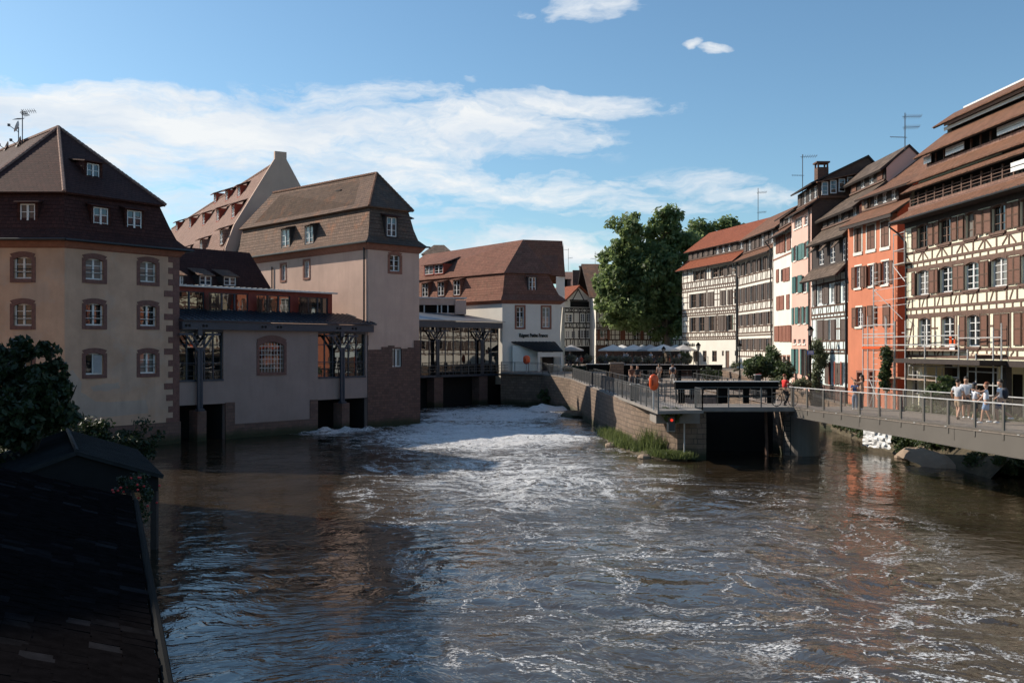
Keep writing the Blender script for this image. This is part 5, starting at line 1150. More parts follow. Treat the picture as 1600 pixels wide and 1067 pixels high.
mb = MB(); mb.slab([Wg.P(-.5, lz-.35, .5), Wg.P(pk[0], pk[1]+.12, .5), Wg.P(pk[0], pk[1]+.12, -8), Wg.P(-.5, lz-.35, -8)], .18); mb.slab([Wg.P(Lg+1.2, rz_-.9, .5), Wg.P(pk[0], pk[1]+.12, .5), Wg.P(pk[0], pk[1]+.12, -8), Wg.P(Lg+1.2, rz_-.9, -8)], .18); mb.build('roof', M['brightred'], hg)
# long half-timbered inn under the tree
Wi = Wall(P2(931, 126), P2(1075, 127)); Li = Wi.L
hi = thing('half_timbered_inn', 'long low half-timbered inn partly hidden by the big tree behind the parasols', 'building', (17, 127, 3.8))
zi = lambda y: Wi.z(980, y)
iops = [Wi.box(a, b, 516, 531) for a, b in ((937.5, 948.5), (990, 999), (1014, 1030))]+[Wi.box(a, b, 489, 503) for a, b in ((945, 952), (967, 978), (982, 988), (1010, 1022))]
mb = MB(); panel(mb, Wi, 0, Li, zi(540), zi(463), iops, 0, .15); mb.poly([Wi.P(0, 3.8), Wi.P(0, zi(463)), Wi.P(0, zi(463), -8), Wi.P(0, 3.8, -8)]); mb.build('wall', M['white2'], hi)
for op in iops: window(hi, Wi, op, 0, .1, leaves=2 if op[1]-op[0] < 1.2 else 4, rows=4, fr=.06)
mb = MB()
for y in (540, 531, 515, 512, 504.5, 487): hz(mb, Wi, 0, Li, zi(y), .16)
vtimbers(mb, Wi, 0, Li, zi(540), zi(532), 22, .11, pat='K'); vtimbers(mb, Wi, 0, Li, zi(511), zi(505), 24, .11, pat='K')
for x in (932, 937, 949, 955, 961, 968, 975, 982, 989, 1000, 1006, 1012, 1031, 1040): s = Wi.s(x); mb.wb(Wi, s-.06, s+.06, zi(531), zi(515), -.02, .02); mb.wb(Wi, s-.06, s+.06, zi(504), zi(487), -.02, .021)
hz(mb, Wi, 0, Li, zi(523), .1, o1=.012)
mb.build('timber_frame', M['timber'], hi)
for a, b in ((933, 937), (949, 953), (969, 977), (1001, 1005)): shutter(hi, Wi, Wi.s(a), Wi.s(b), zi(531), zi(516), 0, 'shut_r')
mb = MB(); mb.wb(Wi, 0, Li, 3.8, zi(540), -.4, -.05); mb.build('ground_floor_wall', M['rubble'], hi)
mb = MB(); slabs(mb, Wi, -1.0, Li, [(1.0, zi(466), -6, zi(466)+5), (-12, zi(466), -6, zi(466)+5)]); mb.build('roof', [M['oldtile'], M['darkwood']], hi)
# roofs behind
for k, (x0, x1, yt, yb, Y, mt, lab) in enumerate(((874, 905, 446, 470, 150, 'darkroof', 'dark far roof with brick chimneys left of the gabled house'), (872, 938, 424, 452, 175, 'pinktile', 'distant pale tiled roof ridge above the gabled house'), (903, 945, 452, 474, 142, 'darkroof', 'dark roof directly behind the pointed gable'), (926, 960, 425, 470, 140, 'browntile', 'steep brown roof touching the big tree crown'))):
    a = at(x0, yb, Y); b = at(x1, yt, Y); t_ = thing('distant_house', lab, 'building', (a.x, Y, 3.7)); mb = MB()
    mb.slab([(a.x, Y, a.z), (b.x, Y, a.z), (b.x-.5, Y+5, b.z+.3), (a.x+.5, Y+5, b.z+.3)], .2); mb.slab([(a.x, Y+10, a.z), (b.x, Y+10, a.z), (b.x-.5, Y+5, b.z+.3), (a.x+.5, Y+5, b.z+.3)], .2); mb.build('roof', M[mt], t_)
    mb = MB(); mb.box(a.x+.3, b.x-.3, Y+.3, Y+9.7, 3.7, a.z); mb.poly([(a.x+.5, Y+.3, a.z), (a.x+.5, Y+5, b.z+.2), (a.x+.5, Y+9.7, a.z)]); mb.poly([(b.x-.5, Y+.3, a.z), (b.x-.5, Y+5, b.z+.2), (b.x-.5, Y+9.7, a.z)]); mb.build('wall', M['rubble'], t_)
    for cx in {0: (883, 889, 903), 1: (912, 925), 2: (), 3: ()}[k]:
        c = at(cx, yt-2, Y); mb = MB(); mb.box(c.x-.5, c.x+.5, Y+3.6, Y+4.5, a.z, c.z+.9); mb.box(c.x-.6, c.x+.6, Y+3.5, Y+4.6, c.z+.9, c.z+1.05); mb.build('chimney', M['rubble'], t_)
    if k == 2: c = at(903, 420, Y); mb = MB(); mb.box(c.x-.6, c.x+.6, Y+2.5, Y+3.5, a.z, c.z); mb.build('chimney', M['rubble'], t_)
aerial(at(888, 424, 175), 4.2, 'slim aerial over the distant roofs beside the hotel', [(3.9, 1.0, 2.9), (2.4, .8, .1)]); aerial(at(930, 424, 175), 3.6, 'bushy aerial just left of the big tree crown', [(3.2, .9, .3), (2.3, .9, 2.8), (1.2, .9, .4)])

# ================================================================== TREES
def leaves(name, clumps, per, size, mat, parent=None, up=.3, stretch=1.5, seed=1, kind=None):
    rg = np.random.default_rng(seed); cl = np.array([c[:3] for c in clumps]); rad = np.array([c[3] for c in clumps])
    Nn = len(clumps)*per; idx = np.repeat(np.arange(len(clumps)), per)
    d = rg.normal(size=(Nn, 3)); d /= np.linalg.norm(d, axis=1)[:, None]; rr = rg.random(Nn)**.45
    P_ = cl[idx]+d*(rad[idx]*rr)[:, None]*np.array([1, 1, .8])
    nrm = d*.7+rg.normal(size=(Nn, 3))*.6+np.array([0, 0, up]); nrm /= np.linalg.norm(nrm, axis=1)[:, None]
    r_ = rg.normal(size=(Nn, 3)); u = np.cross(nrm, r_); u /= np.linalg.norm(u, axis=1)[:, None]; v = np.cross(nrm, u)
    s = size*(.6+.8*rg.random(Nn))[:, None]
    quad = np.stack([P_-u*s*.5*stretch, P_-v*s*.42+u*s*.05, P_+u*s*.5*stretch, P_+v*s*.42+u*s*.05], 1).reshape(-1, 3)
    org = parent_loc(parent); quad -= np.array(org)
    me = bpy.data.meshes.new(name); me.vertices.add(Nn*4); me.vertices.foreach_set('co', quad.ravel().astype(np.float32)); me.loops.add(Nn*4); me.loops.foreach_set('vertex_index', np.arange(Nn*4, dtype=np.int32))
    me.polygons.add(Nn); me.polygons.foreach_set('loop_start', np.arange(0, Nn*4, 4, dtype=np.int32)); me.polygons.foreach_set('loop_total', np.full(Nn, 4, dtype=np.int32)); me.update(calc_edges=True); me.validate()
    me.materials.append(M[mat]); o = bpy.data.objects.new(name, me); C.objects.link(o)
    if parent: o.parent = parent
    return o
def branch(mb, a, b, r1, r2, wob=.15, n_=5):
    a = Vector(a); b = Vector(b); p = a; L_ = (b-a).length
    for k in range(n_):
        u = (k+1)/n_; q = a.lerp(b, u)+Vector((random.uniform(-1, 1), random.uniform(-1, 1), 0))*wob*L_/n_*(0 if k == n_-1 else 1); mb.tube(p, q, r1+(r2-r1)*k/n_, 7, 0, r1+(r2-r1)*(k+1)/n_); p = q
def lobes_to_clumps(lobes, n_, cr, seed=1):
    rg = random.Random(seed); out_ = []; W_ = [l[3]*l[4]*l[5] for l in lobes]
    for _ in range(n_):
        l = rg.choices(lobes, W_)[0]
        d = Vector((rg.gauss(0, 1), rg.gauss(0, 1), rg.gauss(0, 1))).normalized(); r_ = rg.random()**.33
        out_.append((l[0]+d.x*l[3]*r_, l[1]+d.y*l[4]*r_, l[2]+d.z*l[5]*r_, cr*rg.uniform(.55, 1.25)))
    return out_
def tree(name, label, base, lobes, n_clumps, cr, per, size, mat, trunk_r, group=None, fork=None, seed=1, bark='bark'):
    t_ = thing(name, label, 'tree', base, group); base = Vector(base); top = Vector((sum(l[0] for l in lobes)/len(lobes), sum(l[1] for l in lobes)/len(lobes), min(l[2] for l in lobes)))
    f_ = fork or base.lerp(top, .45); mb = MB(); branch(mb, base, f_, trunk_r, trunk_r*.7)
    for l in lobes: branch(mb, f_, (l[0], l[1], l[2]+l[5]*.4), trunk_r*.5, trunk_r*.08, .3, 6)
    cl = lobes_to_clumps(lobes, n_clumps, cr, seed)
    for c in cl[::9]:
        l = min(lobes, key=lambda q: (q[0]-c[0])**2+(q[1]-c[1])**2+(q[2]-c[2])**2); branch(mb, (l[0], l[1], l[2]-l[5]*.3), c[:3], trunk_r*.15, .03, .3, 3)
    mb.build('trunk', M[bark], t_); leaves('crown', cl, per, size, mat, t_, seed=seed); return t_
def L(px, py, Y, rx, rz, ry=None): v = at(px, py, Y); return (v.x, v.y, v.z, rx*Y/F, (ry or rx)*Y/F, rz*Y/F)
big = [L(982, 372, 122, 34, 40), L(1040, 365, 124, 32, 40), L(970, 440, 122, 42, 50), L(1020, 430, 122, 46, 60), L(1060, 410, 125, 34, 50), L(985, 488, 121, 44, 30), L(1040, 500, 122, 36, 36), L(1058, 460, 123, 22, 60), L(955, 470, 121, 24, 26), L(1078, 392, 127, 16, 34)]
tree('plane_tree', 'big two-topped plane tree rising over the parasols in the square', (19.8, 122, 3.8), big, 560, 1.05, 70, .40, 'leaf', .55, fork=Vector((19.6, 122, 8.5)), seed=3)
for px, py, rx, rz, sd_ in ((1112, 378, 18, 28, 11), (1137, 364, 13, 22, 12), (1158, 366, 8, 16, 13), (1092, 376, 14, 30, 14)):
    lab = {11: 'tree crown behind the red roof of the corner house, next to the plane tree', 12: 'middle tree crown above the red roof ridge', 13: 'smallest tree crown, rightmost behind the red roof ridge', 14: 'dark tree crown merging with the right side of the plane tree'}[sd_]
    l0 = L(px, py, 150, rx, rz); tree('broadleaf_tree', lab, (l0[0], 150, 3.7), [l0, (l0[0]+.6, l0[1], l0[2]-5, l0[3]*1.1, l0[4], l0[5]*1.3)], 90, 1.2, 50, .45, 'leaf', .4, 'trees beyond the red roof', seed=sd_)
# shrubs on the right quay
def shrub(name, label, lobes, n_, cr, per, size, mat, group=None, seed=1, cat='shrub', stem='bark'):
    z0 = min(l[2]-l[5] for l in lobes); c = lobes[0]; t_ = thing(name, label, cat, (c[0], c[1], z0), group); mb = MB()
    for l in lobes: branch(mb, (c[0], c[1], z0), (l[0], l[1], l[2]+l[5]*.3), .07, .02, .3, 4)
    mb.build('stem', M[stem], t_); leaves('foliage', lobes_to_clumps(lobes, n_, cr, seed), per, size, mat, t_, seed=seed); return t_
shrub('shrub', 'large loose green shrub with pale stem in front of the corner houses', [L(1190, 570, 74, 24, 14), L(1178, 575, 73, 18, 12), L(1206, 558, 75, 12, 16), L(1212, 580, 73, 16, 12)], 90, .5, 70, .16, 'leafb', seed=21)
shrub('hedge', 'dark clipped hedge block before the white house', [L(1222, 582, 76, 16, 12), L(1232, 575, 77, 8, 10)], 60, .35, 70, .12, 'leafd', seed=22, cat='hedge')
shrub('climbing_plant', 'pale green climber hanging on the lamp post by the pink house', [L(1275, 545, 71, 7, 14), L(1281, 560, 71, 9, 14), L(1276, 590, 71, 5, 22)], 60, .4, 60, .13, 'leafy', seed=23, cat='plant')
shrub('shrub', 'low yellow-green shrub left of the cyclist', [L(1214, 595, 66, 9, 6), L(1248, 600, 66, 10, 5), L(1258, 598, 66, 8, 6)], 40, .3, 60, .11, 'leafy', seed=24)
shrub('climbing_plant', 'orange-tinged creeper on the orange wall behind the scaffold', [L(1386, 560, 58, 5, 24), L(1383, 590, 58, 6, 20)], 50, .3, 50, .12, 'leafb', seed=25, cat='plant')
# ================================================================== LOCK ISLAND
def railing(label, pts, h=1.08, post=1.9, bal=.14, rails=(1.0,), mat='railm', name='railing', br=.010, group=None):
    pts = [Vector(p) for p in pts]; t_ = thing(name, label, 'railing', pts[0], group)
    rm = MB(); bm = MB()
    for a, b in zip(pts, pts[1:]):
        Lr = (b-a).length; up = Vector((0, 0, 1))
        for r_ in (1.0,)+tuple(x for x in rails if x != 1.0)+(.12,): rm.tube(a+up*h*r_, b+up*h*r_, .024 if r_ == 1.0 else .015, 4)
        n_ = max(1, round(Lr/post))
        for k in range(n_+1): q = a.lerp(b, k/n_); pm = MB(); pm.hexa([q+Vector(v) for v in ((-.03, -.03, 0), (.03, -.03, 0), (.03, .03, 0), (-.03, .03, 0))], [q+Vector(v) for v in ((-.03, -.03, h), (.03, -.03, h), (.03, .03, h), (-.03, .03, h))]); pm.build('post', M[mat], t_)
        if bal:
            n_ = int(Lr/bal)
            for k in range(1, n_): q = a.lerp(b, k/n_); bm.tube(q+up*h*.12, q+up*h, br, 3)
    rm.build('rails', M[mat], t_)
    if bal: bm.build('balusters', M[mat], t_)
    return t_
mb = MB()
wk = [(7.35, 48.5, 2.8), (6.95, 61, 2.82), (6.4, 77, 2.9), (5.75, 92, 3.0), (3.1, 98.6, 3.35), (-1.2, 100.8, 3.42)]
wi = [(9.8, 49.1, 2.8), (8.7, 61, 2.82), (8.1, 77, 2.9), (7.4, 92, 3.0), (4.5, 100, 3.35), (-1.2, 102.6, 3.42)]
for i in range(5): mb.slab([wk[i], wk[i+1], wi[i+1], wi[i]], .16)
tag(mb.build('island_walkway', M['concrete']), kind='structure')
mb = MB(); mb.box(7.6, 9.9, 50.6, 53, 2.0, 2.62); mb.box(9.75, 15.3, 51.1, 54.6, 2.58, 2.80)
mb.box(9.7, 15.35, 51.02, 51.1, 2.62, 2.84); tag(mb.build('lock_deck', [M['concrete']]), kind='structure')
railing('grey railing with thin bars along the water side of the lock island', [(p[0]+.06, p[1]+.05, p[2]) for p in wk], rails=(1.0, .88))
railing('second inner railing along the island walkway', [(8.9, 56, 2.8), (8.65, 61, 2.82), (8.05, 77, 2.9), (7.35, 91, 3.0)], rails=(1.0, .5), bal=.6)
railing('railing round the platform corner with the orange life ring case', [(7.4, 48.58, 2.8), (9.75, 49.15, 2.8), (9.75, 51.1, 2.8)], bal=.13, rails=(1.0, .88))
railing('open railing of tall posts on the front edge of the lock deck', [(9.8, 51.12, 2.8), (15.0, 51.12, 2.8)], post=1.7, bal=.55, rails=(1.0, .55))
railing('railing on the rear edge of the lock deck behind the black beam', [(9.8, 57.2, 2.72), (15.1, 57.2, 2.72)], post=1.5, bal=.5, rails=(1.0, .5))
railing('railing along the left side of the lock chamber', [(10.2, 58, 2.72), (10.2, 82, 2.9)], rails=(1.0, .5), bal=.7)
railing('railing along the right side of the lock chamber', [(15.5, 58, 2.72), (15.5, 82, 2.75)], rails=(1.0, .5), bal=.7)
railing('cross railing at the middle of the lock area', [(8.4, 68, 2.78), (17, 68, 2.72)], rails=(1.0, .5), bal=.7)
railing('railing of the ramp behind the lock chamber', [(10.4, 84.2, 2.95), (22, 84.2, 2.95)], rails=(1.0, .5), bal=.8)
railing('zigzag ramp railing at the far end of the island', [(7.6, 94, 3.1), (16, 92, 2.95), (10, 99, 3.1)], rails=(1.0, .6, .3), bal=1.2)
railing('café terrace railing on the back quay carrying the flower baskets', [(5.8, 104.35, 3.95), (21.3, 104.35, 3.95)], post=1.5, rails=(1.0, .5), bal=0)
railing('railing on the quay before the hotel porch', [(-1.1, 100.9, 3.42), (-1.1, 103.6, 3.42)], rails=(1.0, .75, .5, .25), bal=0)
railing('garden railing along the right quay by the pink house', [(22.9, 66, 1.98), (22.6, 76, 2.5), (22.2, 84, 2.94)], rails=(1.0, .5), bal=.5)
# lock gates
def gate(label, x0, x1, Y, zt, zb, zd, posts, th=.45):
    t_ = thing('lock_gate', label, 'lock gate', ((x0+x1)/2, Y, zd)); mb = MB()
    mb.box(x0, x1, Y-th/2, Y+th/2, zt-.45, zt); mb.box(x0-.05, x1+.05, Y-th/2-.05, Y+th/2+.05, zt+.001, zt+.05, 1); mb.build('balance_beam', [M['black'], M['galv']], t_)
    for p0, p1 in posts: mb = MB(); mb.box(p0, p1, Y-.15, Y+.15, zb, zt-.45); mb.build('post', M['black'], t_)
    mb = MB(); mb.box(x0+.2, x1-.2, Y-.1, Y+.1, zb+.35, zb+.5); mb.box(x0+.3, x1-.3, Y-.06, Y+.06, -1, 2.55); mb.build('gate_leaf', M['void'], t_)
gate('long black beam of the front lock gate above the deck', 9.5, 15.5, 56, 4.0, 2.75, 2.75, ((9.7, 10.05), (11.95, 12.55), (13.5, 13.8), (14.9, 15.35)))
gate('black lock gate frame left of the sunlit stone pillar', 6.9, 9.0, 88.6, 4.45, 2.9, 2.9, ((8.7, 9.0), (6.9, 7.1)))
gate('black lock gate frame right of the sunlit stone pillar', 10.3, 15.6, 88.6, 4.4, 2.9, 2.9, ((10.3, 10.7), (12.1, 12.5), (13.6, 13.9), (15.2, 15.6)))
gate('far black gate beam in front of the corner house', 14.8, 21.0, 96, 4.25, 3.0, 3.0, ((15, 15.4), (18, 18.4), (20.5, 20.9)))
t_ = thing('stone_pillar', 'sunlit square stone pillar between two black lock gates', 'pillar', (9.6, 88.6, 2.9)); mb = MB(); mb.box(9.05, 10.25, 88, 89.2, 2.8, 4.5); mb.build('shaft', M['quay'], t_); mb = MB(); mb.box(8.98, 10.32, 87.93, 89.27, 4.5, 4.62); mb.build('cap', M['concrete'], t_)
# round bridge pier
pr_ = thing('bridge_pier', 'rounded concrete pier under the end of the footbridge', 'pier', (16.25, 54.0, 0)); mb = MB()
mb.lathe((16.25, 54.0, -.6), [(1.0, 0), (1.0, 2.75), (.95, 2.78)], 28); mb.build('shaft', M['concrete'], pr_, False)
mb = MB(); mb.box(15.7, 16.9, 53.5, 54.5, 2.18, 2.6); mb.build('bearing_block', M['concrete'], pr_)
t_ = thing('ladder', 'steel ladder and dark cable on the left side of the lock opening', 'ladder', (15.1, 52.7, 0)); mb = MB()
for dx in (-.18, .18): mb.tube((15.1+dx, 52.65, .1), (15.1+dx, 52.65, 2.7), .03)
mb.build('side_rails', M['darkmetal'], t_); mb = MB()
for k in range(9): mb.tube((14.92, 52.65, .3+k*.28), (15.28, 52.65, .3+k*.28), .018)
mb.build('rungs', M['darkmetal'], t_)
t_ = thing('mooring_pole', 'weathered timber fender pole hanging in the dark lock opening', 'pole', (14.2, 53.2, 0)); mb = MB(); branch(mb, (14.15, 53.2, -.3), (14.05, 53.2, 2.6), .10, .08, .05, 5); mb.build('pole', M['timber2'], t_)
# signal on the nose of the island
c = at(1049, 662, 50.3); sg = thing('signal_light', 'small black signal box with a red light on the stone nose of the island', 'signal', (c.x, c.y, c.z-.4)); mb = MB()
mb.box(c.x-.17, c.x+.17, c.y-.1, c.y+.1, c.z-.38, c.z+.38); mb.build('casing', M['redlamp'], sg)
mb = MB(); mb.box(c.x-.21, c.x+.21, c.y+.11, c.y+.14, c.z-.42, c.z+.42); mb.box(c.x-.05, c.x+.05, c.y+.14, 52.3, c.z-.05, c.z+.05); mb.build('backplate', M['galv'], sg)
m, t, b, o = newmat('red_signal_glow'); b.inputs['Base Color'].default_value = (.6, .02, .01, 1); b.inputs['Emission Color'].default_value = (1, .05, .02, 1); b.inputs['Emission Strength'].default_value = .7
mb = MB(); q = Vector((c.x, c.y-.1, c.z+.2)); mb.tube(q, q+Vector((0, -.05, 0)), .075, 12); mb.build('red_lamp', m, sg)
t_ = thing('conduit_pipe', 'thin grey conduit bending down the stone corner beside the signal', 'pipe', (9.2, 51.2, 0)); mb = MB(); pts = [(8.4, 51.35, 2.35), (9.0, 51.25, 2.4), (9.2, 51.25, 2.2), (9.2, 51.25, 0.2)]
for a, b_ in zip(pts, pts[1:]): mb.tube(a, b_, .04)
mb.build('pipe', M['galv'], t_)
def lifering(label, x, Y, z0, zc, r=.2, hh=.8):
    t_ = thing('life_ring_case', label, 'life ring', (x, Y, z0)); mb = MB(); mb.tube((x, Y, z0), (x, Y, zc+.1), .045, 8); mb.build('post', M['galv'], t_)
    mb = MB(); pr2 = [(.02, -hh/2), (r*.7, -hh*.42), (r, -hh*.2), (r, hh*.25), (r*.75, hh*.42), (.03, hh/2)]; mb.lathe((x, Y-.12, zc), pr2, 14)
    mb.v = [(vx, Y-.12+(vy-(Y-.12))*.55, vz) for vx, vy, vz in mb.v]; mb.build('case', M['orangeplastic'], t_, True)
    mb = MB(); mb.box(x-r*.5, x-r*.2, Y-.12-r*.58, Y-.12-r*.5, zc-.15, zc+.12); mb.build('handle', M['redwall'], t_)
lifering('orange life ring case on a tall post at the island corner', 7.25, 49.2, 2.8, 4.22, .24, .84)
lifering('round red life ring case on a post by the hotel porch', 1.52, 100.2, 3.42, 4.72, .36, .95)
def cabinet(label, x, Y, z, w_, h): t_ = thing('control_cabinet', label, 'cabinet', (x, Y, z)); mb = MB(); mb.box(x-w_/2, x+w_/2, Y-.2, Y+.2, z, z+h); mb.build('body', M['darkmetal'], t_); mb = MB(); mb.box(x-w_/2-.03, x+w_/2+.03, Y-.24, Y+.22, z+h, z+h+.04); mb.build('lid', M['galv'], t_)
cabinet('flat dark grey cabinet on the island water-side railing', 7.35, 57.5, 2.78, .5, 1.0); cabinet('small grey cabinet left of the black lock beam', 11.5, 60.5, 2.75, .6, .9); cabinet('narrow cabinet behind the lock beam with a pale top', 15.6, 61, 2.75, .35, 1.5); cabinet('small pale box on the quay railing near the hotel', 3.9, 98.0, 3.4, .5, .9)

# cobbled bank and weeds at the foot of the island
mb = MB(); foot = [(9.2, 50.6), (8.0, 51.2), (6.8, 52.8), (6.25, 56), (6.0, 61), (5.8, 66), (6.1, 71)]; wall_ = [(9.5, 51.6), (9.0, 52), (8.1, 53.8), (7.3, 58), (6.9, 62), (6.7, 66), (6.5, 71)]
for i in range(len(foot)-1):
    n_ = 4
    for k in range(n_):
        def q_(ii, kk): a = Vector((*foot[ii], -.25)); b_ = Vector((*wall_[ii], .35)); v = a.lerp(b_, kk/n_); v.z += .12*noise.noise(v*2.2)+(.12 if 0 < kk < n_ else 0); return v
        mb.poly([q_(i, k), q_(i+1, k), q_(i+1, k+1), q_(i, k+1)])
tag(mb.build('island_bank', M['soil']), kind='structure')
def blades(name, spots, n_, hgt, wdt, mat, seed, label, cat):
    rg = np.random.default_rng(seed); sp_ = np.array(spots); idx = rg.integers(0, len(sp_), n_)
    base = sp_[idx][:, :3]+rg.normal(size=(n_, 3))*sp_[idx][:, 3:4]*np.array([1, 1, 0]); h = hgt*sp_[idx][:, 4]*(.4+.8*rg.random(n_))
    a = rg.random(n_)*6.28; u = np.stack([np.cos(a), np.sin(a), 0*a], 1)*wdt/2; lean = rg.normal(size=(n_, 3))*.28*h[:, None]; lean[:, 2] = h
    V_ = np.stack([base-u, base+u, base+lean*.6+u*.8, base+lean+np.array([0, 0, -.05])*1.0, base+lean*.6-u*.8], 1).reshape(-1, 3)
    me = bpy.data.meshes.new(name); me.vertices.add(n_*5); me.vertices.foreach_set('co', V_.ravel().astype(np.float32)); me.loops.add(n_*5); me.loops.foreach_set('vertex_index', np.arange(n_*5, dtype=np.int32)); me.polygons.add(n_)
    me.polygons.foreach_set('loop_start', np.arange(0, n_*5, 5, dtype=np.int32)); me.polygons.foreach_set('loop_total', np.full(n_, 5, dtype=np.int32)); me.update(calc_edges=True)
    me.materials.append(M[mat]); o = bpy.data.objects.new(name, me); C.objects.link(o); tag(o, label, cat, kind='stuff'); return o
spots = []
for k in range(60):
    u = random.random(); i = min(5, int(u*5.2)); f = u*5.2-i; a = Vector(foot[i]).lerp(Vector(foot[i+1]), f); b_ = Vector(wall_[i]).lerp(Vector(wall_[i+1]), f); p_ = a.lerp(b_, random.uniform(.25, .95)); spots.append((p_.x, p_.y, .12, .22, random.choice((.5, .7, .9, 1.1)) if p_.y > 53.5 else .55))
spots += [(7.9, 53.4, .3, .22, 1.8), (7.6, 54.2, .3, .2, 1.7), (8.2, 52.8, .25, .2, 1.3)]
blades('grass', spots, 9000, .72, .035, 'leafg', 31, 'tall green weeds and grass at the foot of the island wall', 'grass')
shrub('shrub', 'small green bush at the waterline in the far corner below the hotel quay', [(3.5, 97.6, 1.2, .9, .6, .8), (4.1, 97.0, .7, .7, .5, .5)], 26, .4, 60, .14, 'leafb', seed=33)
shrub('climbing_plant', 'bright leafy tuft hanging over the island platform edge', [(8.35, 50.3, 2.5, .5, .3, .35), (7.9, 50.6, 2.7, .4, .2, .15)], 12, .2, 30, .2, 'leafg', seed=34, cat='plant')
t_ = tag(thing('boulder', 'dark wet flat rock in the rapids by the island wall', 'rock', (5.6, 84, 0)), 'dark wet flat rock in the rapids by the island wall'); mb = MB(); mb.ball((5.4, 84, .05), 1.0, 0, (1.1, 2.6, .45), 14, .1); mb.build('stone', M['stone'], t_)
# ivy hedge in front of the back wall
shrub('hedge', 'dark ivy hedge along the back wall right of the hotel', [(6.4+k*1.5, 103.2, 3.6, .9, .4, .5) for k in range(4)], 60, .35, 50, .16, 'leafd', seed=35, cat='hedge')

# ================================================================== FOOTBRIDGE
Wb = Wall((14.9, 51.6), (14.9+.233*24.5, 51.6-.9725*24.5)); Lb = Wb.L
fb = thing('footbridge', 'grey-brown steel footbridge crossing from the lock to the right bank', 'bridge', (14.9, 51.6, 2.8))
def girder(o0, o1, nm='girder'):
    mb = MB(); N = 12
    for k in range(N):
        a, b_ = Lb*k/N, Lb*(k+1)/N; f = lambda s: 2.36-.43*min(1, s/16.8)-.0*s
        mb.hexa([Wb.P(a, f(a), o0), Wb.P(a, 2.72, o0), Wb.P(b_, 2.72, o0), Wb.P(b_, f(b_), o0)], [Wb.P(a, f(a), o1), Wb.P(a, 2.72, o1), Wb.P(b_, 2.72, o1), Wb.P(b_, f(b_), o1)])
        mb.hexa([Wb.P(a, f(a)-.04, o0-.06), Wb.P(a, f(a)-.002, o0-.06), Wb.P(b_, f(b_)-.002, o0-.06), Wb.P(b_, f(b_)-.04, o0-.06)], [Wb.P(a, f(a)-.04, o1+.06), Wb.P(a, f(a)-.002, o1+.06), Wb.P(b_, f(b_)-.002, o1+.06), Wb.P(b_, f(b_)-.04, o1+.06)])
    for s in (6.4, 13.0): mb.wb(Wb, s, s+.03, 2.25, 2.70, o1, o1+.012)
    return mb.build(nm, M['girder'], fb)
girder(-.12, 0); girder(-3.9, -3.78)
mb = MB(); mb.wb(Wb, 0, Lb, 2.725, 2.80, -3.85, .03); mb.build('deck', M['deckwood'], fb)
mb = MB(); mb.wb(Wb, 0, Lb, 2.802, 2.86, -.03, .05); mb.wb(Wb, 0, Lb, 2.802, 2.86, -3.88, -3.80); mb.build('kerb', M['girder'], fb)
mb = MB()
k = .5
while k < Lb: c = Wb.P(k, 2.83, .051); mb.wb(Wb, k, k+.12, 2.76, 2.79, .031, .05); k += 2.0
mb.build('edge_clips', M['galv'], fb)
m, t, b, o = newmat('wire_mesh'); uv = t.node('ShaderNodeTexCoord').outputs['UV']; sx = t.node('ShaderNodeSeparateXYZ', i_0=t.mapping(uv, (1, 1, 1), (0, 0, R(45)))).outputs
def wires(x): return t.ramp(t.math('ABSOLUTE', t.math('SUBTRACT', t.math('FRACT', t.math('DIVIDE', x, .06)), .5)), [(.06, 1.0), (.075, 0.0)])
wm = t.math('MAXIMUM', wires(sx[0]), wires(sx[1])); tr = t.node('ShaderNodeBsdfTransparent'); mx = t.node('ShaderNodeMixShader', i_0=t.math('MULTIPLY', wm, .8))
b.inputs['Base Color'].default_value = (.28, .25, .22, 1); b.inputs['Roughness'].default_value = .4; b.inputs['Metallic'].default_value = .5
t.l.new(tr.outputs[0], mx.inputs[1]); t.l.new(b.outputs[0], mx.inputs[2]); t.l.new(mx.outputs[0], o.inputs[0]); M['wire'] = m
for oo, tt in ((-.02, 'near'), (-3.84, 'far')):
    s = .25; ks = []
    while s < Lb: ks.append(s); s += 1.55 if oo > -1 else 2.1
    for s in ks: mb = MB(); mb.wb(Wb, s-.05, s+.05, 2.5, 3.86, oo-.02, oo+.045); mb.build('post', M['girder'], fb)
    mb = MB(); mb.tube(Wb.P(0, 3.88, oo), Wb.P(Lb, 3.88, oo), .028, 6); mb.build('handrail', M['galv'], fb)
    mb = MB(); mb.poly([Wb.P(.1, 2.9, oo-.03), Wb.P(Lb, 2.9, oo-.03), Wb.P(Lb, 3.8, oo-.03), Wb.P(.1, 3.8, oo-.03)]); mb.build('mesh_infill', M['wire'], fb)

# right bank under the bridge
mb = MB(); by = [44, 47, 50, 53, 56, 60, 64, 70, 76]; bw = [21.6, 21.8, 21.6, 21.4, 21.6, 22.2, 22.6, 23.0, 22.9]; bt = [24.4, 24, 23.8, 23.6, 23.4, 23.3, 23.3, 23.2, 23.1]
NN = 8
def bq(i, k): a = Vector((bw[i], by[i], -.3)); b_ = Vector((bt[i], by[i], 1.97)); v = a.lerp(b_, k/NN); n_ = noise.noise(v*1.1); return v+Vector((n_*.25, 0, .35*n_+.5*math.sin(math.pi*k/NN)*.3))
for i in range(len(by)-1):
    for k in range(NN): mb.poly([bq(i, k), bq(i+1, k), bq(i+1, k+1), bq(i, k+1)])
tag(mb.build('right_bank', M['soil']), kind='structure')
t_ = thing('boulder', 'large pale sloping rock at the waterline under the footbridge', 'rock', (22.3, 48.4, 0)); mb = MB()
N1, N2 = 16, 8; rows = []
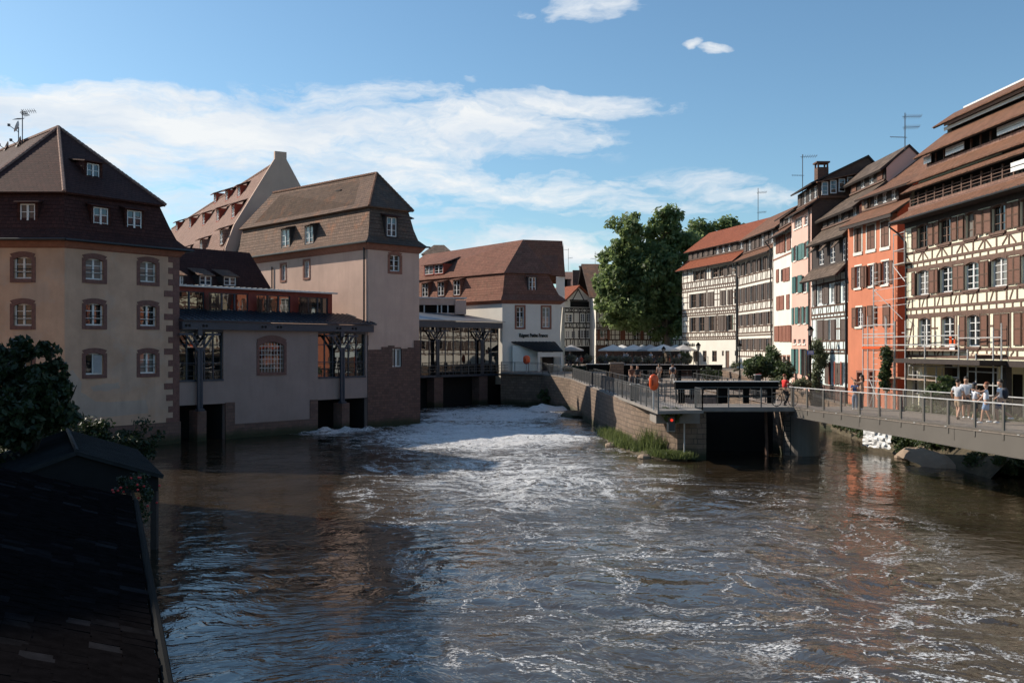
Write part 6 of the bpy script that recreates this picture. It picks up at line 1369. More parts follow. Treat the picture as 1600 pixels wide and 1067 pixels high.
for j in range(N2+1):
    r_ = []
    for i in range(N1+1):
        u = i/N1; v = j/N2; x = 20.6+3.4*u; y = 47.7+(51.5-47.7)*v-1.0*u*(1-v); z = -.15+(.95*math.sin(min(1, (u*.9+.08))*math.pi)**.6)*(v**.55)+.18*noise.noise(Vector((x*1.5, y*1.5, 2)))
        r_.append((x+.2*noise.noise(Vector((x, y, 5))), y, z))
    rows.append(r_)
for j in range(N2):
    for i in range(N1): mb.poly([rows[j][i], rows[j][i+1], rows[j+1][i+1], rows[j+1][i]])
mb.build('stone', M['rock'], t_)
shrub('shrub', 'dense green bank bush hanging to the water left of the pale rock', [(22.3, 54.2, .9, .7, 1.0, .7), (22.0, 53.0, .8, .8, 1.0, .7), (22.4, 51.3, .9, .8, 1.0, .6), (23.0, 57.5, .9, .5, 1.4, .6)], 90, .4, 70, .12, 'leafb', seed=41)
shrub('shrub', 'green bush at the water right of the pale rock, near the photo edge', [(23.2, 44.6, .7, 1.0, 1.0, .6), (24.3, 45.2, 1.1, .9, .9, .6)], 50, .35, 60, .11, 'leafb', seed=42)
shrub('shrub', 'grey-green hedge behind the footbridge railing in front of the tannery', [(22.6+k*.25, 53-k*1.35, 2.3, .8, .9, .55) for k in range(7)], 150, .35, 70, .09, 'leafy', seed=43)
shrub('shrub', 'dark bush behind the walking group below the scaffold deck', [at(1476, 608, 48)[:]+(.7, .7, .65), at(1468, 616, 48)[:]+(.7, .6, .5)], 40, .3, 60, .12, 'leafb', seed=44)
shrub('shrub', 'low bank weeds left of the white sheet, beyond the bridge', [(22.4, 62, .8, .6, 1.5, .5), (22.7, 66, .9, .5, 1.8, .5)], 40, .3, 60, .1, 'leafb', seed=45)
shrub('shrub', 'tangled bushes behind and above the pale rock under the bridge', [(22.6, 50.2, 1.1, .7, 1.0, .5), (23.2, 48.6, 1.4, .7, .9, .5), (23.6, 46.8, 1.2, .7, .9, .6), (22.9, 46.4, .5, .8, .9, .45)], 110, .35, 70, .11, 'leafb', seed=47)
blades('grass', [(24.2+random.random(), 44+random.random()*6, 1.9, .3, 1) for _ in range(30)]+[(22.2+random.random()*.8, 50+random.random()*8, .9, .3, .7) for _ in range(30)], 5000, .5, .03, 'leafg', 46, 'bright grass on the right bank behind the bridge', 'grass')
t_ = thing('plastic_sheet', 'crumpled white sheet hanging on the bank under the footbridge', 'sheet', (21.3, 56.3, .4)); mb = MB(); c0 = at(1371, 686, 54.6); G = 10; pts = [[(c0.x-.45+.9*i/G+.07*noise.noise(Vector((i*.7, j*.5, 1))), c0.y+.9-1.8*i/G+.25*noise.noise(Vector((i*.9, j*.6, 4)))+.02*j, c0.z+.5-1.0*j/G+.12*noise.noise(Vector((i*.8, 3, 9)))) for i in range(G+1)] for j in range(G+1)]
for j in range(G):
    for i in range(G): mb.poly([pts[j][i], pts[j][i+1], pts[j+1][i+1], pts[j+1][i]])
sh = mb.build('cloth', M['sheet'], t_); sh.modifiers.new('thickness', 'SOLIDIFY').thickness = .01

for i, (x, y, r, lab) in enumerate(((21.2, 52.2, .35, 'small dark stone at the waterline left of the pale rock'), (22.6, 46.2, .45, 'rounded stone right of the pale rock in the water'), (6.0, 58.5, .3, 'mossy stone at the edge of the island bank, left of the weeds'), (7.2, 52.2, .32, 'flat stone below the weeds at the island nose'))):
    t_ = thing('stone', lab, 'rock', (x, y, 0)); mb = MB(); mb.ball((x, y, .03), r, 0, (1.2, 1, .6), 10, .12); mb.build('rock', M['rock'], t_)

# ================================================================== SCAFFOLD
sc_ = thing('scaffolding', 'galvanised tube scaffolding with planked decks before the orange and tannery houses', 'scaffolding', (22.5, 56, 1.95))
def sp(px, y, Y): return at(px, y, Y)
Ws = Wall(P2(1345, 62.5), P2(1572, 47.0))
def pole(s, z0, z1, o=0): mb = MB(); mb.tube(Ws.P(s, z0, o), Ws.P(s, z1, o), .04, 6); mb.build('standard', M['galv'], sc_)
def ledg(mb, s0, s1, z, o=0): mb.tube(Ws.P(s0, z, o), Ws.P(s1, z, o), .035, 5)
S_ = lambda px: Ws.s(px)
for px, zt in ((1348.5, 8.2), (1356, 8.0), (1365, 11.3), (1385, 7.8), (1398, 7.6), (1414.6, 7.6), (1445, 7.3), (1463, 5.0), (1498, 7.2), (1512, 5.9), (1525, 5.7), (1552, 7.0), (1565, 7.2)): pole(S_(px), 1.95, zt)
for px, zt in ((1360, 8), (1372, 11.3), (1402, 7.4), (1470, 5.7), (1530, 5.6)): pole(S_(px), 1.95, zt, -1.0)
lm = MB()
for z in (6.65, 6.15): ledg(lm, S_(1348), S_(1498), z)
for z in (7.05, 6.5): ledg(lm, S_(1348), S_(1398), z+.35)
ledg(lm, S_(1385), S_(1402), 6.9, -1.0); ledg(lm, S_(1498), S_(1565), 6.5); ledg(lm, S_(1512), S_(1560), 4.75); ledg(lm, S_(1512), S_(1560), 4.1)
for z in (4.95, 4.40): ledg(lm, S_(1420), S_(1498), z)
for px in (1420, 1447, 1472): lm.tube(Ws.P(S_(px), 4.4, 0), Ws.P(S_(px), 4.95, 0), .022, 5)
for px in (1348.5, 1356, 1385, 1398, 1445, 1498): lm.tube(Ws.P(S_(px), 5.8, 0), Ws.P(S_(px), 5.8, -1.0), .024, 5)
lm.tube(Ws.P(S_(1357), 2.1, 0), Ws.P(S_(1384), 5.6, 0), .024); lm.tube(Ws.P(S_(1358), 4.0, .0), Ws.P(S_(1380), 2.0, .0), .024); lm.tube(Ws.P(S_(1348), 4.6, 0), Ws.P(S_(1385), 4.6, 0), .024); lm.tube(Ws.P(S_(1348), 3.9, 0), Ws.P(S_(1385), 3.9, 0), .024)
lm.build('ledgers', M['galv'], sc_)
for a, b_, z, nm in ((1385, 1498, 5.82, 0), (1512, 1565, 5.62, 1), (1358, 1470, 4.12, 0), (1348, 1387, 5.85, 2)):
    for kk in range(2):
        mb = MB(); mb.wb(Ws, S_(a), S_(b_), z, z+.05, -1.0+kk*.5, -.54+kk*.5); mb.build('deck_board', M['plank'], sc_)
mb = MB(); mb.wb(Ws, S_(1348), S_(1387), 5.92, 6.05, .02, .05); mb.build('toe_board', M['orangeplastic'], sc_)
lm = MB()     # ladder tower and high cage on the gable gap
for k in range(18): lm.tube(Ws.P(S_(1365), 4.6+k*.36, 0), Ws.P(S_(1371.5), 4.6+k*.36, 0), .018, 4)
lm.build('ladder_rungs', M['galv'], sc_)
cg = MB(); cw_ = Wall(P2(1396, 59), P2(1413, 57.2))
for s in (0, cw_.L):
    for o_ in (0, -.9): cg.tube(cw_.P(s, 11.0, o_), cw_.P(s, 13.0, o_), .028, 5)
for z in (11.05, 11.9, 12.9):
    for o_ in (0, -.9): cg.tube(cw_.P(0, z, o_), cw_.P(cw_.L, z, o_), .026, 5)
    for s in (0, cw_.L): cg.tube(cw_.P(s, z, 0), cw_.P(s, z, -.9), .026, 5)
cg.tube(cw_.P(0, 11.0, 0), cw_.P(cw_.L, 9.2, -.6), .026); cg.build('cage', M['galv'], sc_)
mb = MB(); mb.wb(cw_, 0, cw_.L, 11.02, 11.1, -.9, 0); mb.build('deck_board', M['plank'], sc_)
lm = MB()
for z in (9.6, 8.9, 8.5, 10.1): lm.tube(Ws.P(S_(1365), z, 0), Ws.P(S_(1413), z+.1, -.3), .018, 4)
lm.tube(Ws.P(S_(1366), 9.6, 0), Ws.P(S_(1410), 7.7, 0), .022, 4); lm.build('tie_tubes', M['galv'], sc_)
t_ = thing('laundry', 'red and patterned cloth hung on the scaffold rail by the second window', 'cloth', Ws.P(S_(1483), 5.95, -.2)); mb = MB(); mb.wb(Ws, S_(1477), S_(1480.5), 5.95, 6.6, -.25, -.22); mb.wb(Ws, S_(1484), S_(1486), 6.0, 6.5, -.25, -.22); mb.build('red_cloth', M['orangeplastic'], t_); mb = MB(); mb.wb(Ws, S_(1479), S_(1487), 5.88, 6.2, -.2, -.16); mb.build('white_cloth', M['sheet'], t_)

# ================================================================== SQUARE FURNITURE
def parasol(label, x, Y, zc, r, mat, group='parasols on the café terrace'):
    t_ = thing('parasol', label, 'parasol', (x, Y, 3.8), group); mb = MB(); mb.tube((x, Y, 3.8), (x, Y, zc+.6), .035); mb.build('pole', M['darkwood'], t_)
    mb = MB(); K = 8; a0 = .3; ap = (x, Y, zc+.62); rim = [(x+r*math.cos(a0+2*math.pi*i/K), Y+r*math.sin(a0+2*math.pi*i/K), zc) for i in range(K)]; lo = [(q[0], q[1], q[2]-.15) for q in rim]
    for i in range(K): j = (i+1) % K; mb.poly([ap, rim[i], rim[j]]); mb.poly([rim[i], lo[i], lo[j], rim[j]])
    mb.build('canopy', M[mat], t_)
par = [(958, 114, 1.9, 'canvas', 'leftmost white parasol of the row under the plane tree'), (972, 118, 1.9, 'canvas', 'white parasol second from the left under the plane tree'), (990, 113, 1.9, 'canvas', 'white parasol left of the grey one on the terrace'), (1004, 119, 1.9, 'canvas', 'white parasol behind the grey one on the terrace'),
       (1016, 110, 1.6, 'canvas2', 'grey shaded parasol in front of the plane tree trunk'), (1037, 108, 1.95, 'canvas', 'large front white parasol beside the lamp post'), (1056, 117, 1.8, 'canvas', 'rear white parasol just left of the corner house'), (1068, 112, 1.6, 'canvas2', 'greyish parasol touching the corner house'), (893, 118, 1.6, 'canvas2', 'small low parasol before the gabled house')]
for px, Y, r, mt, lab in par: v = at(px, 546.5, Y); parasol(lab, v.x, Y, v.z, r, mt)
bs = None; px_list = (893, 920, 940, 955, 967, 980, 997, 1013, 1033, 1056, 1073)
for i, px in enumerate(px_list):
    v = at(px, 559+ (px-890)*.028, 104.2)
    if bs is None:
        bs = thing('flower_basket', 'x', 'flower basket', v, 'flower baskets on the terrace railing'); mb = MB(); mb.tube(v-Vector((0, 0, .5)), v+Vector((0, 0, .0)), .2, 8, 0, .3); mb.build('pot', M['darkwood'], bs); leaves('plants', [(v.x, v.y, v.z+.1, .55), (v.x+.2, v.y, v.z, .4), (v.x-.2, v.y, v.z, .4)], 160, .12, 'basket', bs, seed=51); o_ = bs
    else: o_ = copy_tree(bs); o_.location = v; o_.rotation_euler.z = i*1.3; 
    o_['label'] = 'round flower basket on the terrace railing, number %s from the left' % ('one two three four five six seven eight nine ten eleven'.split()[i])
for px, Y, zb, zt, lab in ((1091, 87, 2.9, 6.45, 'street lamp before the white shopfront, left one of the pair'), (1155.5, 86, 2.9, 6.4, 'street lamp at the seam of the two curved houses'), (1037, 103, 3.3, 6.1, 'street lamp standing beside the front white parasol'), (1266.5, 70, 2.2, 7.55, 'tall street lamp with blue street sign by the pink house'), (948, 122, 3.8, 7.1, 'slim lamp post at the corner of the inn')):
    b0 = Vector(((px-CX)/F*Y, Y, zb)); t_ = thing('street_lamp', lab, 'street lamp', b0); h = zt-zb-.75; mb = MB(); mb.lathe(b0, [(.14, 0), (.12, .5), (.06, .6), (.05, h), (.09, h+.02), (.09, h+.08)], 8); mb.build('post', M['black'], t_)
    mb = MB(); mb.lathe(b0+Vector((0, 0, h+.08)), [(.12, 0), (.22, .40)], 6); mb.build('lantern', M['lampglass'], t_); mb = MB(); mb.lathe(b0+Vector((0, 0, h+.48)), [(.27, 0), (.12, .2), (.03, .3)], 6); mb.build('lantern_roof', M['black'], t_)
    if px == 1266.5:
        c = at(1266.5, 551, 69.85); s_ = MB(); s_.box(c.x-.23, c.x+.23, c.y-.02, c.y+.02, c.z-.15, c.z+.15); sg = s_.build('street_sign', M['sky_sign'], t_); s_ = MB()
        for zz_, w__ in ((.06, .16), (-.04, .19)): s_.box(c.x-w__, c.x+w__, c.y-.03, c.y-.021, c.z+zz_-.02, c.z+zz_+.025)
        s_.box(c.x-.22, c.x+.22, c.y-.029, c.y-.021, c.z+.12, c.z+.14); s_.box(c.x-.22, c.x+.22, c.y-.029, c.y-.021, c.z-.14, c.z-.12); s_.build('sign_lettering', M['signwhite'], sg)
for px, py, Y, r, nm, lab in ((1106, 588, 88, .75, 'leafd', 'dark round potted bush left in front of the shop door'), (1119, 588, 88, .5, 'leafb', 'small round green bush before the shop door'), (1072, 560, 105, .6, 'leafb', 'potted tree at the left end of the white shopfront')):
    v = at(px, py, Y); shrub('potted_plant', lab, [(v.x, v.y, v.z+r*.4, r, r, r)], 14, r*.5, 60, .12, nm, seed=int(px), cat='plant')
v = at(1150, 577, 88); pf = shrub('potted_plant', 'yellow and pale flowering pot by the right street lamp', [(v.x, v.y, v.z+.3, .45, .4, .45)], 10, .25, 50, .1, 'leafy', seed=77, cat='plant')
mb = MB()
for px, py in ((1183, 586), (1185, 588), (1187, 585), (1181, 588)): q = at(px, py, 72); mb.ball(q, .13, 0, (1, 1, .8), 6)
t_ = thing('geraniums', 'cluster of red geraniums in front of the large shrub', 'flowers', at(1184, 590, 72)); mb.build('blossoms', M['flower'], t_)

# ================================================================== PEOPLE
def skin(name, verts, edges, rad, mats, parent, sub=1, loc=(0, 0, 0)):
    me = bpy.data.meshes.new(name); me.from_pydata(verts, edges, []); o = bpy.data.objects.new(name, me); C.objects.link(o)
    md = o.modifiers.new('s', 'SKIN'); 
    for i, v in enumerate(me.skin_vertices[0].data):
        r = rad[i]; r = (r, r) if not isinstance(r, tuple) else r; g_ = 1.24 if r[0] > .02 else 1.0; v.radius = (r[0]*g_, r[1]*g_)
    me.skin_vertices[0].data[0].use_root = True; md.use_smooth_shade = True; md.branch_smoothing = .4
    s_ = o.modifiers.new('u', 'SUBSURF'); s_.levels = sub; s_.render_levels = sub
    dg = bpy.context.evaluated_depsgraph_get(); m2 = bpy.data.meshes.new_from_object(o.evaluated_get(dg)); bpy.data.objects.remove(o)
    m2.materials.clear(); [m2.materials.append(x) for x in mats]; m2.name = name
    o = bpy.data.objects.new(name, m2); C.objects.link(o); o.parent = parent; return o
CL = {}
def cloth(c):
    if c not in CL: CL[c] = simple('cloth_%d' % len(CL), c, .85, 0, .12, 5)
    return CL[c]
SKIN_ = simple('skin', (.50, .28, .19), .6, 0, .06); HAIRM = {k: simple('hair_'+k, c, .6, 0, .3, 12) for k, c in dict(dark=(.02, .014, .01), brown=(.07, .035, .02), red=(.22, .06, .02)).items()}
def person(label, base, yaw, h=1.75, top=(.75, .75, .76), bottom=(.3, .2, .12), trousers=False, hair='dark', arms=None, legs=None, longhair=False, cap=None, pack=False, shoes=(.7, .7, .7), female=False, skirt=False, fingers=True, group=None, seat=False, mask=False, bare=False):
    t_ = thing('person', label, 'person', base, group); t_.rotation_euler.z = yaw; k = h/1.75; t_.scale = (k, k, k)
    fw = .9 if female else 1.0
    # legs: ((knee_y, knee_z, ankle_y, ankle_z), ...)
    legs = legs or ((.03, .5, 0, .08), (.0, .5, -.03, .08)); hz_ = .93 if not seat else .52
    dz = 0 if not seat else -.41
    V = [(0, 0, hz_), (0, 0, 1.13+dz), (0, .005, 1.33+dz), (0, -.005, 1.47+dz), (0, .01, 1.56+dz), (0, .02, 1.65+dz), (0, .015, 1.72+dz)]
    Rr = [(.125, .10), (.115*fw, .085), (.14*fw, .10), .05, .072, (.078, .092), (.062, .072)]; E = [(i, i+1) for i in range(6)]
    def add(p, r, par): V.append(p); Rr.append(r); E.append((par, len(V)-1)); return len(V)-1
    add((0, .125, 1.635+dz), .014, 5)                     # nose
    for s in (-1, 1): add((s*.092, .01, 1.64+dz), .018, 5)  # ears
    arms = arms or (((-.24, .0, 1.15), (-.24, .1, .92)), ((.24, .0, 1.15), (.24, .1, .92)))
    armp = []
    for s, (el_, ha) in zip((-1, 1), arms):
        el_ = Vector(el_)+Vector((0, 0, dz)); ha = Vector(ha)+Vector((0, 0, dz)); sh_ = Vector((s*.175*fw, 0, 1.41+dz)); a = add(tuple(sh_), .058, 2); b = add(tuple(el_), .04, a); c_ = add(tuple(ha), .026, b); armp.append((sh_, el_, ha))
        d = (ha-el_).normalized(); pm = ha+d*.055; p = add(tuple(pm), (.036, .02), c_)
        if fingers:
            side = Vector((0, 1, 0)) if abs(d.y) < .7 else Vector((0, 0, 1)); inn = d.cross(side).normalized()*(-s)
            for f, (off, ln) in enumerate(((-.026, .06), (-.009, .075), (.009, .07), (.025, .055))):
                q1 = pm+d*.035+side*off; a1 = add(tuple(q1+d*ln*.5), .0085, p); add(tuple(q1+d*ln+inn*.015), .007, a1)
            add(tuple(ha+d*.03+side*.055), .009, p)
    lp = []
    for s, (ky, kz, ay, az_) in zip((-1, 1), legs):
        hp_ = (s*.085, 0, hz_-.06); kn = (s*.095, ky, kz); an = (s*.095, ay, az_); a = add(hp_, .085, 0); b = add(kn, .056, a); c_ = add((s*.095, (ky+ay)/2-.01, kz*.55+az_*.45), .05, b); c2 = add(an, .034, c_); lp.append((hp_, kn, an))
    skin('body', V, E, Rr, [SKIN_], t_, 1)
    if not bare or True:
        V2 = [(0, 0, hz_+.0), (0, 0, 1.13+dz), (0, .005, 1.34+dz), (0, -.005, 1.44+dz)]; R2_ = [(.145, .12), (.135*fw, .105), (.155*fw, .118), (.07, .06)]; E2 = [(0, 1), (1, 2), (2, 3)]
        for (sh_, el_, ha) in armp:
            V2.append(tuple(sh_)); R2_.append(.072); E2.append((2, len(V2)-1)); V2.append(tuple(sh_.lerp(el_, .62))); R2_.append(.062); E2.append((len(V2)-2, len(V2)-1))
        skin('shirt', V2, E2, R2_, [cloth(top)], t_, 1)
    V3 = [(0, 0, hz_+.06), (0, 0, hz_-.02)]; R3_ = [(.135, .115), (.15, .125)]; E3 = [(0, 1)]
    for (hp_, kn, an) in lp:
        V3.append(hp_); R3_.append(.10); E3.append((1, len(V3)-1)); kk = Vector(hp_).lerp(Vector(kn), .88); V3.append(tuple(kk)); R3_.append(.085 if not skirt else .13); E3.append((len(V3)-2, len(V3)-1))
        if trousers: V3.append(kn); R3_.append(.072); E3.append((len(V3)-2, len(V3)-1)); V3.append(an); R3_.append(.055); E3.append((len(V3)-2, len(V3)-1))
    skin('skirt' if skirt else 'trousers' if trousers else 'shorts', V3, E3, R3_, [cloth(bottom)], t_, 1)
    def local(mb, name, mat):
        me = bpy.data.meshes.new(name); me.from_pydata(mb.v, [], mb.f); me.materials.append(mat); me.polygons.foreach_set('use_smooth', [True]*len(me.polygons)); o = bpy.data.objects.new(name, me); C.objects.link(o); o.parent = t_
    mb = MB(); mb.ball((0, -.018, 1.705+dz), .105, 0, (.9, 1.0, .88), 12, .02)
    if longhair: mb.ball((0, -.08, 1.55+dz), .09, 0, (.9, .6, 2.0), 10, .03)
    local(mb, 'hair', HAIRM[hair])
    if cap: mb = MB(); mb.ball((0, 0, 1.75+dz), .112, 0, (.95, 1.05, .6), 12); mb.box(-.07, .07, .05, .18, 1.735+dz, 1.75+dz); local(mb, 'cap', cloth(cap))
    if mask: mb = MB(); mb.ball((0, .09, 1.60+dz), .055, 0, (1, .6, .9), 8); local(mb, 'face_mask', cloth((.7, .74, .8)))
    for (hp_, kn, an) in lp: mb = MB(); mb.ball((an[0], an[1]+.06, an[2]-.03), .06, 0, (.75, 2.1, .75), 10); local(mb, 'shoe', cloth(shoes))
    if pack: mb = MB(); mb.ball((0, -.19, 1.22+dz), .19, 0, (.85, .6, 1.25), 12); local(mb, 'backpack', cloth((.02, .022, .035)))
    return t_
def pb(px, py, z): v = onz(px, py, z); return (v.x, v.y, v.z)
walk = ((.14, .52, .12, .09), (-.02, .5, -.22, .14)); walk2 = ((-.02, .5, -.24, .15), (.14, .52, .16, .09))
person('man in pale grey shirt and khaki shorts, leftmost of the five on the bridge', pb(1497, 656.5, 2.81), R(-55), 1.78, (.55, .56, .60), (.42, .30, .20), legs=walk, shoes=(.12, .08, .06), arms=(((-.27, -.05, 1.16), (-.33, .12, .98)), ((.25, .02, 1.15), (.24, .15, .95))))
person('tall man in white shirt facing the camera, second of the five', pb(1509.5, 653.5, 2.81), R(160), 1.85, (.80, .78, .80), (.10, .08, .07), legs=((.03, .5, .03, .08), (0, .5, 0, .08)))
person('woman in white top, black skirt and dark cap with long dark hair', pb(1523, 657.5, 2.81), R(-70), 1.62, (.78, .78, .82), (.02, .02, .02), skirt=True, female=True, longhair=True, cap=(.02, .025, .05), legs=walk, arms=(((-.24, .12, 1.2), (-.14, .3, 1.38)), ((.24, .02, 1.15), (.25, .15, .98))))
person('reddish-haired person in white t-shirt and pale denim shorts, one arm out', pb(1541, 662, 2.81), R(70), 1.72, (.74, .75, .82), (.28, .40, .60), hair='red', legs=((.14, .52, .2, .09), (-.05, .5, -.18, .12)), arms=(((-.22, .22, 1.36), (-.15, .45, 1.42)), ((.24, .1, 1.16), (.2, .25, 1.0))))
person('man in white t-shirt and navy shorts with dark backpack, rightmost of the five', pb(1563, 662, 2.81), R(50), 1.83, (.74, .74, .80), (.035, .05, .11), pack=True, mask=True, legs=((.12, .52, .06, .09), (-.10, .48, -.42, .26)), arms=(((-.26, .05, 1.15), (-.22, .25, 1.08)), ((.26, .02, 1.15), (.25, .2, 1.02))))
person('small person in a blue top at the footbridge railing beside a taller one', pb(1336, 640, 2.81), R(150), 1.52, (.06, .11, .25), (.18, .22, .30), trousers=True, hair='brown', arms=(((-.2, .15, 1.2), (-.1, .3, 1.35)), ((.2, .15, 1.15), (.12, .3, 1.25))))
person('woman in a tan top raising both arms to take a picture on the bridge', pb(1346.5, 640.5, 2.81), R(75), 1.76, (.45, .28, .20), (.025, .022, .025), trousers=True, female=True, hair='dark', longhair=True, arms=(((-.16, .25, 1.36), (-.06, .42, 1.55)), ((.16, .25, 1.36), (.06, .42, 1.55))))
person('person in a pale shirt with a backpack walking on the island, right of the two', pb(1051, 600, 2.8), R(-10), 1.78, (.55, .55, .56), (.45, .42, .38), pack=True, trousers=True, legs=walk, fingers=False)
person('dark-haired person in a light top walking on the island, left of the two', pb(1030, 598, 2.85), R(10), 1.72, (.55, .45, .38), (.30, .24, .2), trousers=True, legs=walk2, longhair=True, fingers=False)
person('person in brown clothes at the lock railing in front of the gate frame', pb(987, 606, 2.85), R(200), 1.75, (.16, .07, .045), (.10, .05, .04), trousers=True, hair='brown', fingers=False)
person('person in black beside the one in brown at the lock', pb(996, 605, 2.85), R(170), 1.72, (.03, .03, .03), (.02, .02, .02), trousers=True, fingers=False)
# cyclist
cb = Vector(pb(1226, 634.5, 2.81)); cy_yaw = R(-68)
bk = thing('bicycle', 'black city bicycle ridden by the cyclist at the bridge end', 'bicycle', cb); bk.rotation_euler.z = cy_yaw
def lmesh(mb, name, mat, par):
    me = bpy.data.meshes.new(name); me.from_pydata(mb.v, [], mb.f); me.materials.append(mat); o = bpy.data.objects.new(name, me); C.objects.link(o); o.parent = par; return o
for yy in (-.52, .55):
    mb = MB(); K = 22
    for i in range(K): a = 2*math.pi*i/K; b_ = 2*math.pi*(i+1)/K; mb.tube((0, yy+.33*math.cos(a), .34+.33*math.sin(a)), (0, yy+.33*math.cos(b_), .34+.33*math.sin(b_)), .022, 5)
    wh = lmesh(mb, 'wheel', M['black'], bk); mb = MB()
    for i in range(9): a = math.pi*i/9; mb.tube((0, yy+.31*math.cos(a), .34+.31*math.sin(a)), (0, yy-.31*math.cos(a), .34-.31*math.sin(a)), .004, 3)
    lmesh(mb, 'spokes', M['galv'], wh)
mb = MB()
for a, b_ in (((0, -.52, .34), (0, -.05, .30)), ((0, -.05, .30), (0, -.2, .86)), ((0, -.2, .78), (0, .38, .80)), ((0, -.05, .30), (0, .40, .72)), ((0, .36, .98), (0, .55, .34)), ((0, -.52, .34), (0, -.18, .74))): mb.tube(a, b_, .018, 6)
lmesh(mb, 'frame', M['black'], bk)
mb = MB(); mb.tube((-.27, .30, 1.06), (.27, .30, 1.06), .015); mb.tube((0, .36, .95), (0, .31, 1.06), .016); lmesh(mb, 'handlebar', M['galv'], bk)
mb = MB(); mb.ball((0, -.22, .92), .11, 0, (.8, 1.2, .35), 8); lmesh(mb, 'saddle', M['black'], bk)
mb = MB(); mb.box(-.14, .14, -.72, -.40, .72, .75); lmesh(mb, 'luggage_rack', M['darkmetal'], bk)
pc = person('cyclist with reddish hair in a red top and black trousers at the bridge end', cb, cy_yaw, 1.72, (.72, .03, .025), (.015, .015, .017), trousers=True, hair='red', female=True, legs=((.22, .62, .08, .22), (.16, .58, -.1, .10)), arms=(((-.25, .18, 1.22), (-.22, .36, 1.10)), ((.25, .18, 1.22), (.22, .36, 1.10))), shoes=(.04, .04, .04))
# café guests, tables
proto = []
for i, (tp, bt_, hr) in enumerate((((.75, .72, .7), (.08, .08, .1), 'dark'), ((.45, .06, .04), (.1, .08, .07), 'brown'), ((.08, .09, .14), (.15, .12, .1), 'dark'))):
    proto.append((i, tp, bt_, hr))
seats = [(944, 108), (958, 107.5), (966, 109), (974, 107), (985, 108), (992, 110), (1003, 108), (1009, 109), (1022, 108), (1030, 110), (1046, 108), (1053, 109), (900, 109), (908, 108), (883, 108)]
pr3 = [None]*3; txt = ['white', 'dark red', 'dark blue']
for i, (px, Y) in enumerate(seats):
    k = i % 3; x = (px-CX)/F*Y
    if pr3[k] is None: pr3[k] = person('seated café guest in a %s top on the terrace under the parasols' % txt[k], (x, Y, 3.82), R(random.uniform(0, 360)), 1.75, proto[k][1], proto[k][2], trousers=True, hair=proto[k][3], seat=True, legs=((.4, .5, .4, .08), (.4, .5, .38, .08)), fingers=False, group='café guests in %s tops' % txt[k])
    else: c = copy_tree(pr3[k]); c.location = (x, Y, 3.82); c.rotation_euler.z = R(random.uniform(0, 360))
st_ = [None]; 
for i, (px, Y) in enumerate(((948, 106), (975, 106.2), (979, 106), (1017, 106.5), (1062, 107), (890, 107))):
    x = (px-CX)/F*Y
    if st_[0] is None: st_[0] = person('passer-by in a pale top standing behind the terrace railing', (x, Y, 3.82), R(100), 1.75, (.6, .58, .6), (.1, .1, .13), trousers=True, fingers=False, legs=walk, group='passers-by on the terrace')
    else: c = copy_tree(st_[0]); c.location = (x, Y, 3.82); c.rotation_euler.z = R(random.uniform(0, 360))
tb0 = None; ch0 = None
for i, (px, Y) in enumerate(((951, 108.2), (970, 108.3), (988, 108.6), (1006, 108.3), (1026, 108.8), (1049, 108.3), (904, 108.4))):
    x = (px-CX)/F*Y
    if tb0 is None:
        tb0 = thing('cafe_table', 'small round café table on the terrace behind the railing', 'table', (x, Y, 3.8), 'café tables'); mb = MB(); mb.lathe((x, Y, 4.5), [(.4, 0), (.4, .04)], 12); mb.build('tabletop', M['white2'], tb0); mb = MB(); mb.tube((x, Y, 3.8), (x, Y, 4.5), .035); mb.lathe((x, Y, 3.8), [(.25, 0), (.22, .03)], 10); mb.build('leg', M['darkmetal'], tb0)
    else: c = copy_tree(tb0); c.location = (x, Y, 3.8)
    for dx in (-.75, .75):
        if ch0 is None:
            xx = x+dx; ch0 = thing('cafe_chair', 'dark café chair on the terrace beside a round table', 'chair', (xx, Y, 3.8), 'café chairs'); mb = MB(); mb.box(xx-.2, xx+.2, Y-.2, Y+.2, 4.23, 4.27); mb.build('seat', M['darkwood'], ch0); mb = MB(); mb.box(xx-.2, xx+.2, Y+.17, Y+.2, 4.4, 4.7); mb.build('backrest', M['darkwood'], ch0)
            for lx in (-.17, .17):
                for ly in (-.17, .17): mb = MB(); mb.tube((xx+lx, Y+ly, 3.8), (xx+lx, Y+ly, 4.7 if ly > 0 else 4.23), .018, 5); mb.build('leg', M['darkwood'], ch0)
        else: c = copy_tree(ch0); c.location = (x+dx, Y, 3.8); c.rotation_euler.z = random.uniform(0, 6)

# ================================================================== LEFT FOREGROUND
mb = MB(); mb.hexa([(x, y, -1.2) for x, y in ((-60, -5), (-6, -5), (-8.5, 14), (-12, 22.5), (-15.5, 28), (-18.5, 37), (-20.5, 46), (-24.5, 54), (-60, 54))], [(x, y, .75) for x, y in ((-60, -5), (-6, -5), (-8.5, 14), (-12, 22.5), (-15.5, 28), (-18.5, 37), (-20.5, 46), (-24.5, 54), (-60, 54))]); tag(mb.build('left_bank', M['soil']), kind='structure')
fr_ = thing('wash_house', 'old building in the near left corner, seen from above as a dark tiled roof', 'building', (-9, 14, 0))
E0 = Vector((-1.95, 5.8, 2.45)); E1 = Vector((-9.0, 22.6, 2.45)); dn = (E1-E0).normalized(); inw = Vector((-dn.y, dn.x, 0)).normalized(); inw.z = .30
sag = []; NA, NB = 60, 22
mb = MB(); rows = []
for i in range(NA+1):
    r_ = []
    for j in range(NB+1):
        p_ = E0.lerp(E1, i/NA)+inw*(9.5*j/NB); p_ = p_+Vector((0, 0, .05*noise.noise(Vector((p_.x*.5, p_.y*.5, 0)))+.012*noise.noise(p_*3))); r_.append(p_)
    rows.append(r_)
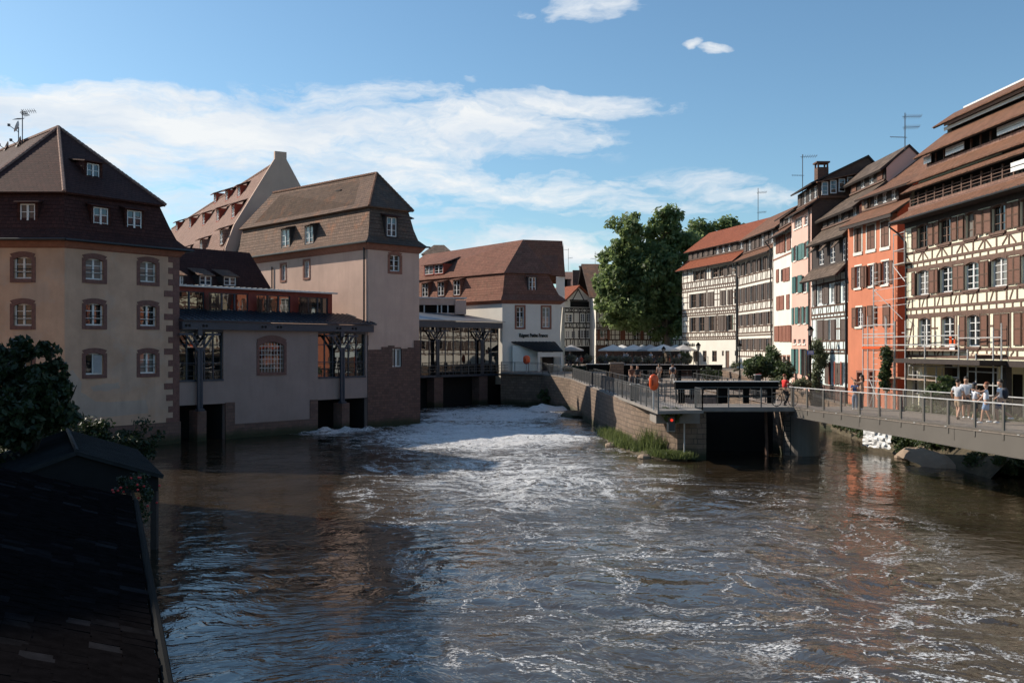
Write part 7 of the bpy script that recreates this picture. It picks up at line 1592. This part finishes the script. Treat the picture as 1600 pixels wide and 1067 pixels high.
for i in range(NA):
    for j in range(NB): mb.poly([rows[i][j], rows[i+1][j], rows[i+1][j+1], rows[i][j+1]])
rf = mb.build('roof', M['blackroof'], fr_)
# lay real courses of tiles on it
mb = MB(); course = .34; wid = .26; L_ = (E1-E0).length; k = 0
slope_d = inw.normalized(); nrm = dn.cross(slope_d).normalized(); nrm = nrm if nrm.z > 0 else -nrm
rw = 0; y = 0
while y < 8.6:
    x = -(rw % 2)*wid/2
    while x < L_:
        if random.random() > .002:
            a = E0+dn*(x+random.uniform(-.012, .012))+slope_d*(y-.05+random.uniform(-.02, .02)); lift = .022+random.uniform(0, .008); w1_ = wid-.015; t1 = nrm*lift; t0 = nrm*(.0+lift*.5)
            tl = random.uniform(-.006, .006)
            p = [a+t1, a+dn*w1_+t1+nrm*tl, a+dn*w1_+slope_d*(course+.05)+t0+nrm*.015, a+slope_d*(course+.05)+t0+nrm*.015]
            gz = Vector((0, 0, .05*noise.noise(Vector((a.x*.5, a.y*.5, 0)))+.01)); p = [q+gz for q in p]; lo = [q-nrm*.02 for q in p]
            mi = 1 if random.random() < .035 else 2 if random.random() < .12 else 0
            mb.poly(p, mi); mb.poly([p[0], lo[0], lo[1], p[1]], mi); mb.poly([p[1], lo[1], lo[2], p[2]], mi); mb.poly([p[3], lo[3], lo[0], p[0]], mi)
        x += wid
    y += course; rw += 1
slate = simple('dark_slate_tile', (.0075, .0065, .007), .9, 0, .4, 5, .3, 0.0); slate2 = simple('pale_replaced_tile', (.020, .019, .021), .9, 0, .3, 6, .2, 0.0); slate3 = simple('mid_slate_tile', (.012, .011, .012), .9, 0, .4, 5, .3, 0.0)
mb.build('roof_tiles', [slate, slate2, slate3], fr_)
mb = MB(); q0 = E0+Vector((.12, .05, -.08)); q1 = E1+Vector((.12, .05, -.08)); n_ = 30
for i in range(n_): a = q0.lerp(q1, i/n_); b_ = q0.lerp(q1, (i+1)/n_); mb.tube(a, b_, .07, 8)
mb.build('gutter', M['black'], fr_)
mb = MB(); a, b_ = E0+inw*.5, E1+inw*.5; a2, b2_ = E0+inw*9, E1+inw*9-dn*.3
for p_, q_ in ((a, b_), (b_-dn*.3, b2_), (b2_, a2), (a2, a)): mb.poly([(p_.x, p_.y, -1), (q_.x, q_.y, -1), (q_.x, q_.y, q_.z-.06), (p_.x, p_.y, p_.z-.06)])
mb.build('wall', M['darkwood'], fr_)
# boat shed with gable
sh_ = thing('boat_shed', 'small open boat shed with a dark gabled metal roof beyond the near roof', 'shed', (-13, 30, 0))
gR = Vector((-10.3, 28.4, 2.2)); rdg = Vector((-12.4, 27.35, 3.02)); gL = Vector((-14.5, 26.3, 2.2)); back = Vector((-3.55, 7.1, 0))
mb = MB(); mb.slab([gR, rdg, rdg+back, gR+back], .08); mb.slab([gL, rdg, rdg+back, gL+back], .08); dm_ = simple('tarred_metal_roof', (.022, .022, .024), .7, 0, .4, 1.2, .2, .2); mb.build('roof', dm_, sh_)
mb = MB()
for k in range(26):
    f = k/25
    for g_ in (gR, gL): a = rdg+back*f+Vector((0, 0, .02)); b_ = g_+back*f+Vector((0, 0, .02)); mb.tube(a, b_, .028, 4)
mb.tube(rdg+Vector((0, 0, .03)), rdg+back+Vector((0, 0, .03)), .07, 6); mb.build('roof_ribs', dm_, sh_)
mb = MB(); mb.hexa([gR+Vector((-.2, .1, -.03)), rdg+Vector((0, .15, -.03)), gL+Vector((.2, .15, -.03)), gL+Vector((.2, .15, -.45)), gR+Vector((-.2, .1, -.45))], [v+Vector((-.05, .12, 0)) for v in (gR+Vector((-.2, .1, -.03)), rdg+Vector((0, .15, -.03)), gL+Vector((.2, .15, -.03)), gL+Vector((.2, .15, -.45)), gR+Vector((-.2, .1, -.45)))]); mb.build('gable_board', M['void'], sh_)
for g_ in (gR+Vector((-.35, .2, 0)), gR.lerp(gL, .45)+Vector((0, .3, 0)), gL+Vector((.35, .3, 0)), gR+back*.95+Vector((-.35, 0, 0)), gL+back*.95+Vector((.35, 0, 0))):
    mb = MB(); mb.box(g_.x-.09, g_.x+.09, g_.y-.09, g_.y+.09, -.8, 2.05); mb.build('post', M['darkwood'], sh_)
mb = MB(); a = gR.lerp(gL, .5); b_ = gR.lerp(gL, .95); mb.poly([(a.x, a.y+2.5, 0), (b_.x, b_.y+2.5, 0), (b_.x, b_.y+2.5, 2.1), (a.x, a.y+2.5, 2.1)]); mb.build('rear_boarding', M['darkwood'], sh_)
c = at(210, 765, 24.2); shrub('potted_plant', 'box of dark geraniums with red flowers between the near roof and the shed', [(c.x, c.y, c.z+.05, .45, .4, .35), (c.x+.4, c.y-.5, c.z-.25, .3, .3, .4)], 22, .18, 60, .06, 'leafd', seed=61, cat='flowers')
mb = MB()
for k in range(26): mb.ball((c.x+random.uniform(-.4, .7), c.y-.3+random.uniform(-.5, .2), c.z+random.uniform(-.5, .4)), .035, 0, (1, 1, .8), 6)
ge = bpy.data.objects['potted_plant.003'] if 'potted_plant.003' in bpy.data.objects else None
gg = [o for o in bpy.data.objects if o.get('label', '').startswith('box of dark geraniums')][0]; mb.build('blossoms', M['flower'], gg)
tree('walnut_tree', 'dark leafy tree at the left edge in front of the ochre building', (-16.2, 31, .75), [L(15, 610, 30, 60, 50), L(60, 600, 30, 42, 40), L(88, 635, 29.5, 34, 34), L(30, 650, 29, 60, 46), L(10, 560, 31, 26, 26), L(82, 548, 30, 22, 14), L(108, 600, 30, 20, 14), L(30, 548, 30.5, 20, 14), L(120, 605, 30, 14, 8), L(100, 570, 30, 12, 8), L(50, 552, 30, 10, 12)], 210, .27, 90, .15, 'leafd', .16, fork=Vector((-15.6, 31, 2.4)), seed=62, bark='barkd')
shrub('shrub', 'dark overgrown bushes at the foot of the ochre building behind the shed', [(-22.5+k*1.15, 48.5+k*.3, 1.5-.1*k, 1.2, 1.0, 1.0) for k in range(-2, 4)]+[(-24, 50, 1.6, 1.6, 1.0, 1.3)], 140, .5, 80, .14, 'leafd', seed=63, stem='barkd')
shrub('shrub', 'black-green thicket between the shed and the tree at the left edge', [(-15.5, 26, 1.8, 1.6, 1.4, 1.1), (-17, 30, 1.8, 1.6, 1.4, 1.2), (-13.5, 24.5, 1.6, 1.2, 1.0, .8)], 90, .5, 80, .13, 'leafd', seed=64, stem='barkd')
